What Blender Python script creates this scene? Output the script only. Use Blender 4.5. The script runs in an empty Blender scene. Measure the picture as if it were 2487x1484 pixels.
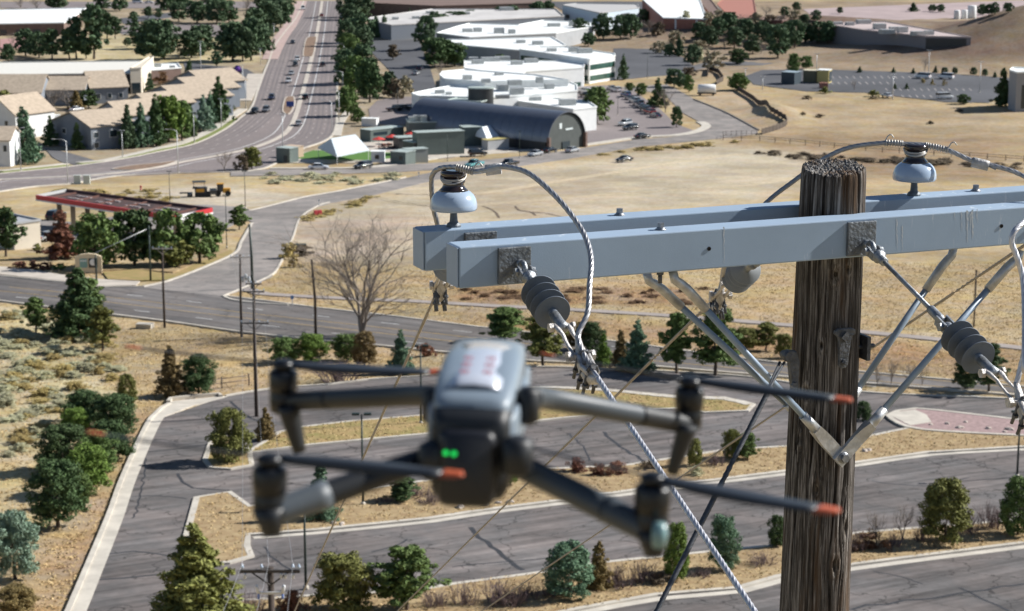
import bpy, bmesh, math, random
import numpy as np
from mathutils import Vector, Matrix, noise as mnoise
R = math.radians
random.seed(7)
scene = bpy.context.scene
col = scene.collection

# ------------------------------------------------------------------ camera, sky, sun, exposure
PITCH = R(12.0)
cam_data = bpy.data.cameras.new('camera')
cam = bpy.data.objects.new('camera', cam_data); col.objects.link(cam)
cam.location = (0, 0, 0)
cam.rotation_euler = (R(90) - PITCH, 0, 0)
cam_data.sensor_width = 36.0
cam_data.lens = 36.0 * 5027.0 / 2487.0
cam_data.clip_start = 0.05; cam_data.clip_end = 12000
cam_data.dof.use_dof = True
cam_data.dof.focus_distance = 5.75
cam_data.dof.aperture_fstop = 13.0
scene.camera = cam
SUN_AZ = R(16.0)      # towards the right and a little away from the camera
SUN_EL = R(34.0)
world = bpy.data.worlds.new('World'); scene.world = world; world.use_nodes = True
wn = world.node_tree.nodes; wl = world.node_tree.links
sky = wn.new('ShaderNodeTexSky'); sky.sky_type = 'NISHITA'; sky.sun_disc = False
sky.sun_elevation = SUN_EL
sky.sun_rotation = R(90) - SUN_AZ
sky.altitude = 1900; sky.air_density = 1.0; sky.dust_density = 0.6; sky.ozone_density = 1.0
wn['Background'].inputs['Strength'].default_value = 0.062
wl.new(sky.outputs[0], wn['Background'].inputs['Color'])
sd = bpy.data.lights.new('sun', 'SUN'); sd.energy = 5.0; sd.angle = R(0.53); sd.color = (1.0, 0.97, 0.92)
sun = bpy.data.objects.new('sun', sd); col.objects.link(sun)
sdir = Vector((math.cos(SUN_EL) * math.cos(SUN_AZ), math.cos(SUN_EL) * math.sin(SUN_AZ), math.sin(SUN_EL)))
sun.rotation_euler = sdir.to_track_quat('Z', 'Y').to_euler()
sun.location = (40, 20, 60)
scene.view_settings.view_transform = 'Standard'; scene.view_settings.look = 'None'
scene.view_settings.exposure = 0.62; scene.view_settings.gamma = 1.0
scene.render.engine = 'CYCLES'
scene.cycles.max_bounces = 5; scene.cycles.transparent_max_bounces = 6

# ------------------------------------------------------------------ measuring: photo measurements to places on the land
FP = 5027.0; CX = 1243.5; CY = 742.0
CP, SP = math.cos(PITCH), math.sin(PITCH)
PROFILE = [(-400, -8), (-30, -12.5), (10, -14), (35, -28), (60, -38), (100, -47.5), (125, -50.6), (136, -51.0)]
PROFILE += [(150, -41.7 - .068 * 150)]
for _y in range(160, 521, 20): PROFILE.append((_y, -41.7 - .068 * _y))
for _y in range(530, 661, 10):
    _t = (_y - 520) / 140.0
    PROFILE.append((_y, -41.7 - .068 * 520 - .068 * 140 * (_t - _t * _t / 2)))
PROFILE += [(700, PROFILE[-1][1]), (1400, PROFILE[-1][1] - 1.0), (4000, PROFILE[-1][1] - 2)]
PY = np.array([a for a, b in PROFILE], float); PZ = np.array([b for a, b in PROFILE], float)
# (x, y, height, spread x, spread y) knolls of the open land on the right
BUMPS = [(255, 925, 25, 78, 48), (140, 1015, 11, 85, 38), (330, 1040, 24, 90, 60), (89, 692, 3.6, 9, 20), (215, 600, 3.0, 70, 35)]
def bz(x, y):
    return float(np.interp(y, PY, PZ))
def gz(x, y):
    z = bz(x, y)
    for bx, by, h, sx, sy in BUMPS:
        q = ((x - bx) / sx) ** 2 + ((y - by) / sy) ** 2
        if q < 9: z += h * math.exp(-q * 1.2)
    return z
def ray(px, py):
    u = (px - CX) / FP; v = (CY - py) / FP
    return Vector((u, CP + v * SP, -SP + v * CP))
def C(px, py, zc):
    """a point on that line of sight at the given depth along the optical axis"""
    return ray(px, py) * zc
def G(px, py, h=0.0):
    """where that line of sight meets the land raised by h"""
    d = ray(px, py); t = 100.0; dt = 4.0
    f = lambda t: d.z * t - gz(d.x * t, d.y * t) - h
    while f(t) > 0 and t < 4000: t += dt
    a, b = t - dt, t
    for _ in range(30):
        m = (a + b) / 2
        if f(m) > 0: a = m
        else: b = m
    return d * b
def mpp(px, py):
    """metres per photo unit at that place on the land"""
    p = G(px, py); return (p.y * CP - p.z * SP) / FP
def proj(p):
    zc = p[1] * CP - p[2] * SP; yc = p[1] * SP + p[2] * CP
    return (CX + FP * p[0] / zc, CY - FP * yc / zc)

# ------------------------------------------------------------------ object helpers
def tag(o, label=None, cat=None, group=None, kind=None):
    if label: o['label'] = label
    if cat: o['category'] = cat
    if group: o['group'] = group
    if kind: o['kind'] = kind
    return o
def empty(name, loc=(0, 0, 0), rz=0.0, label=None, cat=None, group=None):
    o = bpy.data.objects.new(name, None); col.objects.link(o)
    o.location = loc; o.rotation_euler = (0, 0, rz); o.empty_display_size = .2
    return tag(o, label, cat, group)
def link_mesh(name, me, parent=None, loc=None):
    o = bpy.data.objects.new(name, me); col.objects.link(o)
    if parent is not None: o.parent = parent
    if loc is not None: o.location = loc
    return o
def copy_tree(o, parent=None):
    c = o.copy(); col.objects.link(c); c.parent = parent
    for ch in o.children: copy_tree(ch, c)
    return c
class MB:
    """collects simple solids, then links them as one mesh object"""
    def __init__(s): s.v = []; s.f = []; s.sm = []; s.mi = []; s.cm = 0
    def add(s, vs, fs, smooth=False):
        b = len(s.v); s.v += [tuple(p) for p in vs]
        for f in fs: s.f.append([b + i for i in f]); s.sm.append(smooth); s.mi.append(s.cm)
        return s
    def box(s, c, d, rz=0.0, M=None):
        x, y, z = d[0] / 2, d[1] / 2, d[2] / 2
        vs = [Vector((sx * x, sy * y, sz * z)) for sz in (-1, 1) for sy in (-1, 1) for sx in (-1, 1)]
        if M is not None: vs = [M @ v for v in vs]
        elif rz:
            q = Matrix.Rotation(rz, 3, 'Z'); vs = [q @ v for v in vs]
        c = Vector(c)
        return s.add([v + c for v in vs], [(0, 2, 3, 1), (4, 5, 7, 6), (0, 1, 5, 4), (2, 6, 7, 3), (0, 4, 6, 2), (1, 3, 7, 5)])
    def prism(s, poly, z0, z1, cap=True):
        """an upright prism over a flat outline given counterclockwise"""
        n = len(poly); vs = [(p[0], p[1], z0) for p in poly] + [(p[0], p[1], z1) for p in poly]
        fs = [(i, (i + 1) % n, n + (i + 1) % n, n + i) for i in range(n)]
        if cap: fs += [tuple(reversed(range(n))), tuple(range(n, 2 * n))]
        return s.add(vs, fs)
    def extrude(s, poly3, vec, smooth=False):
        n = len(poly3); v = Vector(vec); a = [Vector(p) for p in poly3]
        s.add([*a, *[p + v for p in a]], [(i, (i + 1) % n, n + (i + 1) % n, n + i) for i in range(n)] , smooth)
        return s.add([*a, *[p + v for p in a]], [tuple(reversed(range(n))), tuple(range(n, 2 * n))])
    def cyl(s, a, b, ra, rb=None, n=12, caps=True, smooth=True):
        a, b = Vector(a), Vector(b); rb = ra if rb is None else rb
        q = (b - a).to_track_quat('Z', 'Y')
        ring = [q @ Vector((math.cos(2 * math.pi * i / n), math.sin(2 * math.pi * i / n), 0)) for i in range(n)]
        vs = [a + r * ra for r in ring] + [b + r * rb for r in ring]
        s.add(vs, [(i, (i + 1) % n, n + (i + 1) % n, n + i) for i in range(n)], smooth)
        if caps: s.add(vs, [tuple(reversed(range(n))), tuple(range(n, 2 * n))])
        return s
    def lathe(s, prof, a=(0, 0, 0), axis=(0, 0, 1), n=28, smooth=True):
        """profile [(radius, height)] turned round an axis"""
        q = Vector(axis).to_track_quat('Z', 'Y'); a = Vector(a); vs = []; fs = []
        for r, h in prof:
            for i in range(n):
                w = 2 * math.pi * i / n
                vs.append(a + q @ Vector((r * math.cos(w), r * math.sin(w), h)))
        for k in range(len(prof) - 1):
            for i in range(n):
                j = (i + 1) % n
                fs.append((k * n + i, k * n + j, (k + 1) * n + j, (k + 1) * n + i))
        fs.append(tuple(reversed(range(n)))); fs.append(tuple((len(prof) - 1) * n + i for i in range(n)))
        return s.add(vs, fs, smooth)
    def tube(s, pts, r, n=8, caps=True, smooth=True, lobes=0, pitch=.1, depth=.16, flat=None):
        """a tube along a path; lobes > 0 gives the twisted strands of a cable"""
        pts = [Vector(p) for p in pts]; m = len(pts)
        rr = r if hasattr(r, '__len__') else [r] * m
        t0 = (pts[1] - pts[0]).normalized()
        u = t0.orthogonal().normalized(); vs = []; fs = []; L = 0.0; prev = t0
        for k in range(m):
            t = (pts[min(k + 1, m - 1)] - pts[max(k - 1, 0)]).normalized()
            u = prev.rotation_difference(t) @ u; u = (u - t * u.dot(t)).normalized(); w = t.cross(u); prev = t
            if k: L += (pts[k] - pts[k - 1]).length
            ph = 2 * math.pi * L / pitch
            for i in range(n):
                an = 2 * math.pi * i / n
                q = rr[k]
                if lobes: q *= (1 - depth) + depth * abs(math.cos(lobes * (an) / 2)) ** .6; an += ph
                vs.append(pts[k] + u * (q * math.cos(an)) + w * (q * math.sin(an) * (flat or 1)))
        for k in range(m - 1):
            for i in range(n):
                j = (i + 1) % n; fs.append((k * n + i, k * n + j, (k + 1) * n + j, (k + 1) * n + i))
        s.add(vs, fs, smooth)
        if caps: s.add([vs[i] for i in range(n)] + vs[-n:], [tuple(reversed(range(n))), tuple(range(n, 2 * n))])
        return s
    def mesh(s, name, mats, weld=True):
        me = bpy.data.meshes.new(name); me.from_pydata(s.v, [], s.f)
        me.polygons.foreach_set('use_smooth', s.sm); me.polygons.foreach_set('material_index', s.mi)
        for m in (mats if isinstance(mats, (list, tuple)) else [mats]): me.materials.append(m)
        if weld:
            bm = bmesh.new(); bm.from_mesh(me); bmesh.ops.remove_doubles(bm, verts=bm.verts, dist=1e-5)
            bmesh.ops.recalc_face_normals(bm, faces=bm.faces); bm.to_mesh(me); bm.free()
        me.update(); return me
    def build(s, name, mats, parent=None, loc=None, weld=True):
        return link_mesh(name, s.mesh(name, mats, weld), parent, loc)
def bevel(o, w, seg=2, ang=35):
    m = o.modifiers.new('bevel', 'BEVEL'); m.width = w; m.segments = seg; m.limit_method = 'ANGLE'; m.angle_limit = R(ang)
    m.harden_normals = False; return o
def crom(pts, step, closed=False):
    """a smooth curve through the points, resampled"""
    P = [Vector((*p, 0)[:3]) for p in pts]; n = len(P); out = []
    rng = range(n) if closed else range(n - 1)
    for i in rng:
        if closed: a, b, c, d = P[(i - 1) % n], P[i], P[(i + 1) % n], P[(i + 2) % n]
        else: a, b, c, d = P[max(i - 1, 0)], P[i], P[i + 1], P[min(i + 2, n - 1)]
        k = max(1, int((c - b).length / step))
        for j in range(k):
            t = j / k
            out.append(.5 * ((2 * b) + (c - a) * t + (2 * a - 5 * b + 4 * c - d) * t * t + (3 * b - a - 3 * c + d) * t ** 3))
    if not closed: out.append(P[-1])
    return out

# ------------------------------------------------------------------ materials
MATS = {}
def mat(name, c, rough=.7, metal=0.0, var=0.0, scale=1.0, bump=0.0, bscale=None, c2=None, spec=.5, rnd=0.0, coat=0.0, stretch=None, isl=0.0, emit=None, coords='Object', detail=6):
    """a plain procedural surface: two colours mixed by noise, fine relief, per-object and per-piece variation"""
    if name in MATS: return MATS[name]
    m = bpy.data.materials.new(name); m.use_nodes = True; nt = m.node_tree; b = nt.nodes['Principled BSDF']; L = nt.links
    N = nt.nodes.new
    b.inputs['Roughness'].default_value = rough; b.inputs['Metallic'].default_value = metal
    b.inputs['Specular IOR Level'].default_value = spec; b.inputs['Coat Weight'].default_value = coat
    b.inputs['Base Color'].default_value = (*c, 1)
    out = None
    if var or bump or c2:
        tc = N('ShaderNodeTexCoord'); mp = N('ShaderNodeMapping'); L.new(tc.outputs[coords], mp.inputs[0])
        if stretch: mp.inputs['Scale'].default_value = stretch
        no = N('ShaderNodeTexNoise'); no.inputs['Scale'].default_value = scale; no.inputs['Detail'].default_value = detail
        no.inputs['Roughness'].default_value = .62
        L.new(mp.outputs[0], no.inputs['Vector'])
        rp = N('ShaderNodeValToRGB'); L.new(no.outputs['Fac'], rp.inputs[0])
        d = c2 or tuple(x * (1 - var) for x in c)
        e = c if c2 else tuple(min(1, x * (1 + var)) for x in c)
        rp.color_ramp.elements[0].position = .36; rp.color_ramp.elements[1].position = .64
        rp.color_ramp.elements[0].color = (*d, 1); rp.color_ramp.elements[1].color = (*e, 1)
        out = rp.outputs[0]
        if bump:
            n2 = N('ShaderNodeTexNoise'); n2.inputs['Scale'].default_value = bscale or scale * 3; n2.inputs['Detail'].default_value = 6
            L.new(mp.outputs[0], n2.inputs['Vector'])
            bp = N('ShaderNodeBump'); bp.inputs['Strength'].default_value = bump; bp.inputs['Distance'].default_value = .02
            L.new(n2.outputs['Fac'], bp.inputs['Height']); L.new(bp.outputs[0], b.inputs['Normal'])
    if rnd or isl:
        hs = N('ShaderNodeHueSaturation'); hs.inputs['Color'].default_value = (*c, 1)
        if out is not None: L.new(out, hs.inputs['Color'])
        val = None
        if rnd:
            oi = N('ShaderNodeObjectInfo'); mr = N('ShaderNodeMapRange'); L.new(oi.outputs['Random'], mr.inputs[0])
            mr.inputs['To Min'].default_value = 1 - rnd; mr.inputs['To Max'].default_value = 1 + rnd; val = mr.outputs[0]
            m2 = N('ShaderNodeMapRange'); L.new(oi.outputs['Random'], m2.inputs[0])
            m2.inputs['To Min'].default_value = .5 - .05 * rnd; m2.inputs['To Max'].default_value = .5 + .04 * rnd; L.new(m2.outputs[0], hs.inputs['Hue'])
        if isl:
            ge = N('ShaderNodeNewGeometry'); mr = N('ShaderNodeMapRange'); L.new(ge.outputs['Random Per Island'], mr.inputs[0])
            mr.inputs['To Min'].default_value = 1 - isl; mr.inputs['To Max'].default_value = 1 + isl
            if val is not None:
                mu = N('ShaderNodeMath'); mu.operation = 'MULTIPLY'; L.new(val, mu.inputs[0]); L.new(mr.outputs[0], mu.inputs[1]); val = mu.outputs[0]
            else: val = mr.outputs[0]
        L.new(val, hs.inputs['Value']); out = hs.outputs[0]
    if out is not None: L.new(out, b.inputs['Base Color'])
    if emit:
        b.inputs['Emission Color'].default_value = (*emit[:3], 1); b.inputs['Emission Strength'].default_value = emit[3]
    MATS[name] = m; return m
def s2l(r, g, b):
    f = lambda c: ((c / 255 + .055) / 1.055) ** 2.4 if c > 10 else c / 255 / 12.92
    return (f(r), f(g), f(b))
ORD = ['zeroth', 'first', 'second', 'third', 'fourth', 'fifth', 'sixth', 'seventh', 'eighth', 'ninth', 'tenth', 'eleventh', 'twelfth', 'thirteenth',
       'fourteenth', 'fifteenth', 'sixteenth', 'seventeenth', 'eighteenth', 'nineteenth', 'twentieth', 'twenty-first', 'twenty-second', 'twenty-third', 'twenty-fourth']
# ------------------------------------------------------------------ ground materials
def ground_mat():
    m = bpy.data.materials.new('dry_grassland'); m.use_nodes = True; nt = m.node_tree; b = nt.nodes['Principled BSDF']; L = nt.links; N = nt.nodes.new
    b.inputs['Roughness'].default_value = .95; b.inputs['Specular IOR Level'].default_value = .1
    at = N('ShaderNodeAttribute'); at.attribute_name = 'zone'
    tc = N('ShaderNodeTexCoord')
    def noise(scale, detail=5, rough=.6):
        n = N('ShaderNodeTexNoise'); n.inputs['Scale'].default_value = scale; n.inputs['Detail'].default_value = detail; n.inputs['Roughness'].default_value = rough
        L.new(tc.outputs['Object'], n.inputs['Vector']); return n.outputs['Fac']
    def ramp(x, lo, hi, p0=.35, p1=.65):
        r = N('ShaderNodeMapRange'); L.new(x, r.inputs[0]); r.inputs['From Min'].default_value = p0; r.inputs['From Max'].default_value = p1
        r.inputs['To Min'].default_value = lo; r.inputs['To Max'].default_value = hi; return r.outputs[0]
    def mul(a, c):
        q = N('ShaderNodeMath'); q.operation = 'MULTIPLY'; L.new(a, q.inputs[0]); L.new(c, q.inputs[1]); return q.outputs[0]
    v = mul(mul(ramp(noise(.045, 4), .80, 1.16), ramp(noise(.9, 5, .65), .82, 1.14)), ramp(noise(5.5, 3), .84, 1.14))
    hs = N('ShaderNodeHueSaturation'); L.new(at.outputs['Color'], hs.inputs['Color']); L.new(v, hs.inputs['Value'])
    L.new(ramp(noise(.11, 4), .488, .508), hs.inputs['Hue']); L.new(ramp(noise(.25, 4), .75, 1.1), hs.inputs['Saturation'])
    L.new(hs.outputs[0], b.inputs['Base Color'])
    bp = N('ShaderNodeBump'); bp.inputs['Strength'].default_value = .45; bp.inputs['Distance'].default_value = .2
    L.new(noise(2.2, 6, .7), bp.inputs['Height']); L.new(bp.outputs[0], b.inputs['Normal'])
    return m
def asphalt_mat(name, c, var=.18, cracks=0.0, ck_scale=.16, streak=None, patch=.05, warm=None):
    m = bpy.data.materials.new(name); m.use_nodes = True; nt = m.node_tree; b = nt.nodes['Principled BSDF']; L = nt.links; N = nt.nodes.new
    b.inputs['Roughness'].default_value = .9; b.inputs['Specular IOR Level'].default_value = .25
    tc = N('ShaderNodeTexCoord')
    def noise(scale, detail=5, st=None, rough=.6):
        n = N('ShaderNodeTexNoise'); n.inputs['Scale'].default_value = scale; n.inputs['Detail'].default_value = detail; n.inputs['Roughness'].default_value = rough
        mp = N('ShaderNodeMapping'); L.new(tc.outputs['Object'], mp.inputs[0])
        if st: mp.vector_type = 'TEXTURE'; mp.inputs['Rotation'].default_value = (0, 0, st[0]); mp.inputs['Scale'].default_value = (st[1], st[2], 1)
        L.new(mp.outputs[0], n.inputs['Vector']); return n.outputs['Fac']
    def rng(x, a, z, lo, hi):
        r = N('ShaderNodeMapRange'); L.new(x, r.inputs[0]); r.inputs['From Min'].default_value = a; r.inputs['From Max'].default_value = z
        r.inputs['To Min'].default_value = lo; r.inputs['To Max'].default_value = hi; return r.outputs[0]
    def mul(a, c):
        q = N('ShaderNodeMath'); q.operation = 'MULTIPLY'; L.new(a, q.inputs[0]); L.new(c, q.inputs[1]); return q.outputs[0]
    v = rng(noise(patch, 4), .35, .65, 1 - var, 1 + var)
    v = mul(v, rng(noise(1.3, 5), .35, .65, .9, 1.1))
    if streak: v = mul(v, rng(noise(.5, 5, streak, .65), .36, .64, .62, 1.16))
    col_in = N('ShaderNodeMix'); col_in.data_type = 'RGBA'
    col_in.inputs[6].default_value = (*c, 1); col_in.inputs[7].default_value = (*(warm or c), 1)
    L.new(rng(noise(.21, 4), .4, .62, 0, 1), col_in.inputs[0])
    hs = N('ShaderNodeHueSaturation'); L.new(col_in.outputs[2], hs.inputs['Color'])
    if cracks:
        vo = N('ShaderNodeTexVoronoi'); vo.feature = 'DISTANCE_TO_EDGE'; vo.inputs['Scale'].default_value = ck_scale
        n = N('ShaderNodeTexNoise'); n.inputs['Scale'].default_value = .6; n.inputs['Detail'].default_value = 5
        L.new(tc.outputs['Object'], n.inputs['Vector'])
        sc = N('ShaderNodeVectorMath'); sc.operation = 'SCALE'; sc.inputs['Scale'].default_value = 3.0; L.new(n.outputs['Color'], sc.inputs[0])
        ad = N('ShaderNodeVectorMath'); L.new(tc.outputs['Object'], ad.inputs[0]); L.new(sc.outputs[0], ad.inputs[1])
        L.new(ad.outputs[0], vo.inputs['Vector'])
        keep = rng(noise(.13, 2), .45, .56, .55, 1.0)
        q = N('ShaderNodeMath'); q.operation = 'MAXIMUM'
        L.new(rng(vo.outputs['Distance'], .004, .014, 1 - cracks, 1), q.inputs[0]); q.inputs[1].default_value = 0
        v = mul(v, q.outputs[0])
    L.new(v, hs.inputs['Value']); L.new(hs.outputs[0], b.inputs['Base Color'])
    bp = N('ShaderNodeBump'); bp.inputs['Strength'].default_value = .3; bp.inputs['Distance'].default_value = .02
    L.new(noise(9, 4), bp.inputs['Height']); L.new(bp.outputs[0], b.inputs['Normal'])
    MATS[name] = m; return m
M_ground = ground_mat()
M_lot = asphalt_mat('old_parking_asphalt', (.140, .131, .128), .22, .62, .17, (R(31), 9, .55), .07, (.178, .155, .146))
M_drive = asphalt_mat('drive_asphalt', (.13, .127, .13), .15, .3, .12, None, .05)
M_road = asphalt_mat('road_asphalt', (.142, .133, .129), .14, .3, .07, (R(-41), 14, .8), .03, (.162, .145, .135))
M_blvd = asphalt_mat('boulevard_asphalt', (.205, .177, .172), .08, 0, .06, None, .015, (.222, .188, .18))
M_side = asphalt_mat('street_asphalt', (.205, .19, .178), .14, .2, .06, None, .03, (.28, .25, .23))
M_dark = asphalt_mat('new_asphalt', (.095, .097, .105), .15, 0, .1, None, .03)
M_lot2 = asphalt_mat('far_lot_asphalt', (.22, .19, .185), .12, 0, .1, None, .02)
M_conc = mat('pale_concrete', (.50, .46, .395), .9, var=.14, scale=.5, bump=.1, bscale=6)
M_walk = mat('walk_concrete', (.47, .42, .36), .9, var=.12, scale=.3, bump=.1, bscale=5)
M_trail = mat('trail_concrete', (.30, .26, .235), .9, var=.12, scale=.3)
M_pink = mat('pink_gravel', (.31, .215, .205), .95, var=.25, scale=2.2, bump=.5, bscale=9)
M_bline = mat('worn_paint', (.42, .38, .36), .8, var=.2, scale=2)
M_line = mat('road_paint', (.62, .62, .60), .7, var=.15, scale=2)
M_yline = mat('yellow_road_paint', (.50, .33, .10), .7, var=.15, scale=2)
M_strip = mat('strip_dry_grass', (.40, .305, .175), .95, c2=(.275, .19, .105), scale=.9, bump=.7, bscale=3, spec=.1)
M_strip2 = mat('strip_green_grass', (.25, .215, .085), .95, c2=(.36, .255, .125), scale=.5, bump=.6, bscale=3, spec=.1)
M_lawn = mat('lawn_green', (.20, .225, .085), .9, var=.2, scale=.6, bump=.4, spec=.1)
M_turf = mat('artificial_turf', (.10, .195, .055), .9, var=.1, scale=.6, spec=.1)

# ------------------------------------------------------------------ terrain
def inpoly(x, y, poly):
    c = np.zeros(x.shape, bool); n = len(poly); j = n - 1
    for i in range(n):
        xi, yi = poly[i][0], poly[i][1]; xj, yj = poly[j][0], poly[j][1]
        hit = ((yi > y) != (yj > y)) & (x < (xj - xi) * (y - yi) / (yj - yi + 1e-12) + xi)
        c ^= hit; j = i
    return c
def distpoly(x, y, poly):
    d = np.full(x.shape, 1e9); n = len(poly)
    for i in range(n):
        ax, ay = poly[i][0], poly[i][1]; bx, by = poly[(i + 1) % n][0], poly[(i + 1) % n][1]
        ex, ey = bx - ax, by - ay; l = ex * ex + ey * ey + 1e-9
        t = np.clip(((x - ax) * ex + (y - ay) * ey) / l, 0, 1)
        d = np.minimum(d, (x - ax - t * ex) ** 2 + (y - ay - t * ey) ** 2)
    return np.sqrt(d)
def vnoise(x, y, f, seed=0):
    return np.array([mnoise.noise((a * f + seed * 17.3, b * f - seed * 9.1, seed * 3.7)) for a, b in zip(x.ravel(), y.ravel())]).reshape(x.shape)
rows = sorted(set([-400, -200, -80, -30] + list(range(-10, 136, 6)) + [round(a, 2) for a in np.arange(136, 330, 1.8)] + list(range(330, 700, 5)) + list(range(700, 1400, 12))
                  + [1500, 1700, 2000, 2600, 3300, 4000] + [float(a) for a in PY]))
us = list(np.linspace(-1, 1, 190)); us = [-3, -2.2, -1.6, -1.25, -1.1] + us + [1.1, 1.25, 1.6, 2.2, 3]
TY, TU = np.meshgrid(np.array(rows, float), np.array(us), indexing='ij')
TX = TU * (np.abs(TY) * .29 + 14)
TZ = np.interp(TY, PY, PZ)
for bx, by, h, sx, sy in BUMPS:
    q = ((TX - bx) / sx) ** 2 + ((TY - by) / sy) ** 2
    TZ += np.where(q < 9, h * np.exp(-q * 1.2), 0)
nz = vnoise(TX, TY, .55, 1); nl = vnoise(TX, TY, .045, 2); nm = vnoise(TX, TY, .16, 3)
TZ -= np.where(TY > 100, .05 + .10 * np.clip(nz + .5, 0, 1), 0)
wild = (TX > TY * .13 + 10) & (TY > 300) & (TY < 640)
BASE = np.array([.39, .295, .158])
zc_ = np.ones(TX.shape + (3,)) * BASE
def zone(pts, c, feather=3.0, strength=1.0, wob=4.0):
    poly = [G(*p) for p in pts]
    x = TX + wob * nl * 1.6 + wob * .5 * nm; y = TY + wob * nm * 1.6 + wob * nl
    d = distpoly(x, y, poly); w = np.where(inpoly(x, y, poly), .5 + .5 * np.clip(d / feather, 0, 1), .5 - .5 * np.clip(d / feather, 0, 1)) * strength
    zc_[...] = zc_ * (1 - w[..., None]) + np.array(c) * w[..., None]
zone([(0, 0), (1300, 0), (1300, 330), (600, 380), (0, 400)], (.30, .245, .17), 20, .8, 8)
zone([(250, 70), (620, 70), (640, 150), (150, 160), (120, 130)], (.46, .38, .21), 8)
zone([(1300, 2), (2487, 2), (2487, 200), (1900, 200), (1300, 160)], (.27, .205, .14), 20, .85, 8)
zone([(1860, 240), (2487, 265), (2487, 330), (1850, 330)], (.355, .27, .16), 18)
zone([(1830, 320), (2487, 330), (2487, 440), (2000, 425), (1830, 380)], (.29, .205, .115), 14)
zone([(950, 445), (1250, 410), (1700, 348), (1990, 372), (1960, 430), (1900, 480), (1500, 520), (1250, 560), (1000, 640), (760, 620), (712, 590), (735, 530), (800, 490), (905, 478)], (.445, .372, .258), 7, 1, 4)
zone([(1040, 480), (1300, 440), (1500, 430), (1400, 490), (1150, 540)], (.38, .305, .205), 8, .8, 6)
zone([(712, 590), (735, 535), (1000, 520), (1000, 610), (760, 625)], (.405, .315, .235), 5, .8, 3)
zone([(1450, 395), (1800, 365), (1900, 385), (1600, 420)], (.49, .42, .30), 7, .8, 4)
zone([(330, 458), (560, 445), (740, 474), (600, 505), (330, 505)], (.47, .40, .295), 5, 1, 3)
zone([(560, 425), (980, 425), (980, 432), (740, 470), (560, 440)], (.44, .34, .18), 4, 1, 3)
zone([(0, 465), (150, 455), (430, 430), (430, 450), (250, 470), (100, 500), (0, 530)], (.43, .33, .175), 5, 1, 3)
zone([(0, 740), (150, 815), (330, 900), (260, 1010), (100, 1160), (0, 1260)], (.50, .43, .245), 6, 1, 3)
zone([(330, 790), (620, 815), (1000, 850), (1020, 920), (560, 960), (380, 960), (290, 880)], (.395, .295, .16), 5, .9, 3)
zone([(1060, 690), (1500, 640), (2487, 620), (2487, 780), (1500, 745), (1060, 720)], (.395, .295, .155), 5, .9, 3)
zone([(1100, 690), (1700, 700), (1700, 745), (1100, 735)], (.27, .165, .09), 2.5, .75, 3)
zone([(1172, 757), (2487, 850), (2487, 930), (1780, 860), (1172, 792)], (.30, .19, .095), 3, .8, 3)
zone([(0, 1420), (110, 1290), (240, 1180), (300, 1010), (410, 968), (420, 985), (352, 1022), (150, 1500), (0, 1500)], (.34, .225, .125), 2.5, .8, 2)
zone([(340, 935), (540, 935), (540, 962), (412, 978), (330, 1000)], (.36, .25, .135), 3, .8, 2)
zone([(560, 700), (760, 715), (760, 745), (560, 722)], (.40, .29, .16), 2, .8, 1.5)
zone([(1690, 235), (1800, 215), (1900, 290), (1880, 320), (1845, 316)], (.40, .30, .19), 4, .9, 3)
hill = np.zeros_like(TX)
for bx, by, h, sx, sy in BUMPS[:3]:
    q = ((TX - bx) / sx) ** 2 + ((TY - by) / sy) ** 2; hill += np.where(q < 9, h * np.exp(-q * 1.2), 0)
w = np.clip((hill - 1.2) / 3.5, 0, 1) * np.clip(.98 + .9 * vnoise(TX, TY, .03, 5) + .4 * nm, .3, 1)       # burnt-brown brush on the knolls
zc_ = zc_ * (1 - w[..., None]) + np.array((.155, .105, .078)) * w[..., None]
nv = TX.shape; verts = np.stack([TX, TY, TZ], -1).reshape(-1, 3)
idx = np.arange(nv[0] * nv[1]).reshape(nv)
faces = np.stack([idx[:-1, :-1], idx[:-1, 1:], idx[1:, 1:], idx[1:, :-1]], -1).reshape(-1, 4)
me = bpy.data.meshes.new('terrain'); me.from_pydata(verts.tolist(), [], faces.tolist())
me.polygons.foreach_set('use_smooth', [True] * len(me.polygons))
ca = me.color_attributes.new('zone', 'FLOAT_COLOR', 'POINT')
ca.data.foreach_set('color', np.concatenate([np.clip(zc_, 0, 1), np.ones(nv + (1,))], -1).reshape(-1).astype(np.float32))
me.materials.append(M_ground)
terrain = tag(link_mesh('terrain', me), kind='structure')

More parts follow.
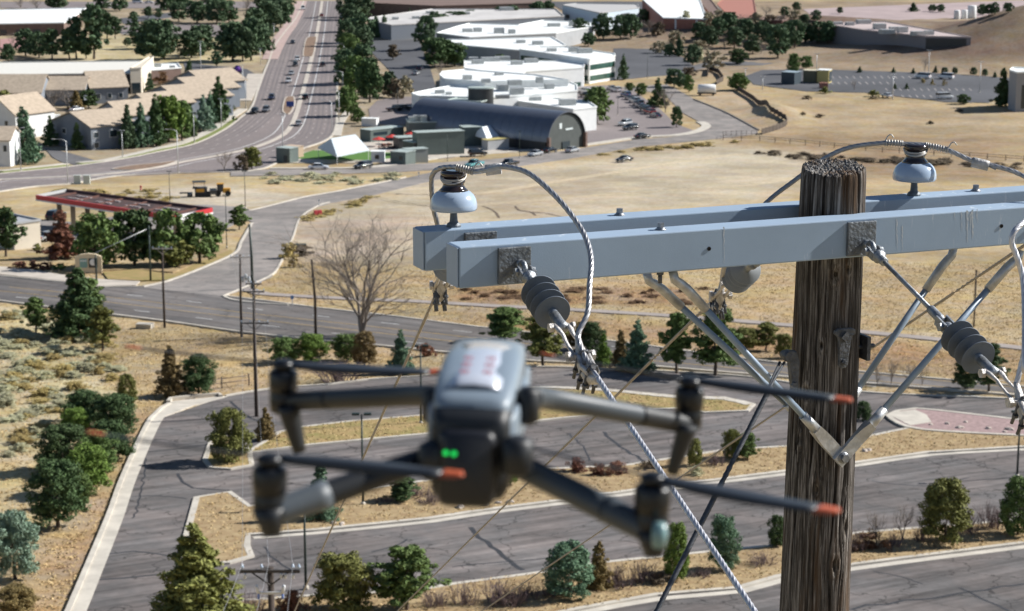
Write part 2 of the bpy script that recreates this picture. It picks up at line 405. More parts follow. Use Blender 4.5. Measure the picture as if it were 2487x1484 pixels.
# ------------------------------------------------------------------ paved sheets, kerbs and lines that follow the land
PAVED = []
def outline(pts, smooth=None, closed=True):
    w = [G(*p[:2]) for p in pts]
    w = [(p.x, p.y) for p in w]
    if smooth: return [(p.x, p.y) for p in crom(w, smooth, closed)]
    return w
def slab(name, poly, m, dz, skirt=.5, parent=None, register=True, kind='structure'):
    bm = bmesh.new(); vs = [bm.verts.new((p[0], p[1], 0)) for p in poly]; f = bm.faces.new(vs)
    if f.normal.z < 0: f.normal_flip()
    ys = [p[1] for p in poly]
    for y in PY:
        if min(ys) + .05 < y < max(ys) - .05:
            bmesh.ops.bisect_plane(bm, geom=bm.verts[:] + bm.edges[:] + bm.faces[:], plane_co=(0, y, 0), plane_no=(0, 1, 0), dist=1e-4)
    for v in bm.verts: v.co.z = bz(v.co.x, v.co.y) + dz
    ed = [e for e in bm.edges if e.is_boundary]
    r = bmesh.ops.extrude_edge_only(bm, edges=ed)
    for v in [g for g in r['geom'] if isinstance(g, bmesh.types.BMVert)]: v.co.z -= skirt
    bmesh.ops.recalc_face_normals(bm, faces=bm.faces)
    up = sum(f.normal.z * f.calc_area() for f in bm.faces)
    if up < 0: bmesh.ops.reverse_faces(bm, faces=bm.faces)
    me = bpy.data.meshes.new(name); bm.to_mesh(me); bm.free(); me.materials.append(m)
    o = link_mesh(name, me, parent)
    if kind and parent is None: o['kind'] = kind
    if register: PAVED.append(list(poly))
    return o
def cutrows(line):
    """adds a point wherever the line crosses a break in the slope"""
    out = [line[0]]
    for a, b in zip(line, line[1:]):
        ts = sorted((y - a[1]) / (b[1] - a[1]) for y in PY if min(a[1], b[1]) + .02 < y < max(a[1], b[1]) - .02)
        for t in ts: out.append((a[0] + (b[0] - a[0]) * t, a[1] + (b[1] - a[1]) * t))
        out.append(b)
    return out
def ribbon(name, line, w, m, dz, thick, parent=None, closed=False, kind='structure'):
    """a band of width w along a line on the land: kerb, path or painted line"""
    if closed: line = list(line) + [line[0]]
    line = cutrows([(p[0], p[1]) for p in line]); n = len(line); mb = MB(); vs = []
    for i in range(n):
        if closed and i in (0, n - 1): a, b = line[n - 2], line[1]
        else: a, b = line[max(i - 1, 0)], line[min(i + 1, n - 1)]
        t = Vector((b[0] - a[0], b[1] - a[1])); t = t.normalized() if t.length > 1e-6 else Vector((1, 0)); nx, ny = -t.y, t.x
        x, y = line[i]; z = bz(x, y) + dz
        for sx, zz in ((.5, z - thick), (.5, z), (-.5, z), (-.5, z - thick)):
            X, Y = x + nx * w * sx, y + ny * w * sx
            vs.append((X, Y, bz(X, Y) + dz - (thick if zz < z - 1e-9 else 0)))
    fs = []
    for i in range(n - 1):
        for k in range(3): fs.append((i * 4 + k, i * 4 + k + 1, i * 4 + 5 + k, i * 4 + 4 + k))
    if not closed: fs += [(0, 1, 2, 3), tuple((n - 1) * 4 + k for k in (3, 2, 1, 0))]
    mb.add(vs, fs); o = mb.build(name, m, parent)
    if kind and parent is None: o['kind'] = kind
    return o
def wl_(pts, smooth=2.0): return outline(pts, smooth, False)
def shift(line, d):
    out = []
    for i in range(len(line)):
        a, b = Vector(line[max(i - 1, 0)]), Vector(line[min(i + 1, len(line) - 1)]); t = (b - a).normalized()
        out.append((line[i][0] - t.y * d, line[i][1] + t.x * d))
    return out
def dashes(name, line, m, w, on, off, dz, parent):
    P = [Vector(p) for p in line]; s = [0]
    for a, b in zip(P, P[1:]): s.append(s[-1] + (b - a).length)
    xs = np.array([p.x for p in P]); ys = np.array([p.y for p in P]); t = off
    while t + on < s[-1]:
        q = [(float(np.interp(u, s, xs)), float(np.interp(u, s, ys))) for u in np.linspace(t, t + on, 4)]
        ribbon(name, q, w, m, dz, .012, parent, kind=None); t += on + off

# near parking lot
lot = slab('parking_lot', outline([(120, 1560), (182, 1484), (274, 1265), (316, 1155), (377, 1021), (544, 964), (656, 946), (795, 936), (891, 924), (987, 917), (1045, 911), (1180, 900),
      (1303, 893), (1492, 898), (1725, 910), (1850, 921), (2089, 954), (2485, 972), (2900, 1000), (2900, 1560)]), M_lot, .02)
left_line = wl_([(130, 1560), (166, 1484), (259, 1265), (300, 1155), (366, 1017), (412, 981)], 3)
ribbon('kerb', left_line, .42, M_conc, .17, .6)
ribbon('gutter', shift(left_line, -.75), 1.05, M_conc, .045, .3)
slab('concrete_apron', outline([(372, 1022), (409, 985), (415, 975), (530, 964), (555, 962), (544, 967), (470, 985), (420, 1004)]), M_conc, .05)
ribbon('kerb', wl_([(409, 979), (415, 971), (532, 960), (536, 965)], 2), .45, M_conc, .3, .6)
top_line = wl_([(548, 963), (656, 945), (795, 935), (891, 923), (987, 916), (1045, 910), (1180, 899), (1303, 892), (1492, 897), (1725, 909), (1850, 920), (2089, 953), (2485, 971), (2700, 984)], 3)
ribbon('kerb', top_line, .4, M_conc, .16, .6)
STRIPS = []
def island(name, pts, m, w=.45, smooth=None, dz=.15, gutter=0, mk=None):
    poly = outline(pts, smooth); STRIPS.append(list(poly))
    o = slab(name, poly, m, dz, .5)
    ribbon('kerb', poly, w, mk or M_conc, dz + .02, .6, closed=True)
    return o
# planting strips between the rows of the lot
island('planting_strip', [(603, 1101), (680, 1052), (723, 1041), (850, 1026), (1045, 1010), (1200, 975), (1300, 944), (1463, 947), (1637, 964), (1760, 968), (1830, 984), (1815, 1000), (1710, 1004), (1660, 993), (1500, 1003), (1285, 1026), (1045, 1055), (747, 1083)], M_strip2, .5)
ribbon('sidewalk', wl_([(1200, 972), (1300, 946), (1463, 950), (1637, 967), (1760, 972), (1822, 986)], 2), 1.3, M_conc, .2, .3)
island('planting_strip', [(498, 1120), (512, 1078), (530, 1060), (580, 1066), (605, 1095), (612, 1132), (560, 1141), (512, 1138)], M_strip2, .5)
island('planting_strip', [(450, 1316), (478, 1211), (557, 1198), (606, 1233), (760, 1216), (900, 1188), (1120, 1160), (1342, 1142), (1529, 1132), (1768, 1095), (1910, 1087), (2089, 1067), (2207, 1042), (2487, 1062), (2600, 1066), (2600, 1080), (2487, 1087), (2250, 1101), (2077, 1126), (1903, 1147),
      (1539, 1193), (1336, 1221), (1170, 1242), (1040, 1262), (760, 1290), (603, 1301), (600, 1330), (610, 1354), (557, 1369), (500, 1372), (440, 1372)], M_strip, .55)
ribbon('gutter', shift(wl_([(612, 1303), (760, 1292), (1040, 1264), (1170, 1244), (1336, 1223), (1539, 1195), (1903, 1149), (2077, 1128), (2250, 1103), (2487, 1089)], 3), -.55), .8, M_conc, .045, .3)
island('planting_strip', [(500, 1600), (520, 1470), (600, 1462), (800, 1448), (1000, 1440), (1110, 1421), (1300, 1396), (1462, 1370), (1890, 1327), (2089, 1297), (2487, 1266), (2650, 1256), (2650, 1305), (2485, 1321), (2069, 1374), (1891, 1402), (1789, 1431), (1594, 1447), (1391, 1484), (1200, 1530), (1000, 1600)], M_strip, .5)
ribbon('gutter', shift(wl_([(1200, 1533), (1391, 1487), (1594, 1450), (1789, 1433), (1891, 1405), (2069, 1377), (2485, 1324)], 3), -.55), .85, M_conc, .045, .3)
slab('gravel_bed', outline([(2157, 1013), (2180, 1003), (2225, 997), (2350, 1010), (2487, 1026), (2700, 1050), (2700, 1078), (2487, 1062), (2300, 1053), (2207, 1043)]), M_pink, .2)
ribbon('kerb', wl_([(2487, 1062), (2300, 1052), (2205, 1041), (2157, 1013), (2180, 1002), (2225, 996), (2350, 1009), (2487, 1025), (2700, 1048)], 2), .6, M_conc, .24, .6)
slab('concrete_apron', outline([(2162, 1014), (2182, 1005), (2222, 1000), (2250, 1012), (2262, 1030), (2210, 1038)]), M_conc, .235)

M_tar = mat('tar_seam', (.035, .034, .036), .6, var=.3, scale=3)
for pts, w in (([(1139, 1281), (1165, 1305), (1210, 1340), (1265, 1386)], .42), ([(1100, 1378), (1200, 1368), (1330, 1356)], .2), ([(1465, 1050), (1500, 1080), (1560, 1120)], .35), ([(2060, 1480), (2200, 1460), (2487, 1420)], .3), ([(2330, 1428), (2420, 1470), (2487, 1500)], .25), ([(2120, 1390), (2200, 1402), (2240, 1420)], .16),
               ([(230, 1410), (300, 1405), (400, 1395)], .3), ([(262, 1345), (330, 1340), (420, 1350)], .25), ([(300, 1208), (380, 1204), (460, 1212)], .2), ([(318, 1100), (400, 1095), (500, 1082)], .22), ([(430, 1150), (470, 1185), (560, 1190)], .3), ([(560, 975), (600, 1010), (650, 1030)], .35), ([(350, 1060), (350, 1150), (325, 1260)], .16), ([(640, 1330), (680, 1370), (720, 1390)], .2), ([(900, 1340), (950, 1330), (990, 1310)], .2),
               ([(760, 980), (850, 990), (930, 975)], .18), ([(1380, 1052), (1420, 1090), (1430, 1120)], .18), ([(1600, 1260), (1680, 1280), (1730, 1300)], .16), ([(2120, 1170), (2250, 1180), (2350, 1160)], .2)):
    q = wl_(pts, 1.2); q = [(x + .35 * mnoise.noise((x * .7, y * .7, 1.0)), y + .5 * mnoise.noise((x * .7, y * .7, 7.0))) for x, y in q]
    ribbon('tar_seam', q, w, M_tar, .026, .008, lot, kind=None)

# the wide diagonal road, its verge path and the street that leaves it
UP = [(-120, 655), (0, 670.6), (156, 686), (237, 699), (343, 697), (541, 719), (660, 733), (761, 747), (960, 769), (1172, 796), (1500, 831), (1777, 868), (2084, 903), (2487, 940), (2800, 975)]
DN = [(-120, 716), (0, 731), (125, 747), (284, 766), (405, 781), (580, 806), (705, 820), (792, 829), (923, 840), (1100, 858), (1303, 878), (1500, 884), (1725, 902), (2084, 930), (2487, 962), (2800, 992)]
road = slab('road', outline(UP + DN[::-1]), M_road, .035)
ribbon('kerb', wl_(DN, 4), .5, M_conc, .15, .6)
ribbon('kerb', wl_(UP[5:], 4), .45, M_conc, .15, .6)
ribbon('kerb', wl_(UP[:5], 4), .45, M_conc, .15, .6)
mid = [G((a[0] + b[0]) / 2, a[1] * .5 + (b[1]) * .5) for a, b in zip([(0, 671), (284, 695), (580, 724), (923, 765), (1303, 811), (1725, 862), (2487, 940)], [(0, 731), (284, 766), (580, 806), (923, 840), (1303, 878), (1725, 902), (2487, 962)])]
mid = [(p.x, p.y) for p in crom([(p.x, p.y) for p in mid], 4)]
ribbon('centre_line', shift(mid, 1.9), .16, M_yline, .05, .012, road, kind=None)
ribbon('centre_line', shift(mid, -1.9), .16, M_yline, .05, .012, road, kind=None)
dashes('lane_dash', shift(mid, 5.4), M_line, .2, 3.0, 9.0, .05, road)
dashes('lane_dash', shift(mid, -5.4), M_line, .2, 3.0, 9.0, .05, road)
ribbon('footpath', wl_([(590, 700), (639, 713), (851, 725), (1004, 731), (1172, 741), (1375, 751), (1608, 765), (1841, 783), (2089, 805), (2485, 845), (2700, 870)], 4), 2.6, M_trail, .03, .3)
slab('sidewalk', outline([(-60, 640), (0, 648), (70, 655), (150, 668), (260, 680), (340, 684), (330, 694), (237, 697), (150, 683), (0, 667), (-60, 660)]), M_walk, .1)

# side street past the filling station, up to the street in front of the arched hall
slab('side_street', outline([(347, 699), (412, 684), (500, 650), (571, 617), (590, 588), (606, 556), (614, 540), (560, 520), (604, 513), (640, 505), (742, 479), (823, 465), (988, 432), (1066, 414), (1150, 418), (1054, 438), (907, 474), (800, 494), (765, 505), (730, 530), (712, 575), (695, 605), (680, 640), (660, 672), (600, 700), (541, 720)]), M_side, .05)
slab('side_street', outline([(-30, 560), (330, 600), (540, 560), (625, 516), (590, 503), (500, 497), (430, 498), (200, 540), (0, 530)]), M_side, .03)
ribbon('kerb', wl_([(347, 697), (412, 682), (500, 648), (571, 615), (586, 588), (604, 556), (612, 542)], 2), .5, M_conc, .17, .5)
ribbon('kerb', wl_([(541, 720), (600, 696), (660, 668), (682, 638), (697, 605), (712, 575), (730, 529), (773, 500), (800, 492)], 2), .3, M_conc, .17, .5)
ribbon('kerb', wl_([(604, 511), (640, 504), (742, 478), (823, 464), (985, 431)], 3), .35, M_conc, .17, .5)
ribbon('kerb', wl_([(541, 719), (560, 728), (600, 735), (700, 742)], 2), .4, M_conc, .17, .5)
slab('station_verge', outline([(250, 662), (330, 655), (420, 668), (480, 640), (560, 608), (568, 616), (500, 647), (412, 681), (345, 683), (262, 679)]), M_strip2, .12)
slab('station_verge', outline([(185, 640), (330, 648), (500, 625), (545, 605), (560, 608), (480, 640), (420, 662), (330, 655), (250, 658), (180, 652)]), M_strip, .1)

# street in front of the arched hall, bending away up the valley
street = slab('street', outline([(560, 415), (657, 411), (863, 411), (983, 399), (1100, 393), (1193, 387), (1372, 366), (1542, 339), (1637, 332), (1690, 323), (1719, 307), (1700, 297), (1658, 274), (1630, 246), (1610, 225), (1560, 222), (1500, 222), (1500, 212), (1620, 205), (1660, 226), (1690, 243), (1764, 274), (1841, 317), (1840, 325), (1751, 336),
      (1542, 357), (1252, 405), (1150, 420), (1066, 412), (960, 418), (700, 426), (560, 428)]), M_side, .045)
ribbon('sidewalk', wl_([(657, 409), (863, 408), (983, 396), (1060, 384), (1193, 372), (1372, 358), (1542, 335), (1637, 329), (1690, 320), (1716, 306), (1700, 296)], 4), 3.0, M_conc, .16, .5)
ribbon('kerb', wl_([(1685, 242), (1764, 274), (1841, 316)], 3), .7, mat('dark_kerb', (.12, .11, .10)), .3, .6)
slab('hall_forecourt', outline([(940, 398), (1000, 392), (1193, 372), (1372, 357), (1542, 334), (1637, 329), (1690, 319), (1640, 300), (1600, 290), (1500, 300), (1420, 320), (1400, 340), (1200, 355), (1000, 345), (900, 350), (890, 390)]), M_lot2, .05)
slab('patio', outline([(690, 396), (900, 396), (1150, 378), (1300, 352), (1405, 338), (1400, 330), (1300, 336), (1120, 330), (940, 330), (880, 345), (780, 362), (690, 380)]), M_walk, .09)
slab('turf', outline([(722, 386), (800, 388), (900, 390), (960, 384), (950, 372), (860, 366), (760, 366), (728, 376)]), M_turf, .14)
# boulevard
BL = [(-60, 430), (0, 422), (100, 412), (191, 402), (299, 386), (389, 368), (473, 349), (545, 315), (583, 287), (610, 262), (626, 220), (640, 180), (654, 146), (666, 114), (690, 80), (718, 45), (731, 18), (738, 2)]
BR = [(-60, 474), (0, 465), (93, 452), (168, 447), (281, 428), (433, 421), (560, 418), (640, 409), (723, 366), (782, 345), (809, 326), (818, 290), (818, 260), (820, 180), (822, 120), (828, 50), (833, 2)]
blvd = slab('boulevard', outline(BL + BR[::-1]), M_blvd, .03)
bm1 = wl_([(-60, 446), (0, 437), (110, 432), (220, 427), (330, 415), (400, 404), (440, 394), (535, 377), (615, 359), (681, 332), (707, 306), (720, 275), (729, 245), (747, 180), (766, 100), (775, 50), (782, 3)], 6)
ribbon('median', bm1, 1.6, M_walk, .17, .5)
def planted(pts, m):
    slab('median_bed', outline(pts, 3), m, .22)
    ribbon('kerb', outline(pts, 3), .5, M_walk, .24, .5, closed=True)
M_bed = mat('bed_mulch', (.20, .13, .085), .95, var=.3, scale=.8, bump=.5)
planted([(687, 272), (690, 248), (697, 236), (712, 235), (716, 250), (710, 268), (700, 278)], M_bed)
planted([(737, 138), (742, 100), (752, 90), (768, 90), (766, 110), (758, 138)], M_bed)
planted([(272, 412), (330, 402), (388, 397), (430, 392), (395, 404), (330, 414)], M_bed)
for k, m in ((-.5, BL), (0, None)):
    pass
BLw = wl_(BL, 5); BRw = wl_(BR, 5)
for d in (3.6, 7.2, 10.8): dashes('lane_dash', shift(BLw, -d), M_bline, .22, 3.0, 9.0, .045, blvd)
for d in (3.6, 7.2, 10.8): dashes('lane_dash', shift(BRw, d), M_bline, .22, 3.0, 9.0, .045, blvd)
M_wear = mat('tyre_worn_asphalt', (.155, .136, .134), .9, var=.15, scale=.05)
for d in (1.1, 2.6, 4.7, 6.2, 8.3, 9.8): ribbon('wear_track', shift(BLw, -d), .55, M_wear, .038, .012, blvd, kind=None)
for d in (1.1, 2.6, 4.7, 6.2, 8.3, 9.8): ribbon('wear_track', shift(BRw, d), .55, M_wear, .038, .012, blvd, kind=None)
ribbon('edge_line', shift(bm1, 3.6), .3, M_line, .045, .012, blvd, kind=None)
ribbon('edge_line', shift(bm1, -3.6), .3, M_line, .045, .012, blvd, kind=None)
ribbon('kerb', BLw, .7, M_conc, .16, .5); ribbon('kerb', BRw, .7, M_conc, .16, .5)
ribbon('sidewalk', wl_([(191, 396), (250, 391), (299, 381), (389, 360), (440, 348), (510, 318), (560, 285), (590, 265)], 5), 3.2, M_conc, .18, .4)
ribbon('sidewalk', wl_([(0, 416), (100, 405), (160, 398)], 5), 2.6, M_conc, .18, .4)
ribbon('verge', wl_([(191, 399), (299, 384), (389, 365), (460, 350), (530, 317), (570, 288)], 5), 2.2, M_lawn, .17, .4)
ribbon('verge', wl_([(0, 419), (100, 409), (165, 402)], 5), 2.4, M_lawn, .17, .4)
ribbon('sidewalk', wl_([(620, 180), (606, 215), (590, 245)], 5), 6, M_walk, .15, .4)
ribbon('sidewalk', wl_([(655, 144), (680, 95), (705, 60), (724, 25), (732, 3)], 5), 7, mat('pink_walk', (.42, .31, .28), .9, var=.1, scale=.3), .12, .4)
ribbon('sidewalk', wl_([(818, 330), (826, 300), (838, 280), (846, 265)], 5), 2.6, M_conc, .12, .4)
slab('driveway', outline([(108, 360), (170, 372), (226, 388), (240, 398), (190, 402), (150, 394), (130, 384)]), M_drive, .05)
# far parking lots
for nm, pts, m in [('car_park', [(445, 152), (600, 168), (620, 180), (600, 225), (575, 250), (545, 235), (560, 195), (460, 195)], M_dark),
                   ('car_park', [(892, 100), (1016, 95), (1040, 150), (1060, 215), (1000, 225), (905, 130)], M_dark),
                   ('car_park', [(895, 265), (915, 245), (960, 235), (1005, 235), (1000, 300), (940, 305), (900, 295)], M_lot2),
                   ('car_park', [(1390, 210), (1480, 207), (1540, 222), (1600, 262), (1640, 300), (1600, 325), (1500, 330), (1440, 310), (1400, 250)], M_lot2),
                   ('car_park', [(1490, 105), (1600, 112), (1660, 140), (1690, 165), (1650, 180), (1560, 188), (1490, 195)], M_dark),
                   ('car_park', [(1600, 95), (1640, 70), (1720, 45), (1740, 60), (1660, 100)], M_dark),
                   ('car_park', [(1810, 185), (1850, 170), (1990, 168), (2120, 172), (2300, 178), (2460, 190), (2487, 212), (2400, 250), (2300, 248), (2100, 225), (1960, 222), (1880, 212), (1830, 205)], M_dark),
                   ('car_park', [(250, 62), (620, 60), (630, 90), (300, 85)], M_lot2), ('car_park', [(0, 95), (70, 90), (50, 115), (0, 125)], mat('pink_court', (.40, .22, .20), .9, var=.1)),
                   ('car_park', [(0, 4), (700, 4), (690, 20), (0, 20)], M_lot2), ('car_park', [(290, 45), (420, 30), (430, 40), (300, 58)], M_dark),
                   ('car_park', [(1330, 4), (1600, 4), (1640, 60), (1560, 60), (1400, 45)], M_dark), ('car_park', [(1950, 22), (2487, 0), (2900, 0), (2900, 40), (2050, 40)], mat('pink_far_lot', (.36, .28, .27), .9, var=.12, scale=.05)),
                   ('service_road', [(1640, 170), (1720, 150), (1850, 148), (2000, 120), (2000, 126), (1850, 158), (1730, 160), (1650, 180)], M_drive)]:
    slab(nm, outline(pts, None), m, .035 if m is not M_dark else .055)

for r_, (x0, x1, y) in enumerate(((2020, 2230, 188), (2000, 2200, 202), (2150, 2380, 218), (2190, 2360, 234))):
    for k in range(int((x1 - x0) / 17)):
        x = x0 + 17 * k; a, b = G(x, y - 2.6), G(x + 6, y + 2.6)
        ribbon('stall_line', [(a.x, a.y), (b.x, b.y)], .3, M_bline, .075, .012, terrain, kind=None)

M_track = mat('pale_wheel_track', (.50, .42, .30), .95, var=.15, scale=.6, spec=.1); M_gully = mat('dark_gully_soil', (.16, .125, .095), .95, var=.3, scale=1, spec=.1)
for pts in ([(960, 470), (1150, 470), (1350, 440), (1600, 400), (1800, 372)], [(905, 476), (1050, 500), (1250, 490), (1500, 470), (1800, 450), (1930, 430)]):
    q = wl_(pts, 5); ribbon('wheel_track', shift(q, .9), .55, M_track, -.035, .2); ribbon('wheel_track', shift(q, -.9), .55, M_track, -.035, .2)
for pts in ([(1172, 500), (1190, 506), (1205, 516), (1212, 528)], [(1252, 500), (1262, 510), (1290, 514), (1300, 522)], [(1290, 514), (1330, 518), (1380, 530)], [(1140, 540), (1180, 548), (1215, 545)]):
    ribbon('gully', wl_(pts, 2), .5, M_gully, -.035, .2)  # dark soil along the erosion lines
# ------------------------------------------------------------------ buildings
M_glass = mat('window_glass', (.03, .045, .055), .12, 0, spec=.6)
M_gglass = mat('green_glass', (.045, .10, .085), .12, 0, var=.3, scale=.5, spec=.6)
M_wroof = mat('white_membrane', (.80, .82, .80), .7, var=.06, scale=.2)
M_white = mat('white_wall', (.74, .75, .74), .8, var=.05, scale=.4)
M_grey = mat('grey_wall', (.36, .37, .38), .8, var=.06, scale=.4)
M_unit = mat('hvac_metal', (.42, .43, .42), .5, .3, var=.12, scale=1)
M_brown = mat('brown_brick', (.17, .115, .095), .9, var=.15, scale=.8)
M_cream = mat('cream_stucco', (.62, .56, .46), .9, var=.05, scale=.5)
M_tanroof = mat('tan_shingles', (.43, .35, .265), .95, var=.14, scale=.9, bump=.4, bscale=6)
M_blueg = mat('blue_grey_siding', (.20, .225, .26), .85, var=.06, scale=.6)
M_char = mat('charcoal_metal', (.045, .048, .05), .5, .2, var=.1, scale=.5)
M_arch = mat('grey_standing_seam', (.16, .175, .21), .38, .55, var=.05, scale=.3)
M_teal = mat('grey_green_steel', (.115, .145, .135), .6, .1, var=.08, scale=.4)
M_tealr = mat('pale_green_top', (.40, .46, .43), .6, .1, var=.08, scale=.4)
M_brick = mat('red_brick', (.33, .145, .105), .9, var=.12, scale=.5)
def frame(p0, p1):
    """origin at the left foot of a front, x along it, y away from the camera"""
    a, b = G(*p0), G(*p1); d = Vector((b.x - a.x, b.y - a.y, 0)); L = d.length; rz = math.atan2(d.y, d.x)
    return a, L, rz
def fbox(name, label, p0, p1, h, depth, wall, roof=None, cat='building', wins=(), side=(), units=(), par=.35, group=None, wm=None, door=None):
    a, L, rz = frame(p0, p1); root = empty(name, a, rz, label, cat, group); k = 1.2
    MB().box((L / 2, depth / 2, (h - k) / 2), (L, depth, h + k)).build('wall', wall, root)
    if par:
        r = MB(); t = .3
        MB().box((L / 2, depth / 2, h + .04), (L - .02, depth - .02, .12)).build('roof', roof or wall, root)
        for c, d in (((L / 2, -.02, h + par / 2), (L + .2, t, par)), ((L / 2, depth + .02, h + par / 2), (L + .2, t, par)), ((.02 - .1, depth / 2, h + par / 2), (t, depth - .3, par)), ((L + .08, depth / 2, h + par / 2), (t, depth - .3, par))):
            MB().box(c, d).build('parapet', wall if roof is None else roof, root)
    for (x0, x1, z0, z1) in wins:
        MB().box(((x0 + x1) / 2 * L, -.03, (z0 + z1) / 2 * h), ((x1 - x0) * L, .16, (z1 - z0) * h)).build('window', wm or M_glass, root)
    for (x0, x1, z0, z1) in side:
        MB().box((L + .03, (x0 + x1) / 2 * depth, (z0 + z1) / 2 * h), (.16, (x1 - x0) * depth, (z1 - z0) * h)).build('window', wm or M_glass, root)
    for (x, y, w, dd, hh) in units:
        MB().box((x * L, y * depth, h + hh / 2 + .1), (w, dd, hh)).build('roof_unit', M_unit, root)
    if door: MB().box((door * L, -.05, 1.05), (1.1, .2, 2.1)).build('door', M_char, root)
    return root
def pbld(name, label, roof_px, h, wall, roof, cat='building', wins=(), units=(), par=.5, wm=None, group=None, bands=()):
    """a flat-roofed block whose roof outline was measured at height h"""
    P = [G(x, y, h) for x, y in roof_px]; c = sum(P, Vector()) / len(P)
    zg = min(bz(p.x, p.y) for p in P); top = max(bz(p.x, p.y) for p in P) + h
    ar = sum(P[i].x * P[(i + 1) % len(P)].y - P[(i + 1) % len(P)].x * P[i].y for i in range(len(P)))
    if ar < 0: P = P[::-1]
    root = empty(name, (c.x, c.y, zg), 0, label, cat, group); Q = [(p.x - c.x, p.y - c.y) for p in P]; H = top - zg
    MB().prism(Q, -1.5, H).build('wall', wall, root)
    ins = [(x * .985, y * .985) for x, y in Q]; MB().prism(ins, H + .01, H + .12).build('roof', roof, root)
    n = len(Q); q = MB()
    for i in range(n):
        a, b = Vector((*Q[i], 0)), Vector((*Q[(i + 1) % n], 0)); L = (b - a).length
        MB().box((a + b) / 2 + Vector((0, 0, H + par / 2)), (L + .3, .35, par), math.atan2(b.y - a.y, b.x - a.x)).build('parapet', roof, root)
    for (i, u0, u1, z0, z1) in wins:
        # edge i is found by direction: pick the i-th edge sorted by how much it faces the camera
        es = sorted(range(n), key=lambda k: -((Q[(k + 1) % n][0] - Q[k][0]) / (Vector(Q[(k + 1) % n]) - Vector(Q[k])).length) if (Q[(k + 1) % n][0] - Q[k][0]) > 0 else 9)
        e = es[i]; a, b = Vector((*Q[e], 0)), Vector((*Q[(e + 1) % n], 0)); d = b - a; m = a + d * (u0 + u1) / 2
        o = MB().box(m + Vector((0, 0, (z0 + z1) / 2)), (d.length * (u1 - u0), .2, z1 - z0), math.atan2(d.y, d.x)).build('window', wm or M_glass, root)
    for (px, py, w, dd, hh) in units:
        w *= .72; dd *= .8; hh *= .62; p = G(px, py, h + hh); MB().box((p.x - c.x, p.y - c.y, H + hh / 2 + .1), (w, dd, hh), .2).build('roof_unit', M_unit, root)
    return root
def gable(name, label, p0, p1, depth, eave, ridge, wall, roofm, ends='front', wins=(), group=None, over=.5, side_wins=(), cat='house'):
    """a pitched house; the gable wall (or, ends='side', the eaves) runs from p0 to p1"""
    a, L, rz = frame(p0, p1); root = empty(name, a, rz, label, cat, group); k = 1.5; t = .28
    if ends == 'front':
        MB().extrude([(0, 0, -k), (L, 0, -k), (L, 0, eave), (L / 2, 0, ridge - .15), (0, 0, eave)], (0, depth, 0)).build('wall', wall, root)
        for s in (0, 1):
            e = (-over if s == 0 else L + over); sl = (ridge - eave) / (L / 2); ze = eave - over * sl
            pts = [(e, -over, ze), (L / 2, -over, ridge), (L / 2, -over, ridge + t), (e, -over, ze + t)]
            MB().extrude(pts, (0, depth + 2 * over, 0)).build('roof', roofm, root)
    else:
        MB().extrude([(0, 0, -k), (0, depth, -k), (0, depth, eave), (0, depth / 2, ridge - .15), (0, 0, eave)], (L, 0, 0)).build('wall', wall, root)
        for s in (0, 1):
            e = (-over if s == 0 else depth + over); sl = (ridge - eave) / (depth / 2); ze = eave - over * sl
            pts = [(-over, e, ze), (-over, depth / 2, ridge), (-over, depth / 2, ridge + t), (-over, e, ze + t)]
            MB().extrude(pts, (L + 2 * over, 0, 0)).build('roof', roofm, root)
    for (x0, x1, z0, z1) in wins:
        f = MB().box(((x0 + x1) / 2 * L, -.02, (z0 + z1) / 2), ((x1 - x0) * L + .3, .12, z1 - z0 + .3)).build('window', M_white, root)
        MB().box(((x0 + x1) / 2 * L, -.06, (z0 + z1) / 2), ((x1 - x0) * L, .12, z1 - z0)).build('pane', M_glass, f)
    for (y0, y1, z0, z1) in side_wins:
        f = MB().box((L + .02, (y0 + y1) / 2 * depth, (z0 + z1) / 2), (.12, (y1 - y0) * depth + .3, z1 - z0 + .3)).build('window', M_white, root)
        MB().box((L + .06, (y0 + y1) / 2 * depth, (z0 + z1) / 2), (.12, (y1 - y0) * depth, z1 - z0)).build('pane', M_glass, f)
    return root
# upper left: school, long store, apartments
pbld('school_building', 'white-roofed low school building at the top left corner', [(-40, 26), (209, 21), (196, 32), (155, 57), (-40, 60)], 5.5, M_brown, M_wroof, wins=[(0, .2, .28, 1, 3), (0, .4, .48, 1, 3), (0, .6, .7, 1, 3)])
pbld('store_building', 'long low brown store with pale flat roof behind the apartments', [(-40, 154), (356, 150), (341, 166), (314, 180), (-40, 184)], 6, mat('dark_brown_wall', (.115, .085, .075), .9, var=.1), mat('cream_membrane', (.66, .64, .58), .8, var=.05),
     wins=[(0, .36, .38, .5, 2.6), (0, .5, .52, .5, 2.6), (0, .62, .64, .5, 2.6)])
pbld('entrance_tower', 'tall cream slab tower at the right end of the long store', [(316, 168), (342, 167), (373, 140), (362, 140)], 9, M_cream, M_cream, wins=[(0, .1, .9, 0, 4)])
pbld('store_annex', 'small white-roofed annex right of the cream tower', [(360, 158), (432, 156), (440, 166), (362, 172)], 5, M_brown, M_wroof, units=[(380, 155, 5, 3, 2.2), (418, 160, 3, 3, 1.6)])
AP = 'tan-roofed apartment houses'
gable('apartment_house', 'nearest tan-roofed apartment house with blue-grey gable wall facing left', (128, 350), (223, 364), 15, 7.0, 10.4, M_blueg, M_tanroof, wins=[(.28, .36, 3.9, 5.3), (.62, .7, 3.9, 5.3), (.62, .7, .9, 2.3)], group=AP, side_wins=[(.06, .16, 3.8, 5.4), (.06, .16, .8, 2.4), (.42, .58, 3.6, 5.6), (.8, .9, 3.8, 5.4)])
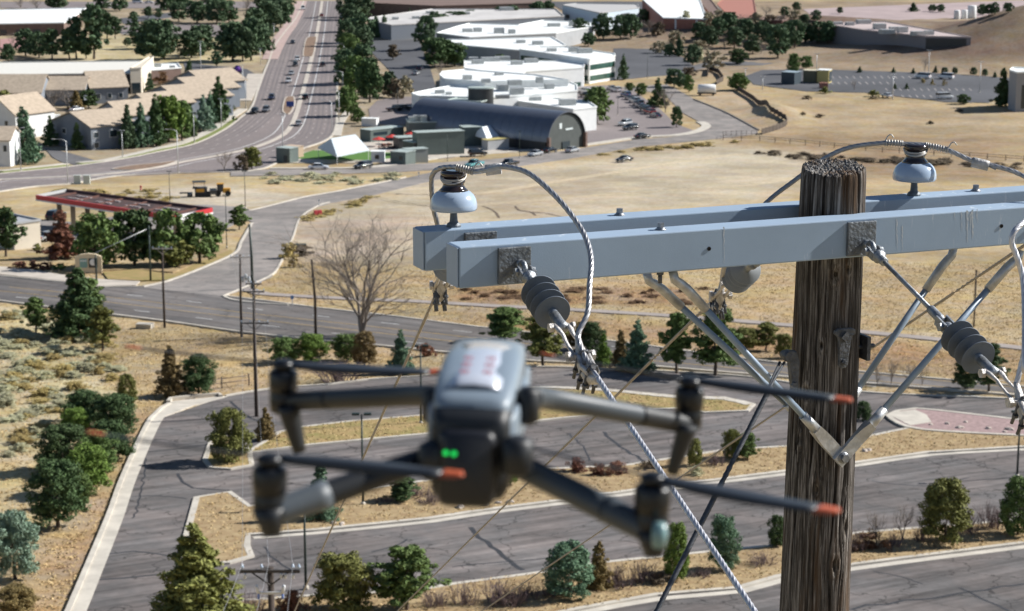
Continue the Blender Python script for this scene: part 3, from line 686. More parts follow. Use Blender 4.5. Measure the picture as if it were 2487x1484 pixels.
gable('apartment_house', 'second tan-roofed apartment house stepping right behind conical spruces', (232, 328), (302, 338), 16, 7.2, 10.8, M_blueg, M_tanroof, group=AP, wins=[(.6, .7, 3.9, 5.3)], side_wins=[(.1, .3, 1, 5.6), (.6, .8, 3.8, 5.4)])
fb = fbox('entrance_porch', 'white arched porch bay on the nearest apartment house', (262, 358), (298, 356), 7.2, 3.0, M_white, M_tanroof, 'porch', wins=[(.25, .75, .05, .38), (.25, .75, .5, .85)], par=.2)
gable('apartment_house', 'tan apartment gable left of the three stepped roofs', (300, 296), (372, 306), 17, 6.4, 9.6, M_blueg, M_tanroof, group=AP)
gable('apartment_house', 'lowest of the three stepped tan roofs near the boulevard', (352, 276), (440, 292), 20, 6.8, 10.2, M_blueg, M_tanroof, group=AP, side_wins=[(.1, .2, 3.6, 5.2), (.5, .6, 3.6, 5.2)])
gable('apartment_house', 'middle of the three stepped tan roofs near the boulevard', (395, 255), (475, 268), 18, 6.8, 10.2, M_blueg, M_tanroof, group=AP, side_wins=[(.1, .2, 3.6, 5.2), (.5, .6, 3.6, 5.2)])
gable('apartment_house', 'highest of the three stepped tan roofs near the boulevard', (425, 236), (500, 248), 17, 6.8, 10.2, M_blueg, M_tanroof, group=AP, side_wins=[(.3, .45, 3.6, 5.2)])
gable('apartment_house', 'wide tan-roofed block at the left below the long store', (-30, 262), (100, 262), 19, 5.2, 10.5, M_blueg, M_tanroof, 'side', group=AP, wins=[(.5, .56, 2, 3.6), (.7, .76, 2, 3.6), (.86, .92, 2, 3.6)])
gable('apartment_house', 'middle tan-roofed block behind leafless trees', (112, 256), (205, 256), 16, 5.4, 9.2, M_blueg, M_tanroof, 'side', group=AP, wins=[(.2, .28, 1.8, 3.4), (.5, .58, 1.8, 3.4), (.8, .88, 1.8, 3.4)])
gable('apartment_house', 'right tan-roofed block in the back row below the cream tower', (222, 252), (312, 248), 16, 5.6, 10.5, M_blueg, M_tanroof, 'side', group=AP, wins=[(.15, .25, 1.8, 3.4), (.45, .55, 1.8, 3.4), (.75, .85, 1.8, 3.4)])
gable('apartment_house', 'white-walled tan-roofed house cut off at the left edge', (-45, 330), (40, 338), 16, 7.5, 12.5, M_white, M_tanroof, group=AP, wins=[(.7, .78, 4, 5.4)])
gable('apartment_house', 'white-walled house corner lowest at the left edge', (-70, 404), (26, 404), 13, 7.0, 9.8, M_white, M_tanroof, 'side', group=AP, wins=[(.84, .92, 4, 5.6)])
fbox('carport', 'low white flat-topped carport between the apartment rows', (94, 300), (122, 302), 2.6, 5, M_grey, M_wroof, 'carport', par=.1)
# offices on the right of the boulevard
pbld('office_building', 'white two-storey office wing with green glass bands', [(1262, 122), (1432, 146), (1494, 137), (1492, 132), (1375, 116), (1310, 116)], 9, M_white, M_wroof, wins=[(0, .02, .98, 5.2, 7.2), (0, .02, .98, 1.0, 3.0), (1, .02, .98, 5.2, 7.2), (1, .02, .98, 1.0, 3.0)], wm=M_gglass, units=[(1340, 118, 5, 3, 2), (1395, 115, 6, 4, 3), (1420, 118, 8, 4, 3)])
pbld('office_building', 'long low white office roof below the two-storey wing', [(1128, 150), (1266, 150), (1420, 150), (1418, 166), (1275, 176), (1260, 186), (1128, 168)], 7, M_white, M_wroof, wins=[(0, .05, .95, .5, 2)], wm=M_gglass, units=[(1160, 146, 6, 4, 2.5), (1190, 140, 10, 4, 2.5), (1220, 138, 8, 4, 2.5), (1290, 143, 7, 4, 2.5), (1150, 140, 5, 4, 2), (1255, 150, 6, 3, 2)])
pbld('office_building', 'thin white office roof with grey fascia in the middle distance', [(1072, 98), (1100, 110), (1262, 124), (1290, 118), (1375, 112), (1340, 92), (1150, 98)], 7, M_grey, M_wroof, units=[(1265, 98, 5, 4, 2), (1306, 100, 6, 4, 2.6)])
pbld('office_building', 'broad white office roof among dark pines', [(1060, 82), (1140, 92), (1350, 82), (1440, 60), (1445, 46), (1320, 48), (1260, 60), (1140, 58), (1110, 66)], 7, M_grey, M_wroof, units=[(1135, 70, 6, 4, 2.5), (1160, 68, 5, 4, 3), (1212, 68, 6, 4, 4), (1243, 72, 4, 4, 3), (1345, 54, 8, 4, 2.5), (1390, 46, 4, 4, 4)])
pbld('office_building', 'white office with rooftop units just behind the arched hall', [(1000, 229), (1075, 214), (1148, 203), (1236, 196), (1385, 202), (1401, 208), (1402, 222), (1280, 232), (1180, 240), (1060, 236), (1018, 236)], 9, M_white, M_wroof, wins=[(0, .55, .6, 1, 3), (0, .8, .85, 1, 3)], wm=M_gglass, units=[(1068, 219, 4, 3, 1.8), (1090, 224, 2.5, 2.5, 1.4), (1162, 226, 6, 4, 1.8), (1220, 206, 5, 4, 3), (1255, 214, 6, 4, 3.4), (1334, 204, 4, 4, 2.6), (1220, 231, 6, 3, 1.8)])
pbld('office_building', 'white raised office block left above the arched hall', [(1068, 184), (1080, 194), (1178, 201), (1380, 196), (1300, 184), (1130, 171), (1075, 176)], 11, M_white, M_wroof, units=[(1135, 183, 4, 3, 2.4), (1180, 192, 4, 3, 2), (1250, 195, 6, 4, 2.6), (1212, 177, 4, 3, 1.4), (1310, 188, 3, 3, 3)])
pbld('office_building', 'white low annex between arched hall and car park', [(1232, 232), (1400, 246), (1424, 246), (1449, 262), (1392, 268), (1240, 246)], 7, M_white, M_wroof, wins=[(1, .3, .8, .6, 2.6)], wm=M_gglass, units=[(1298, 236, 6, 3, 2), (1378, 242, 7, 4, 3)])
pbld('warehouse', 'far grey flat warehouse with bright skylights right of the boulevard', [(893, 50), (950, 62), (1060, 56), (1370, 40), (1350, 24), (1050, 24), (960, 36), (900, 44)], 7, mat('blue_grey_wall', (.17, .19, .22), .8), mat('grey_membrane', (.52, .50, .48), .8, var=.12, scale=.08), units=[(1010, 40, 5, 4, 2), (960, 42, 4, 4, 2), (1120, 30, 12, 5, 2), (1230, 18, 10, 5, 3), (1045, 28, 6, 4, 2)])
pbld('warehouse', 'far pale blue-white block with dark sign panel', [(1366, 14), (1456, 30), (1552, 20), (1548, 12), (1400, 10)], 9, mat('pale_blue_wall', (.52, .60, .66), .8), mat('grey_membrane2', (.44, .43, .42), .8), wins=[(0, .55, .75, 5, 7.4), (1, .1, .2, 3, 5)], wm=M_char)
pbld('gymnasium', 'red brick hall with white roof at the top', [(1560, 0), (1612, 20), (1718, 18), (1700, 2), (1655, -6)], 10, M_brick, M_wroof, wins=[(0, .26, .3, 0, 10), (0, .74, .78, 0, 10)], wm=M_white)
pbld('far_building', 'far red-roofed blue-walled building at the top right of centre', [(1742, 12), (1790, 14), (1842, 8), (1830, -2), (1760, -4)], 7, mat('far_blue', (.34, .38, .44), .8), mat('far_red_roof', (.36, .15, .11), .8))
pbld('far_building', 'far tan building between brick hall and red roof', [(1700, 6), (1740, 12), (1765, 4), (1720, -6)], 9, M_cream, M_brown)
pbld('far_building', 'far brown row of buildings along the top edge', [(880, 8), (1060, 16), (1340, 8), (1340, -4), (880, -6)], 8, M_brown, M_brown)
pbld('far_building', 'far dark red building left of the tan hillside houses', [(1848, 14), (1900, 18), (1915, 2), (1860, -4)], 10, mat('far_maroon', (.14, .06, .05), .9), M_brown)
pbld('warehouse', 'wide dark warehouse with pinkish roof below the far knoll ridge', [(1998, 46), (2006, 48), (2095, 54), (2250, 62), (2360, 52), (2330, 34), (2150, 28), (2060, 34)], 10, mat('far_grey_wall', (.20, .19, .20), .8), mat('pink_grey_roof', (.46, .38, .36), .8, var=.08, scale=.05), wins=[(0, .0, .9, 4.6, 9.6)], wm=M_char,
     units=[(2035, 40, 6, 4, 2), (2064, 40, 5, 4, 2.4), (2098, 30, 9, 5, 3), (2137, 32, 7, 5, 4), (2172, 33, 5, 4, 3), (2193, 31, 6, 4, 4), (2155, 47, 9, 5, 3), (2230, 46, 8, 4, 3), (2258, 36, 5, 4, 3)])
for k, (x, y, w, hh, lab) in enumerate(((2324, 46, 10, 8, 'white rooftop box at left of the far tank pair'), (2342, 45, 10, 8, 'middle white box of the far tanks'), (2360, 44, 14, 12, 'tall white tank at the right end of the far warehouse'))):
    a = G(x, y); MB_ = empty('storage_tank', a, 0, lab, 'tank', 'white tanks on the far ridge')
    MB().lathe([(w * .17, -4), (w * .17, hh * .55), (w * .15, hh * .55 + .3)], n=20).build('tank_shell', M_white, MB_)
pbld('corner_building', 'grey office block cut off at the right edge above the field', [(2452, 172), (2470, 178), (2560, 176), (2560, 168), (2460, 166)], 13, mat('grey_stone', (.30, .30, .31), .8), M_wroof, wins=[(0, .15, .32, 1, 9), (1, .2, .8, 1, 9)])
# arched hall
def hall():
    A = G(1326, 341); r1 = G(1378, 262, 12.0); r0 = G(1034, 234, 12.0)
    ax_ = Vector((r0.x - r1.x, r0.y - r1.y, 0)); Ln = ax_.length; ax_.normalize(); wv = Vector((-ax_.y, ax_.x, 0))
    if wv.x < 0: wv = -wv
    mid = Vector((r1.x, r1.y, 0)); half = abs((Vector((A.x, A.y, 0)) - mid).dot(wv)); half = max(7.0, min(half, 8.6))
    z0 = bz(A.x, A.y); root = empty('arched_hall', (mid.x, mid.y, z0), math.atan2(-ax_.y, -ax_.x), 'dark grey barrel-roofed hall with arched end wall beside the street', 'building')
    # local x runs towards the arched end, y to the left of that
    wall_h = 3.2; top = 11.4; n = 26
    arc = [(half * math.cos(math.pi * i / n), wall_h + (top - wall_h) * math.sin(math.pi * i / n)) for i in range(n + 1)]
    q = MB(); q.extrude([(-1.2, y, -1.5) for y in (-half + .3, half - .3)] + [(-1.2, y * .97, z - .35) for y, z in arc], (-Ln + 2, 0, 0)); q.build('wall', M_char, root)
    for k in range(18):                                                            # roof sheets between standing seams
        x0 = -Ln * k / 18; x1 = -Ln * (k + 1) / 18 + .06; q = MB(); vs = []
        for x in (x0, x1):
            for y, z in arc: vs.append((x, y, z))
        vs += [(x, y * .985, z - .2) for x, y, z in vs]; m_ = 2 * (n + 1)
        q.add(vs, [(i, i + 1, n + 2 + i, n + 1 + i) for i in range(n)], True); q.add(vs, [(i, m_ + i, m_ + i + 1, i + 1) for i in range(n)] + [(n + 1 + i, n + 2 + i, m_ + n + 2 + i, m_ + n + 1 + i) for i in range(n)])
        o = q.build('roof_sheet', M_arch, root, weld=False)
    q = MB(); q.extrude([(-.6, y, z) for y, z in [(half - .5, -1.2)] + [(a * .95, b - .5) for a, b in arc] + [(-half + .5, -1.2)]], (-.3, 0, 0)); q.build('end_wall', mat('dark_end_wall', (.065, .075, .072), .7, var=.1, scale=.5), root)
    for y, z, w, h in ((1.5, 6.2, 3.2, .5), (-2.4, 7.4, 1.1, 1.6)): MB().box((-.55, y, z), (.16, w, h)).build('end_sign', mat('pale_sign', (.6, .66, .66), .6), root)
    MB().box((-.5, 0, 1.3), (.3, 3.4, 2.8)).build('door', M_glass, root)
    for s in (-1, 1): MB().box((.05, s * (half - .25), 1.6), (1.0, .8, 6.0)).build('end_pier', M_brown, root)
    return root
hall()
fbox('entrance_block', 'dark flat-roofed entrance block against the arched hall', (1084, 318), (1168, 322), 9.5, 9, M_char, M_tealr, wins=[(.5, .9, .45, .8)])
a = G(1168, 316); er = empty('oval_drum', a, 0, 'dark oval roof drum standing over the arched hall entrance', 'tower')
q = MB(); q.prism([(4.0 * math.cos(t) , 2.6 * math.sin(t)) for t in np.linspace(0, 2 * math.pi, 28, endpoint=False)], 8.0, 13.2); q.build('drum_wall', M_char, er)
q = MB(); q.prism([(4.2 * math.cos(t), 2.8 * math.sin(t)) for t in np.linspace(0, 2 * math.pi, 28, endpoint=False)], 13.2, 13.6); q.build('drum_rim', M_tealr, er)
fbox('kitchen_block', 'grey-green block crowded with rooftop machines before the hall', (994, 342), (1112, 340), 5.4, 9, M_teal, M_tealr, units=[(.08, .4, 2, 2, 1.4), (.2, .6, 2.4, 2, 1.6), (.32, .35, 2, 2, 1.8), (.45, .6, 2.4, 2, 1.5), (.58, .35, 2, 2, 1.8), (.7, .6, 2.6, 2, 1.5), (.85, .4, 2, 2, 1.3)])
fbox('food_container', 'long dark container behind the red umbrellas', (900, 346), (981, 338), 3.6, 5, M_teal, M_tealr, wins=[(.1, .5, .55, .8)], par=.12)
fbox('food_container', 'dark container corner right of the red umbrellas', (969, 364), (1016, 362), 3.4, 5, M_char, M_tealr, par=.12)
fbox('food_container', 'dark lower container under the long raised one', (1004, 378), (1070, 374), 3.6, 6, M_char, M_tealr, wins=[(.55, .9, .1, .7)], par=.12)
fc = fbox('raised_container', 'long grey-green container standing across on top of dark ones', (1014, 378), (1128, 374), 6.4, 5, M_teal, M_tealr, par=.1); 
fbox('food_container', 'tall grey-green box left of the small white tent', (1128, 356), (1184, 354), 5.6, 5, M_teal, M_tealr, par=.12)
fbox('small_pavilion', 'small grey block with doorways beside the hall end', (1226, 352), (1292, 350), 4.2, 5, mat('warm_grey_wall', (.27, .25, .23), .8), M_tealr, wins=[(.35, .5, .05, .6), (.6, .75, .05, .6)], par=.12)
fbox('food_container', 'grey stall with yellow end panel behind parked cars', (1185, 366), (1236, 362), 3.0, 3, M_grey, mat('yellow_panel', (.5, .42, .16), .7), par=.12)
fbox('shed', 'small grey-green hut at the left end of the lawn', (671, 394), (704, 396), 4.0, 4, M_teal, M_tealr, 'shed', par=.1, door=.7)
fbox('shed', 'pale timber hut right behind the left hut', (690, 382), (722, 384), 3.2, 3, mat('pale_timber', (.42, .31, .22), .8), mat('timber_roof', (.5, .38, .28), .8), 'shed', par=.08)
fbox('shed', 'grey-green hut with pale end wall near the street', (948, 398), (985, 400), 3.4, 5, M_teal, M_tealr, 'shed', par=.1, wins=[(.6, .8, .4, .7)])
fbox('shed', 'long pale grey hut beside the grey-green one', (990, 396), (1040, 394), 3.6, 4, mat('hut_grey', (.24, .26, .25), .8), M_tealr, 'shed', par=.1)
fbox('trailer', 'small white trailer right of the big tent', (901, 394), (934, 394), 2.9, 3, mat('trailer_white', (.62, .66, .68), .6), M_wroof, 'trailer', par=.06, wins=[(.3, .6, .3, .7)])
fbox('utility_shed', 'low white utility block on the path behind the lawn', (878, 306), (914, 307), 2.4, 3, M_white, M_wroof, 'shed', par=.08)
def tent(label, eave_px, h_e, h_r, m, name='tent'):
    P = [G(x, y, h_e) for x, y in eave_px]; c = sum(P, Vector()) / 4; z0 = bz(c.x, c.y)
    root = empty(name, (c.x, c.y, z0), 0, label, 'tent'); Q = [Vector((p.x - c.x, p.y - c.y, h_e)) for p in P]
    m1 = (Q[0] + Q[1]) / 2; m2 = (Q[2] + Q[3]) / 2; r1 = m1.lerp(m2, .12); r2 = m1.lerp(m2, .88); r1.z = r2.z = h_r
    q = MB(); q.add([Q[0], Q[1], Q[2], Q[3], r1, r2], [(0, 1, 4), (1, 2, 5, 4), (2, 3, 5), (3, 0, 4, 5)])
    o = q.build('canopy', m, root); s = o.modifiers.new('thick', 'SOLIDIFY'); s.thickness = .08
    for i in range(4):
        MB().cyl((Q[i].x * .98, Q[i].y * .98, -.5), (Q[i].x * .98, Q[i].y * .98, h_e), .07, n=6).build('post', M_white, root)
        a, b = Q[i], Q[(i + 1) % 4]; v = MB(); v.add([a, b, b - Vector((0, 0, .4)), a - Vector((0, 0, .4))], [(0, 1, 2, 3)]); vo = v.build('valance', m, root); s = vo.modifiers.new('thick', 'SOLIDIFY'); s.thickness = .04
    return root
M_tent = mat('tent_fabric', (.56, .62, .65), .5, var=.05, scale=.5)
tent('large pale frame tent standing on the green lawn', [(772, 358), (818, 372), (896, 362), (850, 350)], 3.2, 6.6, M_tent)
tent('small white peaked tent in front of the arched hall', [(1150, 326), (1182, 334), (1224, 326), (1192, 318)], 3.4, 6.0, mat('white_fabric', (.72, .76, .78), .5))
for x, y, lab in ((920, 356, 'leftmost red patio umbrella'), (952, 350, 'middle red patio umbrella'), (998, 342, 'rightmost red patio umbrella by the container')):
    r = empty('umbrella', G(x, y), 0, lab, 'umbrella', 'red patio umbrellas'); MB().cyl((0, 0, -.2), (0, 0, 2.8), .05, n=6).build('post', M_char, r)
    q = MB(); n = 8; q.add([(0, 0, 3.0)] + [(2.1 * math.cos(6.283 * i / n), 2.1 * math.sin(6.283 * i / n), 2.2) for i in range(n)], [(0, i + 1, (i + 1) % n + 1) for i in range(n)]); o = q.build('canopy', mat('umbrella_red', (.55, .05, .04), .7), r); s = o.modifiers.new('t', 'SOLIDIFY'); s.thickness = .05
for k, (x, y) in enumerate(((925, 362), (938, 360), (952, 361), (964, 358), (932, 355), (946, 354))):
    r = empty('picnic_table', G(x, y), k * .4, 'brown picnic table under the red umbrellas', 'table', 'picnic tables under the umbrellas')
    MB().box((0, 0, .74), (1.8, .75, .06)).build('table_top', M_brick, r)
    for s in (-1, 1): MB().box((0, s * .7, .44), (1.8, .28, .05)).build('seat', M_brick, r)
    for s in (-1, 1): MB().box((s * .6, 0, .36), (.08, 1.3, .72)).build('leg', M_char, r)
# filling station
def station():
    h = 5.4; c0 = G(300, 497, h); C4 = [ray(x, y) * (c0.z / ray(x, y).z) for x, y in ((88, 476), (162, 461), (515, 507), (425, 527))]
    c = sum(C4, Vector()) / 4; z0 = bz(c.x, c.y); root = empty('station_canopy', (c.x, c.y, z0), 0, 'filling station canopy with red fascia and rusty open roof deck', 'canopy')
    Q = [Vector((p.x - c.x, p.y - c.y, 0)) for p in C4]; zt = c0.z - z0
    order = Q if (Q[1] - Q[0]).cross(Q[2] - Q[1]).z > 0 else Q[::-1]
    MB().prism([(q.x * .99, q.y * .99) for q in order], zt - .5, zt - .32).build('deck', mat('roof_deck_dark', (.035, .026, .026), .8, c2=(.11, .055, .045), scale=.6), root)
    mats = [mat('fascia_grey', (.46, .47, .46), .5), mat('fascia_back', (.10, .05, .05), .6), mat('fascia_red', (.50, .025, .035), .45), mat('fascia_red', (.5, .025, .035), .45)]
    for i in range(4):
        a, b = Q[i], Q[(i + 1) % 4]; d = b - a; rz = math.atan2(d.y, d.x)
        MB().box((a + b) / 2 + Vector((0, 0, zt - .22)), (d.length, .3, .85), rz).build('fascia', mats[i], root)
        MB().box((a + b) / 2 * 1.004 + Vector((0, 0, zt - .78)), (d.length, .34, .26), rz).build('fascia_trim', M_white, root)
    a, b = Q[2], Q[3]; d = b - a; o = (a.lerp(b, .72)) * 1.008
    MB().box(o + Vector((0, 0, zt - .22)), (d.length * .5, .36, .87), math.atan2(d.y, d.x)).build('fascia_panel', M_white, root)
    u = (Q[2] - Q[1]); v = (Q[0] - Q[1])
    for k in range(4):
        for r_ in range(2):
            p = Q[1] + u * (.2 + .2 * k) + v * (.35 + .3 * r_)
            MB().box(p + Vector((0, 0, zt - .24)), (4.0, .5, .2), math.atan2(u.y, u.x)).build('deck_light_row', mat('deck_pale', (.34, .30, .29), .7, var=.4, scale=3), root)
    for k in range(6):
        p = Q[1] + u * (.08 + .165 * k) + v * .5
        MB().box(p + Vector((0, 0, zt - .2)), (.35, v.length * .92, .22), math.atan2(u.y, u.x) + (math.atan2(v.y, v.x) - math.atan2(u.y, u.x)) - math.pi / 2).build('deck_beam', mat('rusty_beam', (.13, .055, .04), .8), root)
    for k in range(5):
        for r_ in (.28, .72):
            p = Q[1] + u * (.1 + .2 * k) + v * r_
            MB().box((p.x, p.y, zt / 2 - 1.4), (.9, .7, zt + 1.8), .3).build('column', mat('column_tan', (.30, .245, .18), .8), root)
station()
fbox('station_shop', 'cream filling station shop wall at the left edge', (36, 606), (100, 600), 4.4, 10, M_cream, M_grey, par=.4)
ms = empty('monument_sign', G(216, 662), .1, 'cream arched price sign with dark panels by the pavement', 'sign')
q = MB(); q.extrude([(-2.1, .3, 0), (2.1, .3, 0), (2.1, .3, 2.6), (1.2, .3, 3.0), (0, .3, 3.15), (-1.2, .3, 3.0), (-2.1, .3, 2.6)], (0, -.6, 0)); q.build('sign_body', mat('sign_cream', (.62, .52, .36), .8), ms)
MB().box((-.75, -.32, 1.6), (1.2, .1, 1.5)).build('sign_panel', mat('sign_teal', (.18, .32, .30), .5), ms)
MB().box((.75, -.32, 1.6), (1.4, .1, 1.5)).build('sign_panel', M_char, ms)
MB().lathe([(.55, 0), (.55, .04), (.5, .05)], (.75, -.36, 1.75), (0, -1, 0), 20).build('sign_disc', M_white, ms)
for x in (-1.1, -.75, -.4): MB().box((x, -.375, 2.0), (.24, .03, .26)).build('price_digit', M_white, ms)
# ------------------------------------------------------------------ trees and shrubs
M_bark = mat('bark', (.10, .075, .058), .95, var=.3, scale=6, bump=.5, bscale=20)
M_twig = mat('grey_twigs', (.24, .205, .175), .9, var=.2, scale=4, isl=.2)
M_twigp = mat('purple_twigs', (.17, .125, .125), .9, var=.2, scale=4, isl=.25)
def foliage(name, c, isl=.35, rnd=.12, c2=None): return mat(name, c, .75, 0, isl=isl, rnd=rnd, spec=.25, c2=c2, scale=1.3)
FOL = {'pine': foliage('pine_needles', (0.116, 0.176, 0.051)), 'dark': foliage('dark_needles', (0.066, 0.110, 0.040)), 'blue': foliage('blue_green_needles', (0.120, 0.200, 0.119)),
       'olive': foliage('olive_needles', (0.170, 0.176, 0.048)), 'brown': foliage('brown_needles', (0.204, 0.150, 0.061)), 'bright': foliage('bright_green_needles', (0.145, 0.230, 0.044)),
       'far': foliage('far_needles', (0.077, 0.124, 0.061)), 'silver': foliage('silver_needles', (0.186, 0.264, 0.189)), 'red': foliage('russet_leaves', (.21, .095, .06)),
       'sage': foliage('sage_leaves', (.47, .455, .29), .2), 'gold': foliage('golden_leaves', (.42, .33, .13), .25), 'tan': foliage('pale_twig_haze', (.33, .29, .19), .25),
       'scrub': foliage('scrub_leaves', (.15, .115, .075), .3), 'rust': foliage('rust_leaves', (.17, .10, .055), .3)}
MESHES = {}
def leaves_mesh(name, cl, per, size, seed, aspect=.5, flat=.7, up=.35):
    """many small leaf faces gathered in clumps; cl = [(x, y, z, radius)]"""
    rg = np.random.default_rng(seed); cs = np.repeat(np.array([c[:3] for c in cl]), per, 0); rs = np.repeat(np.array([c[3] for c in cl]), per)
    n = len(cs); d = rg.normal(size=(n, 3)); d /= np.linalg.norm(d, axis=1)[:, None]
    rad = rg.uniform(.35, 1, n) ** .6 * rs
    p = cs + d * rad[:, None] * np.array([1, 1, flat])
    nr = d * .7 + rg.normal(size=(n, 3)) * .55 + np.array([0, 0, up]); nr /= np.linalg.norm(nr, axis=1)[:, None]
    t = np.cross(nr, rg.normal(size=(n, 3))); t /= np.linalg.norm(t, axis=1)[:, None] + 1e-9; b = np.cross(nr, t)
    s = size * rg.uniform(.6, 1.35, n)[:, None]
    v = np.stack([p - t * s, p + b * s * aspect, p + t * s, p - b * s * aspect], 1).reshape(-1, 3)
    me = bpy.data.meshes.new(name); me.from_pydata(v.tolist(), [], np.arange(len(v)).reshape(-1, 4).tolist()); return me
def env_clumps(rg, kind, n):
    """clump centres for a crown of height 1; radii are relative to the height"""
    out = []
    for k in range(n):
        a = rg.uniform(0, 2 * np.pi)
        if kind == 'round':
            h = rg.uniform(.16, .97); R0 = .46 * math.sqrt(max(.02, 1 - ((h - .5) / .52) ** 2)); lump = 1 + .22 * math.sin(a * 3 + h * 9) + .12 * math.sin(a * 5 - h * 5); f = rg.uniform(.35, .86); r = rg.uniform(.075, .12)
        elif kind == 'ovate':
            h = rg.uniform(.14, .96); R0 = .34 * math.sqrt(max(.01, 1 - ((h - .44) / .56) ** 2)); lump = 1 + .06 * math.sin(a * 4 + h * 7); f = rg.uniform(.5, .85); r = rg.uniform(.06, .085)
        elif kind == 'cone':
            h = 1 - rg.uniform(0, 1) ** .62 * .93; R0 = .30 * (1 - h) ** .85 + .02; lump = 1 + .28 * math.sin(a * 5 + int(h * 11) * 2.1); f = rg.uniform(.3, .95); r = .03 + .045 * (1 - h)
        elif kind == 'pine':
            h = rg.uniform(.22, .97); R0 = (.32 if h > .38 else .32 * (h / .38) ** .6) * (1 - max(0, h - .45) ** 2 * 2.2); lump = .62 + .5 * rg.uniform() + .25 * math.sin(a * 3 + int(h * 7) * 2.3); f = rg.uniform(.25, .95); r = rg.uniform(.045, .085)
        else:                                                            # shrub
            h = rg.uniform(.08, .85); R0 = .62 * math.sqrt(max(.02, 1 - (h / .98) ** 2)); lump = 1 + .3 * math.sin(a * 3 + 1) + .15 * math.sin(a * 7); f = rg.uniform(.1, .95); r = rg.uniform(.10, .17)
        out.append((R0 * lump * f * math.cos(a), R0 * lump * f * math.sin(a), h, r))
    return out
SPEC = {'round': (170, 84, .0215), 'ovate': (220, 56, .019), 'cone': (250, 52, .0225), 'pine': (150, 80, .0215), 'shrub': (56, 74, .036)}
def crown(kind, v, fol, far):
    key = (kind, v, far)
    if key in MESHES: return MESHES[key]
    nc, per, sz = SPEC[kind]; rg = np.random.default_rng(hash((kind, v)) % 1000 if False else sum(map(ord, kind)) * 7 + v * 31)
    if far: nc, per, sz = int(nc * .62), int(per * .38), sz * 2.1
    me = leaves_mesh('crown', env_clumps(rg, kind, nc), per, sz, 5 + v, .55 if kind != 'cone' else .4, .75 if kind != 'pine' else .6)
    me.materials.append(FOL['pine']); MESHES[key] = me; return me
def trunk_mesh(kind, v):
    key = ('trunk', kind, v)
    if key in MESHES: return MESHES[key]
    rg = random.Random(v * 13 + len(kind)); mb = MB(); top = {'round': .72, 'ovate': .6, 'cone': .93, 'pine': .86, 'shrub': .25}[kind]; r0 = {'round': .028, 'ovate': .02, 'cone': .02, 'pine': .022, 'shrub': .02}[kind]
    pts = [Vector((rg.uniform(-.012, .012) * i, rg.uniform(-.012, .012) * i, -.03 + (top + .03) * i / 6)) for i in range(7)]
    mb.tube(pts, [r0 * (1.25 - .19 * i) for i in range(7)], 8)
    for k in range({'round': 7, 'ovate': 4, 'cone': 0, 'pine': 11, 'shrub': 5}[kind]):
        i = rg.randint(2, 5); a = rg.uniform(0, 6.28); L = rg.uniform(.14, .26); p = pts[i]
        mb.tube([p, p + Vector((math.cos(a) * L * .5, math.sin(a) * L * .5, .04)), p + Vector((math.cos(a) * L, math.sin(a) * L, .11))], [r0 * .45, r0 * .3, r0 * .12], 5)
    me = mb.mesh('trunk', M_bark, weld=False); MESHES[key] = me; return me
def bare_mesh(v, kind='tree', seed=1, levels=4):
    key = ('bare', kind, v)
    if key in MESHES: return MESHES[key]
    rg = random.Random(seed * 17 + v); mb = MB(); mb2 = MB()
    def grow(p, d, L, r, lev, into):
        pts = [p]; q = p; dd = d.copy()
        for i in range(3):
            dd = (dd + Vector((rg.gauss(0, .13), rg.gauss(0, .13), rg.gauss(.05, .06)))).normalized(); q = q + dd * (L / 3); pts.append(q)
        into.tube(pts, [r, r * .85, r * .7, r * .5 if lev < levels else r * .25], 5 if lev > 1 else 7, caps=False)
        if lev >= levels: return
        for k in range(rg.choice((3, 4)) if lev else 4):
            i = rg.choice((1, 2, 2, 3, 3)); ax = dd.orthogonal().normalized(); ax = Matrix.Rotation(rg.uniform(0, 6.28), 3, dd) @ ax
            nd = (Matrix.Rotation(R(rg.uniform(18, 48)), 3, ax) @ dd); grow(pts[i], nd, L * rg.uniform(.55, .82), r * .52, lev + 1, mb2)
    if kind == 'tree':
        for k in range(5):
            a = k * 1.3 + rg.uniform(-.3, .3); grow(Vector((0, 0, 0)), Vector((math.cos(a) * rg.uniform(.1, .5), math.sin(a) * rg.uniform(.1, .5), 1)).normalized(), .42, .014, 0, mb)
    elif kind == 'small':
        grow(Vector((0, 0, 0)), Vector((0, 0, 1)), .38, .022, 0, mb)
        for k in range(3): grow(Vector((0, 0, .1)), Vector((rg.uniform(-.6, .6), rg.uniform(-.6, .6), 1)).normalized(), .36, .013, 1, mb2)
    else:
        for k in range(34):
            a = rg.uniform(0, 6.28); s = rg.uniform(0, .45); grow(Vector((math.cos(a) * s, math.sin(a) * s, 0)), Vector((math.cos(a) * s * 1.3, math.sin(a) * s * 1.3, .8)).normalized(), .42 * rg.uniform(.6, 1.1), .017, levels - 2, mb if k < 8 else mb2)
    m = M_twigp if kind == 'brush' else M_twig
    a, b = mb.mesh('trunk', m, weld=False), mb2.mesh('branches', m, weld=False); MESHES[key] = (a, b); return a, b
VN = [0]
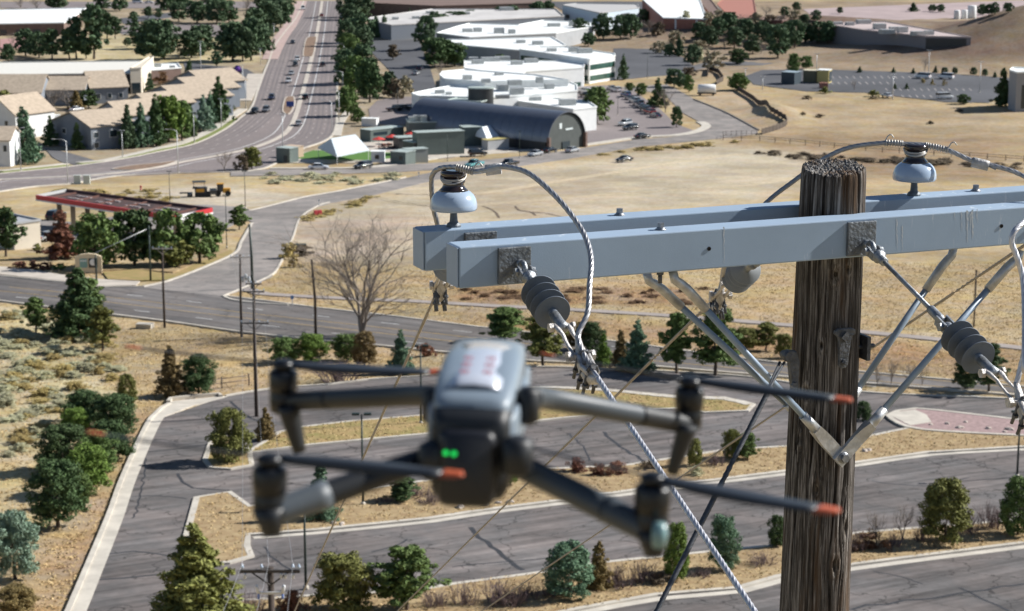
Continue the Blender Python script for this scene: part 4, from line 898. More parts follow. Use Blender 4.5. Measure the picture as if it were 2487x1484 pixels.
def plant(name, px, py, hp, wp, kind, fol, label, cat, group, v=None, depth=None):
    """a plant whose foot stands at that place of the land, hp and wp photo units high and wide"""
    p = G(px, py); s = mpp(px, py); h = hp * s / CP * .985; w = wp * s; far = p.y > 300
    if p.y > 560 and kind != 'shrub': h *= 1.1; w *= 1.2
    VN[0] += 1; v = (VN[0] * 7 % 5) if v is None else v
    root = empty(name, p - Vector((0, 0, .12)), (VN[0] * 2.399) % 6.28, label, cat, group)
    if kind in ('bare', 'small', 'brush'):
        a, b = bare_mesh(v % 3, {'bare': 'tree', 'small': 'small', 'brush': 'brush'}[kind], {'bare': 3, 'small': 5, 'brush': 9}[kind], 5 if kind == 'bare' else 4)
        nat = {'bare': (1.18, 1.25), 'small': (1.02, .95), 'brush': (.85, 1.6)}[kind]
        sx = w / nat[1]; sz = h / nat[0]
        for nm, me in (('trunk', a), ('branches', b)):
            o = link_mesh(nm, me, root); o.scale = (sx, sx, sz)
        return root
    natw = {'round': .86, 'ovate': .62, 'cone': .60, 'pine': .62, 'shrub': 1.2}[kind]
    sx = w / natw
    o = link_mesh('trunk', trunk_mesh(kind, v % 3), root); o.scale = ((h + sx) / 2, (h + sx) / 2, h) if kind != 'shrub' else (sx, sx, h)
    o = link_mesh('crown', crown(kind, v, fol, far), root); o.scale = (sx, sx, h)
    o.material_slots[0].link = 'OBJECT'; o.material_slots[0].material = FOL[fol]
    return root
KIND_WORD = {'round': 'rounded', 'ovate': 'egg-shaped', 'cone': 'conical', 'pine': 'open-crowned', 'shrub': 'low', 'bare': 'leafless', 'small': 'leafless', 'brush': 'leafless'}
FOL_WORD = {'pine': 'green', 'dark': 'dark green', 'blue': 'blue-green', 'olive': 'olive green', 'brown': 'brownish', 'bright': 'bright green', 'far': 'dark green', 'silver': 'silvery blue', 'red': 'russet', 'sage': 'grey-green',
            'gold': 'golden', 'tan': 'pale tan', 'scrub': 'grey-brown', 'rust': 'rust brown', None: 'grey'}
def grove(where, group, items):
    """plants of one place, told apart by look and by their order from the left"""
    items = sorted(items, key=lambda i: i[0])
    for k, it in enumerate(items):
        px, py, hp, wp, kind, fol = it[:6]
        noun = 'shrub' if kind in ('shrub', 'brush') else ('tree' if kind in ('bare', 'small') or fol in ('red', 'tan') else {'cone': 'spruce', 'ovate': 'juniper'}.get(kind, 'pine'))
        pos = ('leftmost' if k == 0 else 'rightmost' if k == len(items) - 1 else ORD[k + 1] + ' from left') if len(items) > 1 else 'single'
        lab = '%s %s %s, %s %s' % (KIND_WORD[kind], FOL_WORD[fol], noun, pos, where)
        plant({'spruce': 'spruce_tree', 'juniper': 'juniper_tree', 'pine': 'pine_tree', 'tree': 'bare_tree' if kind in ('bare', 'small') else 'tree', 'shrub': 'shrub'}[noun], px, py, hp, wp, kind, fol, lab, 'shrub' if noun == 'shrub' else 'tree', group)
grove('in the clump beside the left kerb', 'clump of pines beside the left kerb', [
    (141, 1277, 163, 143, 'round', 'dark'), (193, 1228, 82, 73, 'round', 'pine'), (212, 1197, 118, 122, 'round', 'bright'), (153, 1142, 114, 126, 'round', 'dark'), (236, 1152, 110, 100, 'round', 'pine'),
    (270, 1115, 99, 112, 'round', 'dark'), (282, 1050, 95, 112, 'round', 'dark'), (206, 1034, 89, 107, 'round', 'dark'), (186, 1056, 69, 73, 'round', 'bright')])
grove('of the trees by the split rail fence', 'trees by the split rail fence', [(309, 986, 82, 50, 'ovate', 'olive'), (415, 961, 128, 76, 'cone', 'brown'), (483, 957, 98, 86, 'round', 'dark')])
grove('of trees in the bottom left corner', 'trees in the bottom left corner', [(37, 1404, 172, 116, 'round', 'silver'), (42, 1512, 98, 104, 'round', 'brown'), (478, 1535, 275, 235, 'cone', 'olive'), (417, 1500, 34, 70, 'shrub', 'bright')])
grove('of trees in the left planting strips', 'trees in the planting strips', [(557, 1123, 134, 106, 'round', 'olive'), (646, 1069, 84, 56, 'cone', 'brown'), (781, 1262, 150, 88, 'cone', 'blue'), (978, 1219, 66, 84, 'pine', 'dark'), (1239, 1180, 128, 44, 'ovate', 'bright')])
grove('of evergreens between road and lot', 'evergreens between road and parking lot', [(690, 880, 62, 80, 'round', 'pine'), (757, 878, 70, 84, 'round', 'bright'), (843, 875, 66, 78, 'round', 'pine'), (886, 888, 88, 62, 'ovate', 'brown'), (973, 904, 108, 64, 'cone', 'blue')])
grove('below the road left of the drone', 'brush below the road', [(824, 926, 56, 140, 'brush', None), (1035, 864, 36, 46, 'shrub', 'red')])
grove('of trees along the bottom edge', 'trees along the bottom edge', [(838, 1486, 148, 158, 'round', 'olive'), (987, 1486, 168, 164, 'pine', 'pine'), (709, 1494, 74, 82, 'shrub', 'red'), (613, 1496, 78, 92, 'brush', None), (1381, 1454, 150, 120, 'ovate', 'blue'), (1454, 1431, 124, 74, 'cone', 'brown'),
    (1642, 1412, 154, 64, 'ovate', 'bright'), (1758, 1388, 142, 80, 'round', 'blue'), (1886, 1330, 84, 44, 'round', 'dark'), (2295, 1322, 172, 120, 'ovate', 'olive'), (2470, 1302, 152, 90, 'ovate', 'pine')])
grove('of brush in the front strip', 'brush in the front planting strip', [(1130, 1470, 66, 90, 'brush', None), (1207, 1470, 70, 110, 'brush', None), (1280, 1456, 58, 90, 'brush', None), (1500, 1428, 66, 104, 'brush', None), (1850, 1376, 46, 80, 'brush', None), (2112, 1336, 56, 84, 'shrub', 'rust'), (2128, 1330, 120, 66, 'small', None),
    (2192, 1317, 116, 74, 'small', None), (2350, 1298, 66, 74, 'brush', None), (2410, 1288, 74, 84, 'brush', None), (2165, 1330, 50, 70, 'brush', None), (1060, 1474, 56, 90, 'brush', None), (1345, 1450, 46, 80, 'brush', None), (1560, 1418, 60, 96, 'brush', None), (1600, 1420, 40, 70, 'shrub', 'scrub'), (1700, 1404, 40, 70, 'brush', None), (2240, 1316, 60, 70, 'brush', None), (2080, 1340, 60, 70, 'brush', None), (1250, 1474, 60, 100, 'brush', None)])
grove('of plants in the middle strip', 'plants in the middle planting strip', [(1400, 1148, 44, 62, 'shrub', 'red'), (1455, 1156, 36, 50, 'shrub', 'red'), (1500, 1154, 40, 60, 'shrub', 'red'), (1686, 1134, 76, 38, 'ovate', 'olive'), (1736, 1134, 46, 58, 'brush', None), (1690, 1157, 32, 50, 'shrub', 'sage'), (1777, 1115, 76, 50, 'round', 'olive'), (1814, 1119, 74, 58, 'pine', 'pine'),
    (2096, 1022, 52, 40, 'ovate', 'dark'), (1010, 1208, 40, 90, 'brush', None), (1080, 1206, 36, 80, 'brush', None), (1150, 1196, 40, 90, 'brush', None), (1050, 1225, 36, 90, 'brush', None), (1120, 1215, 34, 80, 'shrub', 'scrub'), (930, 1222, 30, 60, 'brush', None), (1580, 1140, 30, 60, 'shrub', 'scrub')])
grove('in the roadside row behind drone', 'row of trees along the road', [(1227, 830, 86, 115, 'pine', 'pine'), (1319, 888, 130, 110, 'pine', 'olive'), (1400, 850, 70, 72, 'pine', 'brown'), (1434, 852, 74, 67, 'round', 'dark'), (1466, 885, 78, 48, 'cone', 'bright'), (1507, 894, 98, 52, 'cone', 'brown'), (1547, 903, 130, 84, 'cone', 'blue'),
    (1643, 907, 152, 86, 'pine', 'pine'), (1738, 912, 166, 124, 'pine', 'pine'), (1812, 852, 58, 74, 'round', 'olive'), (1860, 850, 70, 72, 'pine', 'olive')])
grove('of roadside trees right of pole', 'roadside trees right of the pole', [(2130, 936, 82, 50, 'small', None), (2165, 934, 80, 52, 'small', None), (2240, 936, 62, 40, 'small', None), (2205, 935, 70, 50, 'small', None), (2343, 944, 72, 62, 'round', 'dark'), (2400, 954, 126, 84, 'pine', 'dark'), (1905, 868, 60, 50, 'round', 'olive')])
plant('bare_tree', 878, 817, 330, 440, 'bare', None, 'large spreading leafless tree beside the road left of the crossarms', 'tree', None, v=1)
grove('of bushes at the street bend', 'golden bushes at the street bend', [(700, 628, 44, 50, 'shrub', 'gold'), (714, 648, 34, 40, 'shrub', 'gold'), (735, 620, 30, 60, 'shrub', 'scrub')])
grove('of the pines on the scrubby slope', 'pines on the scrubby slope', [(192, 820, 172, 150, 'cone', 'dark'), (249, 851, 112, 72, 'pine', 'olive'), (168, 810, 84, 80, 'pine', 'pine'), (87, 807, 88, 66, 'pine', 'pine'), (215, 812, 140, 110, 'pine', 'pine')])
grove('of trees around the filling station', 'trees around the filling station', [(234, 652, 136, 117, 'round', 'pine'), (327, 643, 132, 102, 'round', 'dark'), (408, 645, 134, 104, 'round', 'pine'), (430, 648, 66, 85, 'round', 'olive'), (485, 639, 120, 119, 'round', 'pine'), (150, 626, 118, 97, 'cone', 'red'), (14, 622, 120, 85, 'pine', 'dark'), (34, 604, 80, 60, 'small', None),
    (581, 557, 60, 48, 'pine', 'pine'), (545, 416, 62, 60, 'small', None), (612, 412, 56, 50, 'round', 'olive'), (590, 414, 46, 44, 'shrub', 'scrub')])
grove('of the hedge by the station sign', 'hedge by the station sign', [(50, 652, 20, 46, 'shrub', 'red'), (82, 652, 22, 50, 'shrub', 'red'), (112, 653, 20, 44, 'shrub', 'red'), (145, 654, 18, 40, 'shrub', 'pine'), (90, 606, 18, 30, 'shrub', 'olive')])
grove('of trees before the apartments', 'trees in front of the apartments', [(123, 354, 66, 36, 'cone', 'dark'), (188, 363, 60, 28, 'cone', 'dark'), (13, 402, 68, 36, 'cone', 'blue'), (60, 393, 122, 66, 'cone', 'blue'), (10, 318, 88, 54, 'round', 'olive'), (78, 398, 90, 40, 'cone', 'blue'), (311, 360, 98, 38, 'cone', 'far'), (344, 357, 98, 42, 'cone', 'blue'), (380, 354, 112, 48, 'cone', 'dark'),
    (410, 346, 104, 62, 'round', 'bright'), (443, 342, 88, 50, 'round', 'pine'), (463, 333, 76, 36, 'cone', 'dark'), (494, 318, 80, 42, 'cone', 'silver'), (512, 300, 70, 34, 'cone', 'blue'), (533, 297, 100, 52, 'cone', 'dark'), (548, 270, 50, 34, 'cone', 'dark')])
grove('of the trees between the apartments', 'trees between the apartments', [(75, 202, 24, 24, 'cone', 'dark'), (100, 202, 24, 24, 'cone', 'dark'), (302, 222, 40, 28, 'cone', 'far'), (365, 222, 42, 22, 'cone', 'far'), (111, 249, 34, 26, 'cone', 'dark'), (186, 267, 44, 34, 'cone', 'brown'), (130, 264, 58, 80, 'small', None), (165, 262, 50, 60, 'small', None), (215, 262, 40, 40, 'round', 'dark'),
    (461, 192, 44, 24, 'cone', 'far'), (395, 205, 34, 60, 'shrub', 'rust'), (435, 206, 24, 50, 'shrub', 'rust'), (200, 208, 34, 40, 'small', None)])
grove('of the pines behind the long building', 'pines behind the long building', [(63, 136, 60, 50, 'round', 'far'), (95, 140, 56, 46, 'round', 'far'), (126, 145, 68, 46, 'pine', 'far'), (169, 145, 70, 46, 'pine', 'far'), (186, 142, 92, 46, 'pine', 'far'), (209, 142, 46, 36, 'pine', 'far'), (228, 143, 120, 62, 'pine', 'far'), (260, 94, 58, 34, 'pine', 'far'), (280, 94, 50, 34, 'pine', 'far'), (326, 79, 46, 28, 'pine', 'far'),
    (310, 113, 20, 18, 'round', 'far'), (347, 118, 48, 56, 'round', 'far'), (373, 145, 86, 78, 'round', 'far'), (398, 145, 88, 66, 'round', 'far'), (465, 140, 60, 60, 'round', 'far'), (490, 133, 64, 58, 'round', 'far'), (434, 142, 34, 44, 'small', None), (30, 120, 46, 30, 'small', None), (20, 150, 40, 30, 'round', 'far')])
grove('of the trees left of the boulevard', 'trees left of the boulevard', [(565, 148, 86, 74, 'round', 'far'), (610, 146, 92, 56, 'round', 'far'), (527, 163, 36, 26, 'pine', 'far'), (590, 150, 74, 50, 'round', 'far'), (622, 112, 80, 60, 'round', 'far'), (650, 88, 76, 64, 'round', 'far'), (682, 66, 60, 48, 'round', 'far'), (640, 132, 60, 44, 'round', 'far'), (668, 34, 40, 50, 'round', 'far'), (600, 95, 50, 44, 'small', None), (700, 40, 40, 30, 'round', 'far')])
grove('of far trees at upper left', 'far trees at the upper left', [(434, 52, 42, 36, 'round', 'far'), (479, 55, 48, 50, 'round', 'far'), (527, 58, 52, 48, 'round', 'far'), (556, 55, 48, 40, 'round', 'far'), (405, 24, 34, 40, 'round', 'far'), (440, 22, 34, 40, 'round', 'far'), (480, 24, 34, 36, 'small', None), (520, 20, 36, 50, 'round', 'far'), (140, 22, 44, 50, 'round', 'far'), (50, 20, 30, 40, 'small', None), (90, 24, 34, 40, 'small', None), (250, 24, 30, 34, 'round', 'far'), (290, 26, 34, 34, 'round', 'far'), (360, 44, 26, 22, 'pine', 'far'), (385, 46, 24, 20, 'pine', 'far'), (600, 30, 44, 44, 'small', None), (640, 24, 40, 40, 'round', 'far')])
grove('of the row right of the boulevard', 'row right of the boulevard', [(843, 42, 60, 40, 'round', 'far'), (870, 48, 60, 60, 'round', 'far'), (850, 78, 62, 46, 'round', 'far'), (840, 112, 56, 40, 'round', 'far'), (874, 104, 64, 54, 'round', 'far'), (846, 152, 64, 42, 'round', 'pine'), (882, 134, 62, 48, 'round', 'far'), (838, 206, 78, 50, 'round', 'far'), (882, 202, 84, 58, 'round', 'far'), (858, 174, 72, 50, 'round', 'pine'), (910, 216, 62, 36, 'cone', 'far'), (898, 248, 94, 56, 'round', 'dark'), (862, 228, 82, 52, 'round', 'pine'), (844, 282, 66, 48, 'round', 'pine'), (869, 299, 34, 28, 'round', 'pine'), (914, 90, 46, 34, 'cone', 'far'), (934, 90, 48, 30, 'cone', 'far')])
grove('of trees left of white office', 'leafless trees left of the white office', [(930, 222, 46, 60, 'shrub', 'tan'), (958, 238, 52, 54, 'shrub', 'scrub'), (985, 226, 46, 46, 'shrub', 'tan'), (945, 235, 56, 30, 'round', 'far'), (1070, 184, 40, 34, 'small', None), (955, 145, 34, 30, 'pine', 'scrub')])
grove('of pines among the white offices', 'dark pines among the white offices', [(1034, 122, 74, 46, 'round', 'far'), (1056, 164, 64, 54, 'round', 'dark'), (1080, 160, 58, 50, 'round', 'dark'), (1104, 160, 52, 54, 'round', 'dark'), (1214, 181, 44, 38, 'round', 'dark'), (1250, 181, 32, 36, 'round', 'dark'), (1055, 76, 44, 30, 'round', 'far'), (1075, 74, 36, 34, 'round', 'far'), (1112, 70, 38, 40, 'round', 'far'), (1142, 60, 32, 34, 'round', 'far'), (1172, 56, 30, 36, 'round', 'far'), (1214, 56, 36, 36, 'round', 'far'),
    (1243, 58, 40, 36, 'round', 'far'), (1282, 58, 30, 46, 'round', 'far'), (1306, 50, 42, 36, 'round', 'far'), (1332, 46, 40, 30, 'round', 'far'), (995, 62, 38, 18, 'cone', 'far'), (1092, 66, 34, 30, 'round', 'far')])
grove('of trees right of white offices', 'trees right of the white offices', [(1408, 100, 50, 36, 'round', 'far'), (1372, 103, 30, 34, 'round', 'far'), (1465, 94, 56, 40, 'round', 'far'), (1507, 94, 52, 38, 'round', 'far'), (1533, 92, 52, 40, 'round', 'far'), (1429, 112, 30, 30, 'round', 'far'), (1514, 193, 56, 24, 'cone', 'far'), (1450, 300, 80, 62, 'round', 'pine'), (1597, 259, 64, 38, 'cone', 'dark'), (1616, 272, 66, 46, 'small', None), (1643, 309, 48, 24, 'ovate', 'dark'), (1558, 232, 28, 24, 'round', 'pine'), (1529, 222, 20, 20, 'round', 'pine')])
grove('of trees by the far bend', 'trees by the far bend', [(1637, 211, 40, 38, 'round', 'far'), (1656, 214, 30, 26, 'round', 'far'), (1673, 224, 38, 20, 'round', 'pine'), (1794, 219, 38, 44, 'round', 'pine'), (1650, 137, 46, 22, 'cone', 'far'), (1626, 137, 28, 26, 'round', 'far'), (1682, 158, 46, 34, 'round', 'far'), (1602, 129, 32, 40, 'shrub', 'tan'), (1639, 107, 38, 46, 'shrub', 'tan'), (1695, 130, 36, 44, 'shrub', 'tan'), (1732, 170, 52, 62, 'shrub', 'tan'), (1700, 150, 40, 40, 'shrub', 'sage'), (1674, 182, 22, 44, 'shrub', 'scrub'), (1665, 60, 36, 50, 'shrub', 'sage'), (1720, 66, 40, 50, 'shrub', 'tan')])
grove('in the belt below far knoll', 'pine belt below the far knoll', [(1700, 98, 40, 40, 'round', 'far'), (1722, 112, 44, 40, 'round', 'far'), (1745, 92, 44, 36, 'round', 'far'), (1770, 80, 46, 40, 'round', 'far'), (1783, 116, 46, 42, 'round', 'far'), (1791, 155, 34, 40, 'round', 'dark'), (1810, 92, 42, 36, 'round', 'far'), (1828, 130, 42, 38, 'round', 'far'), (1850, 96, 40, 36, 'round', 'far'), (1868, 108, 44, 36, 'round', 'far'), (1889, 140, 72, 50, 'round', 'far'), (1912, 112, 54, 40, 'round', 'far'), (1930, 116, 60, 38, 'round', 'far'), (1955, 104, 44, 36, 'round', 'far'), (1927, 180, 46, 28, 'round', 'pine'), (1958, 167, 28, 26, 'round', 'pine'), (1985, 104, 46, 40, 'round', 'far'), (2010, 106, 50, 34, 'round', 'far'), (1760, 118, 40, 40, 'small', None), (1848, 130, 36, 40, 'small', None)])
grove('of far trees at upper right', 'far trees at the upper right', [(1780, 36, 30, 40, 'small', None), (1820, 30, 30, 36, 'small', None), (1860, 44, 34, 34, 'small', None), (1905, 40, 22, 20, 'round', 'far'), (1934, 26, 20, 18, 'round', 'far'), (1954, 56, 20, 22, 'round', 'far'), (1983, 50, 24, 22, 'round', 'far'), (2040, 34, 16, 14, 'pine', 'far'), (2218, 28, 20, 22, 'cone', 'far'), (2264, 28, 16, 18, 'round', 'far'), (2285, 30, 18, 18, 'round', 'far'), (2386, 36, 24, 24, 'round', 'far'), (2402, 36, 24, 24, 'round', 'far'), (2416, 34, 26, 18, 'round', 'far'), (2448, 30, 22, 22, 'round', 'far')])
grove('of bare trees on the far upper slope', 'bare trees on the far upper slope', [(1745, 50, 30, 40, 'shrub', 'tan'), (1770, 58, 30, 44, 'shrub', 'scrub'), (1800, 62, 32, 46, 'small', None), (1835, 58, 30, 46, 'shrub', 'tan'), (1870, 64, 32, 40, 'shrub', 'scrub'), (1895, 58, 26, 34, 'small', None), (1640, 60, 34, 50, 'shrub', 'tan'), (1600, 84, 34, 44, 'shrub', 'scrub'), (1575, 80, 36, 44, 'small', None), (1560, 60, 34, 40, 'round', 'far'), (1930, 46, 24, 34, 'shrub', 'tan')])
grove('around the far car park', 'small trees around the far car park', [(2434, 258, 84, 42, 'cone', 'dark'), (2338, 252, 22, 28, 'round', 'dark'), (2003, 226, 18, 34, 'shrub', 'olive'), (2122, 234, 18, 28, 'shrub', 'olive'), (2088, 176, 14, 12, 'cone', 'far'), (2170, 176, 12, 10, 'cone', 'far'), (2218, 178, 12, 10, 'cone', 'far'), (2272, 176, 16, 10, 'cone', 'far'), (2294, 182, 18, 14, 'ovate', 'far'), (2319, 180, 16, 12, 'ovate', 'far'), (2364, 182, 18, 14, 'ovate', 'far'), (2392, 184, 16, 12, 'ovate', 'far'), (2416, 188, 14, 10, 'cone', 'far'),
    (2173, 216, 14, 10, 'cone', 'dark'), (2202, 216, 14, 10, 'cone', 'dark'), (2242, 202, 14, 12, 'shrub', 'gold'), (2264, 206, 16, 12, 'shrub', 'gold'), (2293, 208, 16, 12, 'shrub', 'gold'), (2245, 178, 44, 20, 'small', None), (2075, 220, 30, 16, 'small', None)])
grove('on the grassy field', 'bushes on the grassy field', [(1420, 630, 16, 30, 'shrub', 'scrub'), (1960, 240, 10, 24, 'shrub', 'scrub'), (1990, 285, 10, 26, 'shrub', 'scrub'), (2120, 240, 8, 22, 'shrub', 'scrub'), (2330, 270, 8, 22, 'shrub', 'scrub'), (1950, 278, 8, 18, 'shrub', 'scrub'), (2260, 300, 8, 22, 'shrub', 'scrub')])
# sage and rabbitbrush: alike, told apart by nothing
rs = random.Random(11); ns = 0
SAGE = []
for fol, n, lab, grp in (('sage', 58, 'grey-green sagebrush on the dry slope at left', 'sagebrush on the left slope'), ('gold', 30, 'yellow rabbitbrush on the dry slope at left', 'rabbitbrush on the left slope')):
    k = 0
    while k < n:
        x, y = rs.uniform(-10, 290), rs.uniform(760, 1110)
        if x > 300 - abs(y - 900) * .9 - (60 if y > 960 else 0): continue
        plant('sagebrush' if fol == 'sage' else 'rabbitbrush', x, y, rs.uniform(12, 24), rs.uniform(34, 74), 'shrub', fol, lab, 'shrub', grp); k += 1
for n, xr, yr, fol, lab, grp in ((34, (600, 960), (424, 446), 'sage', 'grey-green brush on the verge below the restaurant street', 'brush below the restaurant street'),
                                 (30, (130, 420), (462, 492), 'gold', 'tawny brush on the verge behind the filling station', 'brush behind the filling station'),
                                 (56, (1830, 2480), (372, 400), 'scrub', 'dark scrub along the ditch in the field', 'scrub along the ditch'),
                                 (40, (1100, 1720), (700, 738), 'rust', 'rust brown brush along the footpath', 'brush along the footpath'),
                                 (22, (740, 900), (500, 520), 'gold', 'tawny brush at the bend of the side street', 'brush at the bend'),
                                 (20, (1450, 1800), (350, 378), 'gold', 'tawny grass clump beside the street at the field edge', 'clumps at the field edge')):
    for k in range(n):
        x, y = rs.uniform(*xr), rs.uniform(*yr)
        if fol == 'gold' and xr[0] == 740: y = 530 - (x - 730) * .30 + rs.uniform(0, 12)
        if xr[0] == 1450: y = 372 - (x - 1450) * .085 + rs.uniform(0, 8)
        if xr[0] == 1830: y = 374 + (x - 1830) * .045 + rs.uniform(-6, 8)
        if xr[0] == 600: y = rs.uniform(424, 450 - abs(x - 780) * .04)
        plant('shrub', x, y, rs.uniform(5, 10), rs.uniform(24, 52), 'shrub', fol, lab, 'shrub', grp)
# dry grass tufts: one uncountable mass
def grass():
    rg = np.random.default_rng(3); pts = []
    polys = [np.array(p) for p in PAVED]
    def scatter(n, y0, y1, xm):
        y = rg.uniform(y0, y1, n); x = rg.uniform(-1, 1, n) * (y * .27 + 4) if xm is None else rg.uniform(*xm, n)
        ok = np.ones(n, bool)
        for p in polys[:]:
            if p[:, 1].min() > y1 or p[:, 1].max() < y0: continue
            ok &= ~inpoly(x, y, p)
        return np.stack([x[ok], y[ok]], 1)
    a = scatter(90000, 138, 340, None)
    dirt = [G(*p) for p in ((1000, 640), (760, 625), (705, 600), (735, 520), (800, 480), (1100, 440), (2000, 380), (1900, 500), (1300, 570))]
    a = a[~inpoly(a[:, 0], a[:, 1], dirt)]
    z = np.array([gz(x, y) for x, y in a]) - .10
    for p in STRIPS:
        p = np.array(p); lo, hi = p.min(0), p.max(0); m = int(min(14000, (hi[0] - lo[0]) * (hi[1] - lo[1]) * 4.5)); x, y = rg.uniform(lo[0], hi[0], m), rg.uniform(lo[1], hi[1], m); k = inpoly(x, y, p)
        a = np.concatenate([a, np.stack([x[k], y[k]], 1)]); z = np.concatenate([z, np.interp(y[k], PY, PZ) + .13])
    n = len(a)
    base = np.column_stack([a, z]); K = 3
    v = []; h = rg.uniform(.05, .15, (n, K)) * np.where(a[:, 1] > 345, 1.5, 1)[:, None]; an = rg.uniform(0, 2 * np.pi, (n, K)); lean = rg.uniform(.03, .2, (n, K)); w = rg.uniform(.05, .11, (n, K)) * np.where(a[:, 1] > 345, 2., 1)[:, None]
    off = rg.normal(0, .10, (n, K, 2))
    bx = base[:, None, 0] + off[..., 0]; by = base[:, None, 1] + off[..., 1]; bz_ = base[:, None, 2] + np.zeros((n, K))
    p0 = np.stack([bx - w * np.sin(an), by + w * np.cos(an), bz_], -1); p1 = np.stack([bx + w * np.sin(an), by - w * np.cos(an), bz_], -1)
    p2 = np.stack([bx + lean * np.cos(an), by + lean * np.sin(an), bz_ + h], -1)
    V = np.stack([p0, p1, p2], 2).reshape(-1, 3)
    me = bpy.data.meshes.new('dry_grass'); me.from_pydata(V.tolist(), [], np.arange(len(V)).reshape(-1, 3).tolist())
    me.materials.append(mat('dry_grass_blades', (.56, .42, .225), .9, c2=(.46, .335, .165), scale=.12, isl=.22, spec=.1))
    return tag(link_mesh('dry_grass', me), 'short dry tan grass covering the open ground', 'grass', kind='stuff')
grass()

# loose pale rocks in the beds
rk = random.Random(21)
def rock_mesh(v):
    bm = bmesh.new(); bmesh.ops.create_icosphere(bm, subdivisions=2, radius=1)
    for q in bm.verts: q.co *= 1 + .35 * mnoise.noise(q.co * 1.3 + Vector((v * 5, 0, 0))); q.co.z *= .62
    me = bpy.data.meshes.new('boulder'); bm.to_mesh(me); bm.free(); me.materials.append(mat('pale_rock', (.44, .38, .33), .95, var=.2, scale=3, bump=.5)); return me
RKM = [rock_mesh(v) for v in range(4)]
RK = [(2260, 1036), (2300, 1034), (2330, 1044), (2345, 1030), (2400, 1046), (2440, 1054), (2452, 1048), (2100, 1100), (2110, 1098), (1180, 1230), (1210, 1226), (1240, 1224), (810, 1276), (830, 1278), (1118, 1236), (420, 1110)]
for k, (x, y) in enumerate(RK[:15]):
    o = link_mesh('boulder', RKM[k % 4]); p = G(x, y); s_ = rk.uniform(.18, .38); o.location = (p.x, p.y, p.z + .22); o.scale = (s_ * rk.uniform(1, 1.5), s_, s_); o.rotation_euler = (0, 0, rk.uniform(0, 6))
    tag(o, 'pale boulder on the pink gravel bed' if k < 7 else 'small pale rock in the middle planting strip', 'rock', 'boulders on the gravel bed' if k < 7 else 'rocks in the middle strip')
# ------------------------------------------------------------------ the pole top in front of the camera
PSI = R(21.89); AH = .117; AD = .092
AX = Vector((math.cos(PSI), math.sin(PSI), 0)); NX = Vector((math.sin(PSI), -math.cos(PSI), 0)); UP3 = Vector((0, 0, 1))
O_ARM = C(1115.2, 600.7, 5.7125)
def FR(t, n, z): return O_ARM + AX * t + NX * n + UP3 * z
def OP(px, py, n):
    """the point of that line of sight in the upright plane n metres in front of the arm face"""
    d = ray(px, py); q = O_ARM + NX * n
    return d * (q.dot(NX) / d.dot(NX))
def loc_(p):
    q = p - O_ARM; return q.dot(AX), q.dot(NX), q.z
M_galv = mat('galvanised_steel', (.30, .32, .34), .5, .75, var=.25, scale=40, bump=.25, bscale=160)
M_galvd = mat('dark_galvanised', (.15, .165, .18), .6, .6, var=.25, scale=25, bump=.3, bscale=90)
M_cast = mat('cast_aluminium', (.50, .48, .46), .55, .55, var=.2, scale=50, bump=.35, bscale=180)
M_alwire = mat('aluminium_strand', (.36, .36, .37), .42, .7, var=.12, scale=30)
M_wirew = mat('bright_strand', (.56, .56, .59), .4, .5, var=.1, scale=30)
M_wiret = mat('weathered_strand', (.31, .28, .245), .6, .3, var=.15, scale=30)
M_guy = mat('dark_guy_strand', (.075, .08, .09), .5, .5, var=.2, scale=30)
M_poly = mat('grey_polymer', (.105, .13, .165), .55, 0, var=.08, scale=20, spec=.35)
M_porc = mat('pale_blue_porcelain', (.37, .46, .58), .2, 0, var=.05, scale=12, coat=.4)
M_glaze = mat('brown_glaze', (.022, .014, .013), .12, 0, coat=.5)
M_iron = mat("dark_iron", (.095, .10, .11), .55, .5, var=.3, scale=40, bump=.3, bscale=120)
M_steelb = mat('bolt_steel', (.24, .25, .27), .45, .8, var=.2, scale=60, bump=.15)
def arm_mat():
    m = mat('grey_fibreglass', (.29, .375, .475), .6, 0, var=.06, scale=3, bump=.05, bscale=300, spec=.3)
    nt = m.node_tree; L = nt.links; N = nt.nodes.new; b = nt.nodes['Principled BSDF']; src = b.inputs['Base Color'].links[0].from_socket
    tc = N('ShaderNodeTexCoord'); mp = N('ShaderNodeMapping'); mp.inputs['Scale'].default_value = (38, 38, 4); L.new(tc.outputs['Object'], mp.inputs[0])
    n = N('ShaderNodeTexNoise'); n.inputs['Scale'].default_value = 1; n.inputs['Detail'].default_value = 7; n.inputs['Roughness'].default_value = .75; L.new(mp.outputs[0], n.inputs['Vector'])
    n2 = N('ShaderNodeTexNoise'); n2.inputs['Scale'].default_value = 2.6; n2.inputs['Detail'].default_value = 2; L.new(tc.outputs['Object'], n2.inputs['Vector'])
    mu = N('ShaderNodeMath'); mu.operation = 'MULTIPLY'
    a = N('ShaderNodeMapRange'); L.new(n.outputs['Fac'], a.inputs[0]); a.inputs['From Min'].default_value = .585; a.inputs['From Max'].default_value = .68
    c = N('ShaderNodeMapRange'); L.new(n2.outputs['Fac'], c.inputs[0]); c.inputs['From Min'].default_value = .50; c.inputs['From Max'].default_value = .60
    L.new(a.outputs[0], mu.inputs[0]); L.new(c.outputs[0], mu.inputs[1])
    mx = N('ShaderNodeMix'); mx.data_type = 'RGBA'; mx.inputs[7].default_value = (.78, .79, .78, 1); L.new(mu.outputs[0], mx.inputs[0]); L.new(src, mx.inputs[6])
    L.new(mx.outputs[2], b.inputs['Base Color']); return m
M_arm = arm_mat()
ARM_L = 2.44
